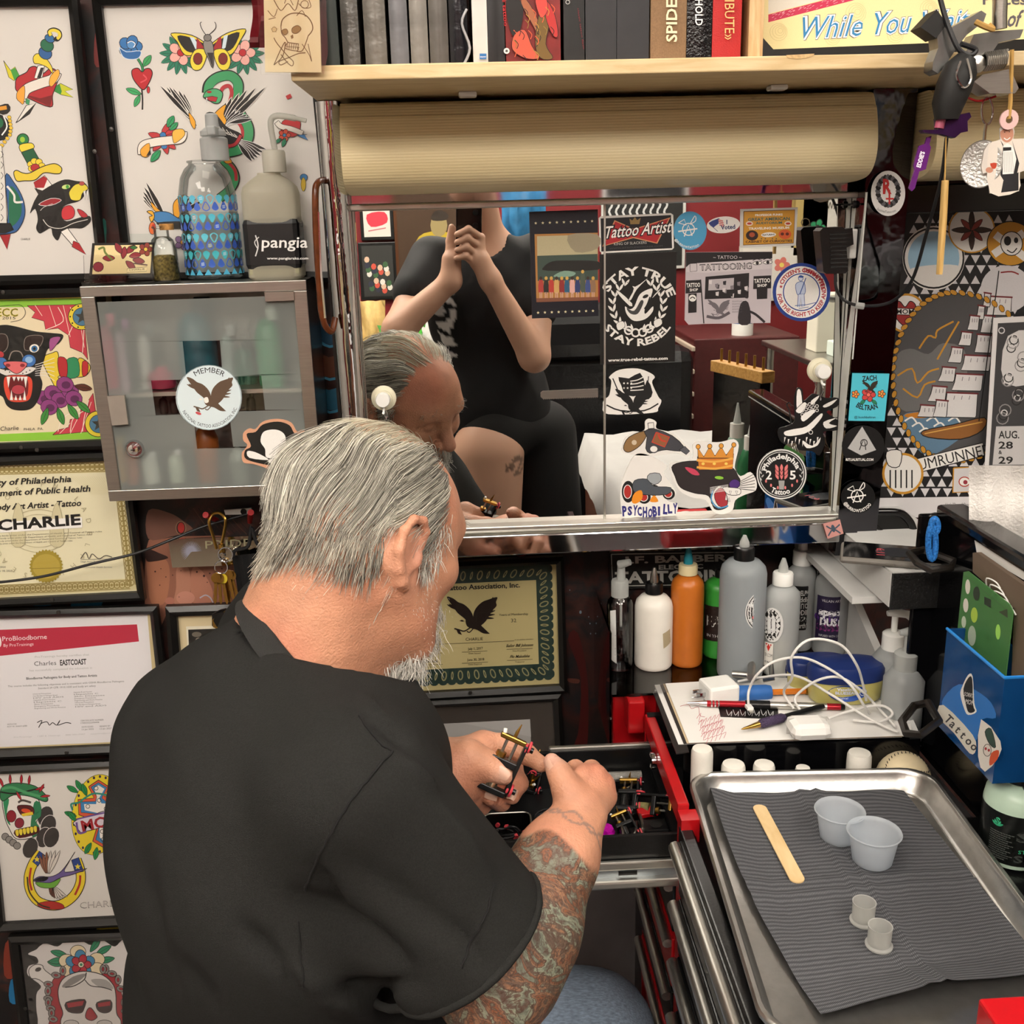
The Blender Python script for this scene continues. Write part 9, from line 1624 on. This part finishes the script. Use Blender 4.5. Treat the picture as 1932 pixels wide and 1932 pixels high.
# keys, plate, mask and lead on the wall
a1=lambda x,y,Y=1.55:atY(*cr('AA',[(x,y)])[0],Y)
hk=thing('key_rack','white metal hook strip with red tipped hooks','hook rack',a1(1250,40,1.585));part(hk,'strip',MB().prism([a1(x,y,1.587)for x,y in((1060,20),(1440,-10),(1440,75),(1080,85))],(0,.004,0)),M_white,False);part(hk,'hole',MB().lathe([(.005,0),(.005,.0005),(0,.0005)],a1(1335,40,1.5868),(0,-1,0),14),M_rubber)
for x,y,x2,y2 in((800,85,960,160),(1435,50,1420,180)):part(hk,'hook',MB().tube([a1(x2,y2,1.585),a1((x+x2)/2,(y+y2)/2,1.555),a1(x,y,1.535)],[.004,.0045,.005],10),mat('red_rubber_tip','#9a1218',.35))
t=thing('brass_key_clip','brass carabiner hook hanging on the red tipped hook','key clip',a1(960,500));part(t,'hook_wire',MB().tube(spline([a1(955,560,1.54),a1(900,360,1.54),a1(850,190,1.54),a1(900,80,1.545),a1(1000,60,1.545),a1(1080,150,1.54),a1(1060,330,1.54),a1(1025,490,1.54)],6),.0025,8),M_brass);part(t,'ferrule',MB().tube([a1(1020,490,1.54),a1(1040,620,1.54)],.005,10),M_brass)
for x,y,r in((1040,660,40),(1020,820,90),(1080,640,100)):part(t,'ring',MB().tube([a1(x+r*math.cos(a),y+r*math.sin(a),1.538+.004*math.sin(a))for a in[2*PI*i/20 for i in range(20)]],.0012,6,True),M_chrome2)
for i,(x,y,ang,c)in enumerate(((945,970,92,M_brass),(990,980,86,M_brass),(1040,985,80,mat('yellow_key_cap','#c8b030',.4)),(1120,930,78,M_brass),(1160,940,74,M_brass),(1090,960,82,M_brass))):
 k_=thing('door_key',['brass key at the front of the bunch','brass key just behind the front one','key with a yellow rubber cap on the ring','brass key on the second ring','brass key nearest the black mask','brass key between the yellow cap and second ring'][i],'key',a1(x,y,1.535+.003*i),'keys on the brass clip');r_=math.radians(ang);d=np.array((math.cos(r_),math.sin(r_)));n=np.array((-d[1],d[0]));Q_=lambda u,v:a1(x+d[0]*u+n[0]*v,y+d[1]*u+n[1]*v,1.535+.003*i)
 part(k_,'bow',MB().prism([Q_(70*math.cos(b),68*math.sin(b))for b in[2*PI*j/18 for j in range(18)]],(0,.002,0)),c,False);part(k_,'blade',MB().prism([Q_(60,-24),Q_(330,-22),Q_(365,0),Q_(330,14),Q_(290,26),Q_(250,14),Q_(200,28),Q_(150,16),Q_(60,26)],(0,.0018,0)),M_brass,False)
t=thing('bottle_opener','black and gold hexagonal opener on the key ring','bottle opener',a1(1010,1560));part(t,'body',MB().prism([a1(x,y,1.53)for x,y in((895,1560),(1080,1430),(1160,1460),(1140,1560),(960,1680),(905,1660))],(0,.004,0)),M_brass,False);part(t,'black_insert',MB().lathe([(.014,0),(.014,.002),(0,.002)],a1(1040,1560,1.529),(0,-1,0),8),M_blackpl);part(t,'cover',MB().prism([a1(x,y,1.534)for x,y in((890,1480),(1000,1420),(1080,1400),(1180,1470),(960,1690),(890,1640))],(0,.003,0)),M_blackpl,False)
t=solo('mirror_plate',MB().prism([a1(x,y,1.572)for x,y in((275,430),(1700,370),(1720,770),(335,825))],(0,.003,0)),mat('polished_plate','#c8c4b0',.1,1,var=.05),'polished metal name plate engraved with a thistle','plate',smooth=False);A=Art(onY(1.572));A.crop(*CR['AA'])
for i in range(26):quill(A,600,600,130+i*9,150,5,'#8a8a9a',0)
A.text('PRIDE',800,560,110,'#8a8468',rot=-3,w=640);A.build(t)
t=thing('face_mask','pleated black face mask hanging behind the head','mask',a1(1400,950));part(t,'cloth',MB().grid([[a1(1170+c*70+r*12,660+r*70-c*8,1.555+.006*((c%2)))for c in range(8)]for r in range(11)]),mat('black_mask_cloth','#0e0e10',.8,var=.1),False);part(t,'ear_loop',MB().tube(spline([a1(1190,660),a1(1220,580),a1(1400,520),a1(1440,250),a1(1520,480),a1(1640,620)],5),.003,6),M_cord)
f1=lambda x,y,Y:atY(*cr('F',[(x,y)])[0],Y);solo('wall_cable',MB().tube(spline([f1(-200,845,1.54),f1(0,832,1.54),f1(270,795,1.54),f1(560,720,1.54),f1(830,655,1.545),f1(1050,570,1.55),f1(1250,490,1.57),f1(1500,420,1.58)],6),.0022,8),M_cord,'thin black cable drooping across the certificates','cable')
# the photographer, seen in the looking glass
ph=thing('person','standing photographer in black T-shirt and shorts reflected in the mirror','person',(.08,-.25,0));QB=np.array(ph.location);V3=lambda*a:np.array(a,float)
sR,sL=V3(.23,-.27,1.42),V3(-.09,-.24,1.42);eR,eL=atM(1008,672,-.10),atM(752,622,-.04);wR,wL=atM(925,528,-.035),atM(850,530,-.03)
G=Field((-.45,-.55,.0),(.45,.12,1.95),.009)
G.ell((.03,-.13,1.69),(.075,.095,.115),None);G.ell((.03,-.09,1.625),(.058,.06,.06),None,.03);G.cap((.03,-.03,1.69),(.03,-.012,1.655),.009,.014,.012);G.cap((.05,-.19,1.6),(.07,-.25,1.44),.055,.065,.03);G.ell((.03-.078,-.14,1.67),(.01,.02,.032),None,.006);G.ell((.03+.078,-.14,1.67),(.01,.02,.032),None,.006)
G.ell((.07,-.25,1.29),(.175,.115,.22),None,.04);G.ell((.08,-.25,1.0),(.165,.12,.2),None,.05);G.cap(sR,eR,.055,.046,.02);G.cap(sL,eL,.055,.046,.02);G.cap(eR,wR,.046,.029,.02);G.cap(eL,wL,.046,.029,.02)
tR,tL=atM(922,850,-.17),V3(.235,-.30,.86);G.cap(tR,tR+(.01,0,-.38),.112,.075,.03);G.cap(tR+(.01,0,-.38),tR+(.01,-.02,-.8),.065,.045,.02);G.cap(tL,tL+(.01,-.01,-.38),.10,.068,.03);G.cap(tL+(.01,-.01,-.38),tL+(.01,-.03,-.8),.062,.045,.02)
bod=G.mesh();G=Field((-.16,-.14,1.30),(.16,.06,1.62),.0032)
G.cap(eR,wR,.046,.029,.02);G.cap(eL,wL,.046,.029,.02);hR=atM(905,490,-.03);hL=atM(852,490,-.03);G.cap(wR,hR,.03,.03,.02);G.cap(wL,hL,.03,.028,.02)
for i in range(4):a=atM(908-i*4,448+i*17,-.028);b=atM(884-i*2,432+i*17,-.003);c=atM(862,442+i*15,.004);G.chain([hR,a,b,c],[.02,.0105,.0095,.008],.006)
G.chain([hR,atM(890,480,-.05),atM(876,440,-.045)],[.02,.011,.009],.006)
for i in range(4):G.chain([hL,atM(848+i*4,455-i*2,-.035-.012*i),atM(852+i*3,428+i*3,-.03-.012*i)],[.02,.0105,.0085],.005)
G.chain([hL,atM(872,470,-.02),atM(882,450,-.018)],[.018,.011,.009],.006)
hd2=G.mesh();P,F=skin_mesh([bod,hd2]);C=np.array((.56,.32,.22))*(1+.06*noise3(P,30,41)[:,None]);tt=atM(973,880,-.1);dd=np.linalg.norm((P-(tt[0],-.1,tt[2]))*(1,.4,1),axis=1);ik=(dd<.034)&(noise3(P,160,44)>-.1);C[ik]=C[ik]*.35;hairm=(P[:,2]>1.70)&(P[:,1]<-.1+(P[:,2]-1.70)*.5)&(P[:,2]>1.66);C[hairm]=(.03,.022,.018)
o=mk_np('body',P,F,attr_mat('photographer_skin',.5,sss=.05),ph,QB);vcol(o,'col',np.clip(C,0,1))
G=Field((-.35,-.5,.75),(.45,.1,1.55),.009);G.ell((.07,-.25,1.28),(.19,.13,.23),None,.04);G.ell((.08,-.25,.98),(.18,.135,.19),None,.05);G.cap(sR,sR+(eR-sR)*.5,.075,.072,.04);G.cap(sL,sL+(eL-sL)*.5,.075,.072,.04);G.cap((.06,-.2,1.47),(.05,-.16,1.6),.062,.07,.01,True);P,F=G.mesh();C=np.tile(np.array((.006,.006,.007)),(len(P),1));wp=np.zeros(len(P),bool)
for x,y,rx,rz in((840,580,.035,.07),(845,665,.03,.05),(838,620,.02,.03)):p=atM(x,y,-.12);wp|=(((P[:,0]-p[0])/rx)**2+((P[:,2]-p[2])/rz)**2<1)&(P[:,1]>-.25)&(noise3(P,110,51)>-.15)
C[wp]=(.6,.6,.6);o=mk_np('shirt',P+np.stack([noise3(P,30,61)]*3,1)*.003,F,attr_mat('photographer_shirt',.85),ph,QB);vcol(o,'col',C)
G=Field((-.3,-.5,.35),(.45,.05,1.0),.01);G.ell((.1,-.26,.90),(.18,.14,.09),None,.04);G.cap(tL,tL+(.015,0,-.32),.112,.115,.03);G.cap(tR+(.02,-.04,.06),tR+(.02,-.03,.05),.112,.112,.03);P,F=G.mesh();mk_np('shorts',P,F,mat('black_shorts','#0c0c0d',.8,var=.1),ph,QB)
for dx,t_ in((0,tR),(0,tL)):part(ph,'shoe',MB().box((t_[0]-.045,t_[1]-.09,0),(t_[0]+.055,t_[1]+.17,.08),.03),M_rubber)
pc=RM@np.array((.022,.055,-.0075))+O_;ax,ay,az=RM[:,0],RM[:,1],RM[:,2];t=thing('smartphone','dark smartphone in the photographer\'s hands','phone',pc);part(t,'body',MB().obox(pc,ax*.036,ay*.074,az*.004,.0035),M_blackgl)
for dx,dy in((.018,.018),(.018,-.018)):part(t,'lens',MB().lathe([(.008,0),(.008,.0018),(.006,.002),(0,.0015)],pc+ax*dx+ay*(-.042+dy)+az*.004,az,16),M_blackpl)
# the room behind
M_leather=mat('black_leather','#141416',.35,bump=.4,bscale=120)
t=thing('treatment_chair','black leather reclining chair behind the couch','chair',(.58,-1.15,0));part(t,'back',MB().box((.26,-1.28,.55),(.92,-1.12,1.02),.06),M_leather);part(t,'headrest',MB().box((.24,-1.26,.98),(.80,-1.06,1.20),.07),M_leather);part(t,'seat',MB().box((.24,-1.12,.35),(.94,-.98,.56),.05),M_leather);part(t,'base',MB().box((.38,-1.3,0),(.8,-1.0,.36),.02),M_steel)
t=thing('massage_couch','treatment couch covered with a white paper sheet','couch',(.62,-.42,0));part(t,'frame',MB().box((.44,-.88,.1),(1.14,.08,.66),.02),wood_mat('dark_oak','#5a2c1c','#3a1a12'));part(t,'paper_sheet',MB().grid([[(.41+c*.038,-.95+r*.055,.715+.006*math.sin(c*1.3+r*.8)+.005*math.sin(r*1.9)-(.12 if c==0 else 0))for c in range(21)]for r in range(20)]),mat('white_sheet','#a6a4a2',.8,var=.06,scale=6),'all')
t=thing('side_cabinet','low cream cabinet against the red wall','cabinet',(-.45,-1.7,0));part(t,'body',MB().box((-1.0,-1.88,0),(-.1,-1.55,.92),.01),mat('cream_cabinet','#b8a680',.5));part(t,'top',MB().box((-1.02,-1.89,.92),(-.08,-1.53,.945),.004),M_white)
def wpic(label,q,Y,c,art,fr='#131313'):
 P4=[atM(x,y,Y)for x,y in q];x0,x1=min(p[0]for p in P4),max(p[0]for p in P4);z0,z1=min(p[2]for p in P4),max(p[2]for p in P4);t=thing('wall_picture',label,'picture',((x0+x1)/2,Y,z0),'pictures on the red wall');part(t,'frame',MB().box((x0-.015,Y,z0-.015),(x1+.015,Y+.015,z1+.015),.003),mat('pframe_'+fr,fr,.4));part(t,'sheet',MB().box((x0,Y+.015,z0),(x1,Y+.0165,z1)),mat('sheet_'+c,c,.6),False)
 A=Art(lambda x,y,h:atM(x,y,Y+.0168)+(0,h,0));art(A);A.build(t)
WY=Y0+.005
def a1_(A):A.poly([(692,405),(725,400),(730,420),(700,428)],'#c03040',3);A.text('TATTOO',726,438,6,'#b04048',w=-34)if False else A.line([(695,436),(728,430)],2,'#b06068')
wpic('white poster with a red brush mark',[(688,392),(735,392),(735,446),(688,446)],WY,'#d8d2ca',a1_)
def a2_(A):
 for i in range(22):A.ell(692+(i*17)%46,490+(i*29)%60,5,6,['#c8a890','#3a5a3a','#b84a3a','#d8d4cc','#2a2a3a'][i%5],n=8)
wpic('framed group photograph on the red wall',[(686,464),(740,464),(742,558),(688,558)],WY,'#2a2a28',a2_)
def a3_(A):A.poly([(778,540),(780,470),(800,440),(850,440),(870,480),(870,545)],'#a89024',3);A.ell(828,425,16,22,'#8a7a50',n=14);A.line([(800,460),(820,520)],3,'#6a5a18');A.poly([(815,405),(828,396),(845,404),(842,415),(816,416)],'#2a2018',3)
wpic('dark painting of a figure in a yellow jacket',[(756,340),(900,340),(900,545),(756,545)],WY,'#3a2614',a3_,'#4a2a14')
def a4_(A):
 for i in range(9):x=1145+i*13;A.line([(x,372),(x+10,386),(x+4,400),(x+16,420)],4,'#b8b8b8',3)
wpic('black board with white painted lettering and pale frame',[(1140,340),(1285,340),(1285,500),(1140,500)],WY,'#171717',a4_,'#b8b8b4')
def a5_(A):
 A.text('WAVERLY',1560,395,14,'#3a3020',w=54)
 for i in range(5):A.ring(1520+i*5,420+i*14,8,2,'#4a4030',10)
wpic('yellowed handbill on the red wall',[(1500,372),(1555,372),(1555,480),(1500,480)],WY,'#a8925a',a5_,'#8a7444')
def a6_(A):
 for x,y in((1475,500),(1440,520)):flower(A,x,y,14,'#c06a60','#d8c060',lw=0)
wpic('white flash sheet of roses near the handbill',[(1400,470),(1498,470),(1498,560),(1400,560)],WY,'#cfcac2',a6_,'#c0bcb4')
def bag(name,label,x,y,Y,w,h,m):p=atM(x,y,Y);return solo(name,MB().grid([[p+np.array((w*(c/6-.5)*(1-.12*math.sin(r*.5)),.03*math.sin(c*2.1+r)+.05*math.sin(PI*c/6)*math.sin(PI*r/6),h*r/6))for c in range(7)]for r in range(7)]),m,label,'bag',smooth='all')
bag('snack_bag','bright green plastic bag on the cream cabinet',760,668,-1.66,.22,.13,mat('green_film','#4aa83a',.25,var=.4,scale=12));bag('paper_bag','white paper bag beside the green one on the cabinet',815,668,-1.72,.2,.16,mat('white_bag','#d0cec8',.6));bag('kraft_bag','cream paper bag with an orange mark',708,668,-1.78,.12,.24,mat('kraft_paper','#c8a868',.6,var=.1));bag('blue_wrap','crumpled blue plastic wrap behind the photographer',990,480,-1.3,.2,.34,mat('blue_film','#3a7aa8',.25,var=.3,scale=10))
t=thing('supply_chest','maroon supply chest with pale drawer lips','chest',(1.15,-1.1,0));p0_,p1_=atM(1310,640,-1.3),atM(1420,640,-1.3);part(t,'body',MB().box((p0_[0],-1.85,0),(p1_[0]+.2,-1.3,p0_[2]),.005),mat('maroon_board','#4a1c1c',.5,var=.15))
for i in range(6):part(t,'drawer_lip',MB().box((p0_[0]-.012,-1.85,p0_[2]-.05-i*.095),(p0_[0]+.004,-1.29,p0_[2]-.03-i*.095),.004),mat('pale_plastic_lip','#b8aa98',.5))
t=thing('spray_flask','white bottle with a blue band on the supply chest','bottle',(*atM(1400,640,-1.4)[:2],p0_[2]));q=np.array(t.location);part(t,'flask',MB().lathe([(.045,0),(.045,.1),(.03,.13),(.012,.14)],q,n=20),M_white);part(t,'band',MB().lathe([(.0455,.05),(.0455,.07)],q,n=20,cap=False),mat('blue_band','#2a5a9a',.4));part(t,'trigger',MB().box((q[0]-.02,q[1]-.02,q[2]+.14),(q[0]+.02,q[1]+.05,q[2]+.19),.01),M_blackpl)
t=thing('steel_table','stainless side table with white cartons','table',(1.35,-.6,0));p=atM(1480,660,-.7);part(t,'top',MB().box((p[0],-1.0,p[2]-.02),(p[0]+.6,-.35,p[2]),.004),M_steel)
for dx,y in((.03,-.97),(.57,-.97),(.03,-.38),(.57,-.38)):part(t,'leg',MB().tube([(p[0]+dx,y,0),(p[0]+dx,y,p[2]-.02)],.015,10),M_steel)
for k,(dx,w,h,c,lb)in enumerate(((.10,.13,.05,'#cfdcd4','flat mint carton on the side table'),(.08,.12,.2,'#d8d4c4','tall cream carton on the side table'),(.3,.15,.08,'#d8d8d6','white glove box on the side table'))):solo('carton',MB().box((p[0]+dx,-.55-k*.16,p[2]),(p[0]+dx+w,-.44-k*.16,p[2]+h),.004),mat('carton_'+c,c,.6),lb,'carton','cartons on the side table')
# near things behind the raised lid, reflected beside the stickers
def disp(px,base,top,Y,label,c='#3a8a5a'):
 zb=ZT2-.012;p=atM(px,base,Y);z1=atM(px,top,Y)[2];t=thing('dispensing_bottle',label,'bottle',(p[0],Y,zb),'green soap bottles behind the lid');H_=z1-zb;part(t,'bottle',MB().lathe([(.028,zb),(.03,zb+.004),(.03,zb+H_*.62),(.02,zb+H_*.72),(.014,zb+H_*.74)],(p[0],Y,0),n=24),plastic('soap_bottle_'+c,c,.3,.3));part(t,'cap',MB().lathe([(.017,zb+H_*.73),(.017,zb+H_*.84)],(p[0],Y,0),n=20),M_white);part(t,'cone',MB().lathe([(.010,zb+H_*.84),(.002,z1)],(p[0],Y,0),n=16),M_frost)
disp(1415,900,785,.63,'green soap bottle nearer the mirror behind the lid');disp(1388,880,760,.55,'pale green soap bottle farther from the mirror behind the lid','#a8c4b4')
t=thing('pin_block','maple block with six brass pins on a black stand','stand',(*atM(1400,720,.5)[:2],ZT2-.012));a,b=atM(1352,678,.36),atM(1450,712,.58);u=(b-a)*(1,1,0);L_=np.linalg.norm(u);u/=L_;n=V3(-u[1],u[0],0);c=(a+b)/2;c[2]=b[2];part(t,'block',MB().obox(c,u*L_/2,n*.018,(0,0,.014),.002),wood_mat('maple_block','#c89a54','#a87a3a'));part(t,'stand',MB().obox((c[0],c[1],(c[2]-.014+ZT2-.012)/2),u*L_*.45,n*.014,(0,0,(c[2]-.014-ZT2+.012)/2)),M_blackgl,False)
for i in range(6):p=c+u*L_*(-.4+.16*i);part(t,'pin',MB().tube([p+(0,0,.013),p+(0,0,.045)],.0035,10),M_brass)
for i,(x,z,c,lb)in enumerate(((-1.35,1.45,'#cfcac2','added pale flash sheet on the red wall near the corner'),(-1.3,1.9,'#3a4a3a','added green print on the red wall above the pale flash sheet'),(-.8,2.0,'#d8d2c4','added cream flash sheet high on the red wall'),(-.2,2.1,'#20201e','added black print high on the red wall'),(.4,2.1,'#cfc8ba','added ivory flash sheet high on the red wall'),(1.0,2.05,'#d4d0ca','added white flash sheet above the black board'),(1.6,2.0,'#2a3a5a','added blue print high on the red wall'),(1.75,1.45,'#d0ccc4','added white flash sheet beside the handbill'),(2.05,1.7,'#8a6a3a','added ochre print at the far corner of the red wall'))):  # added prints, out of direct view, giving the chrome something to reflect
 t=thing('wall_picture',lb,'picture',(x,WY,z),'pictures on the red wall');part(t,'frame',MB().box((x-.2,WY,z-.16),(x+.2,WY+.015,z+.16),.004),M_black);part(t,'sheet',MB().box((x-.18,WY+.015,z-.14),(x+.18,WY+.0165,z+.14)),mat('sheet_'+c,c,.6,var=.05),False)
 A=Art(lambda u,v,h:np.array((x+u,WY+.0168+h,z-v)))
 for k in range(4):flower(A,-.11+.075*k,.05*math.sin(k*2.1),.035,['#b03a34','#2a6a9a','#d8b83a','#2a8a5a'][(k+i)%4],'#1a1614',5,.004)
 A.build(t)
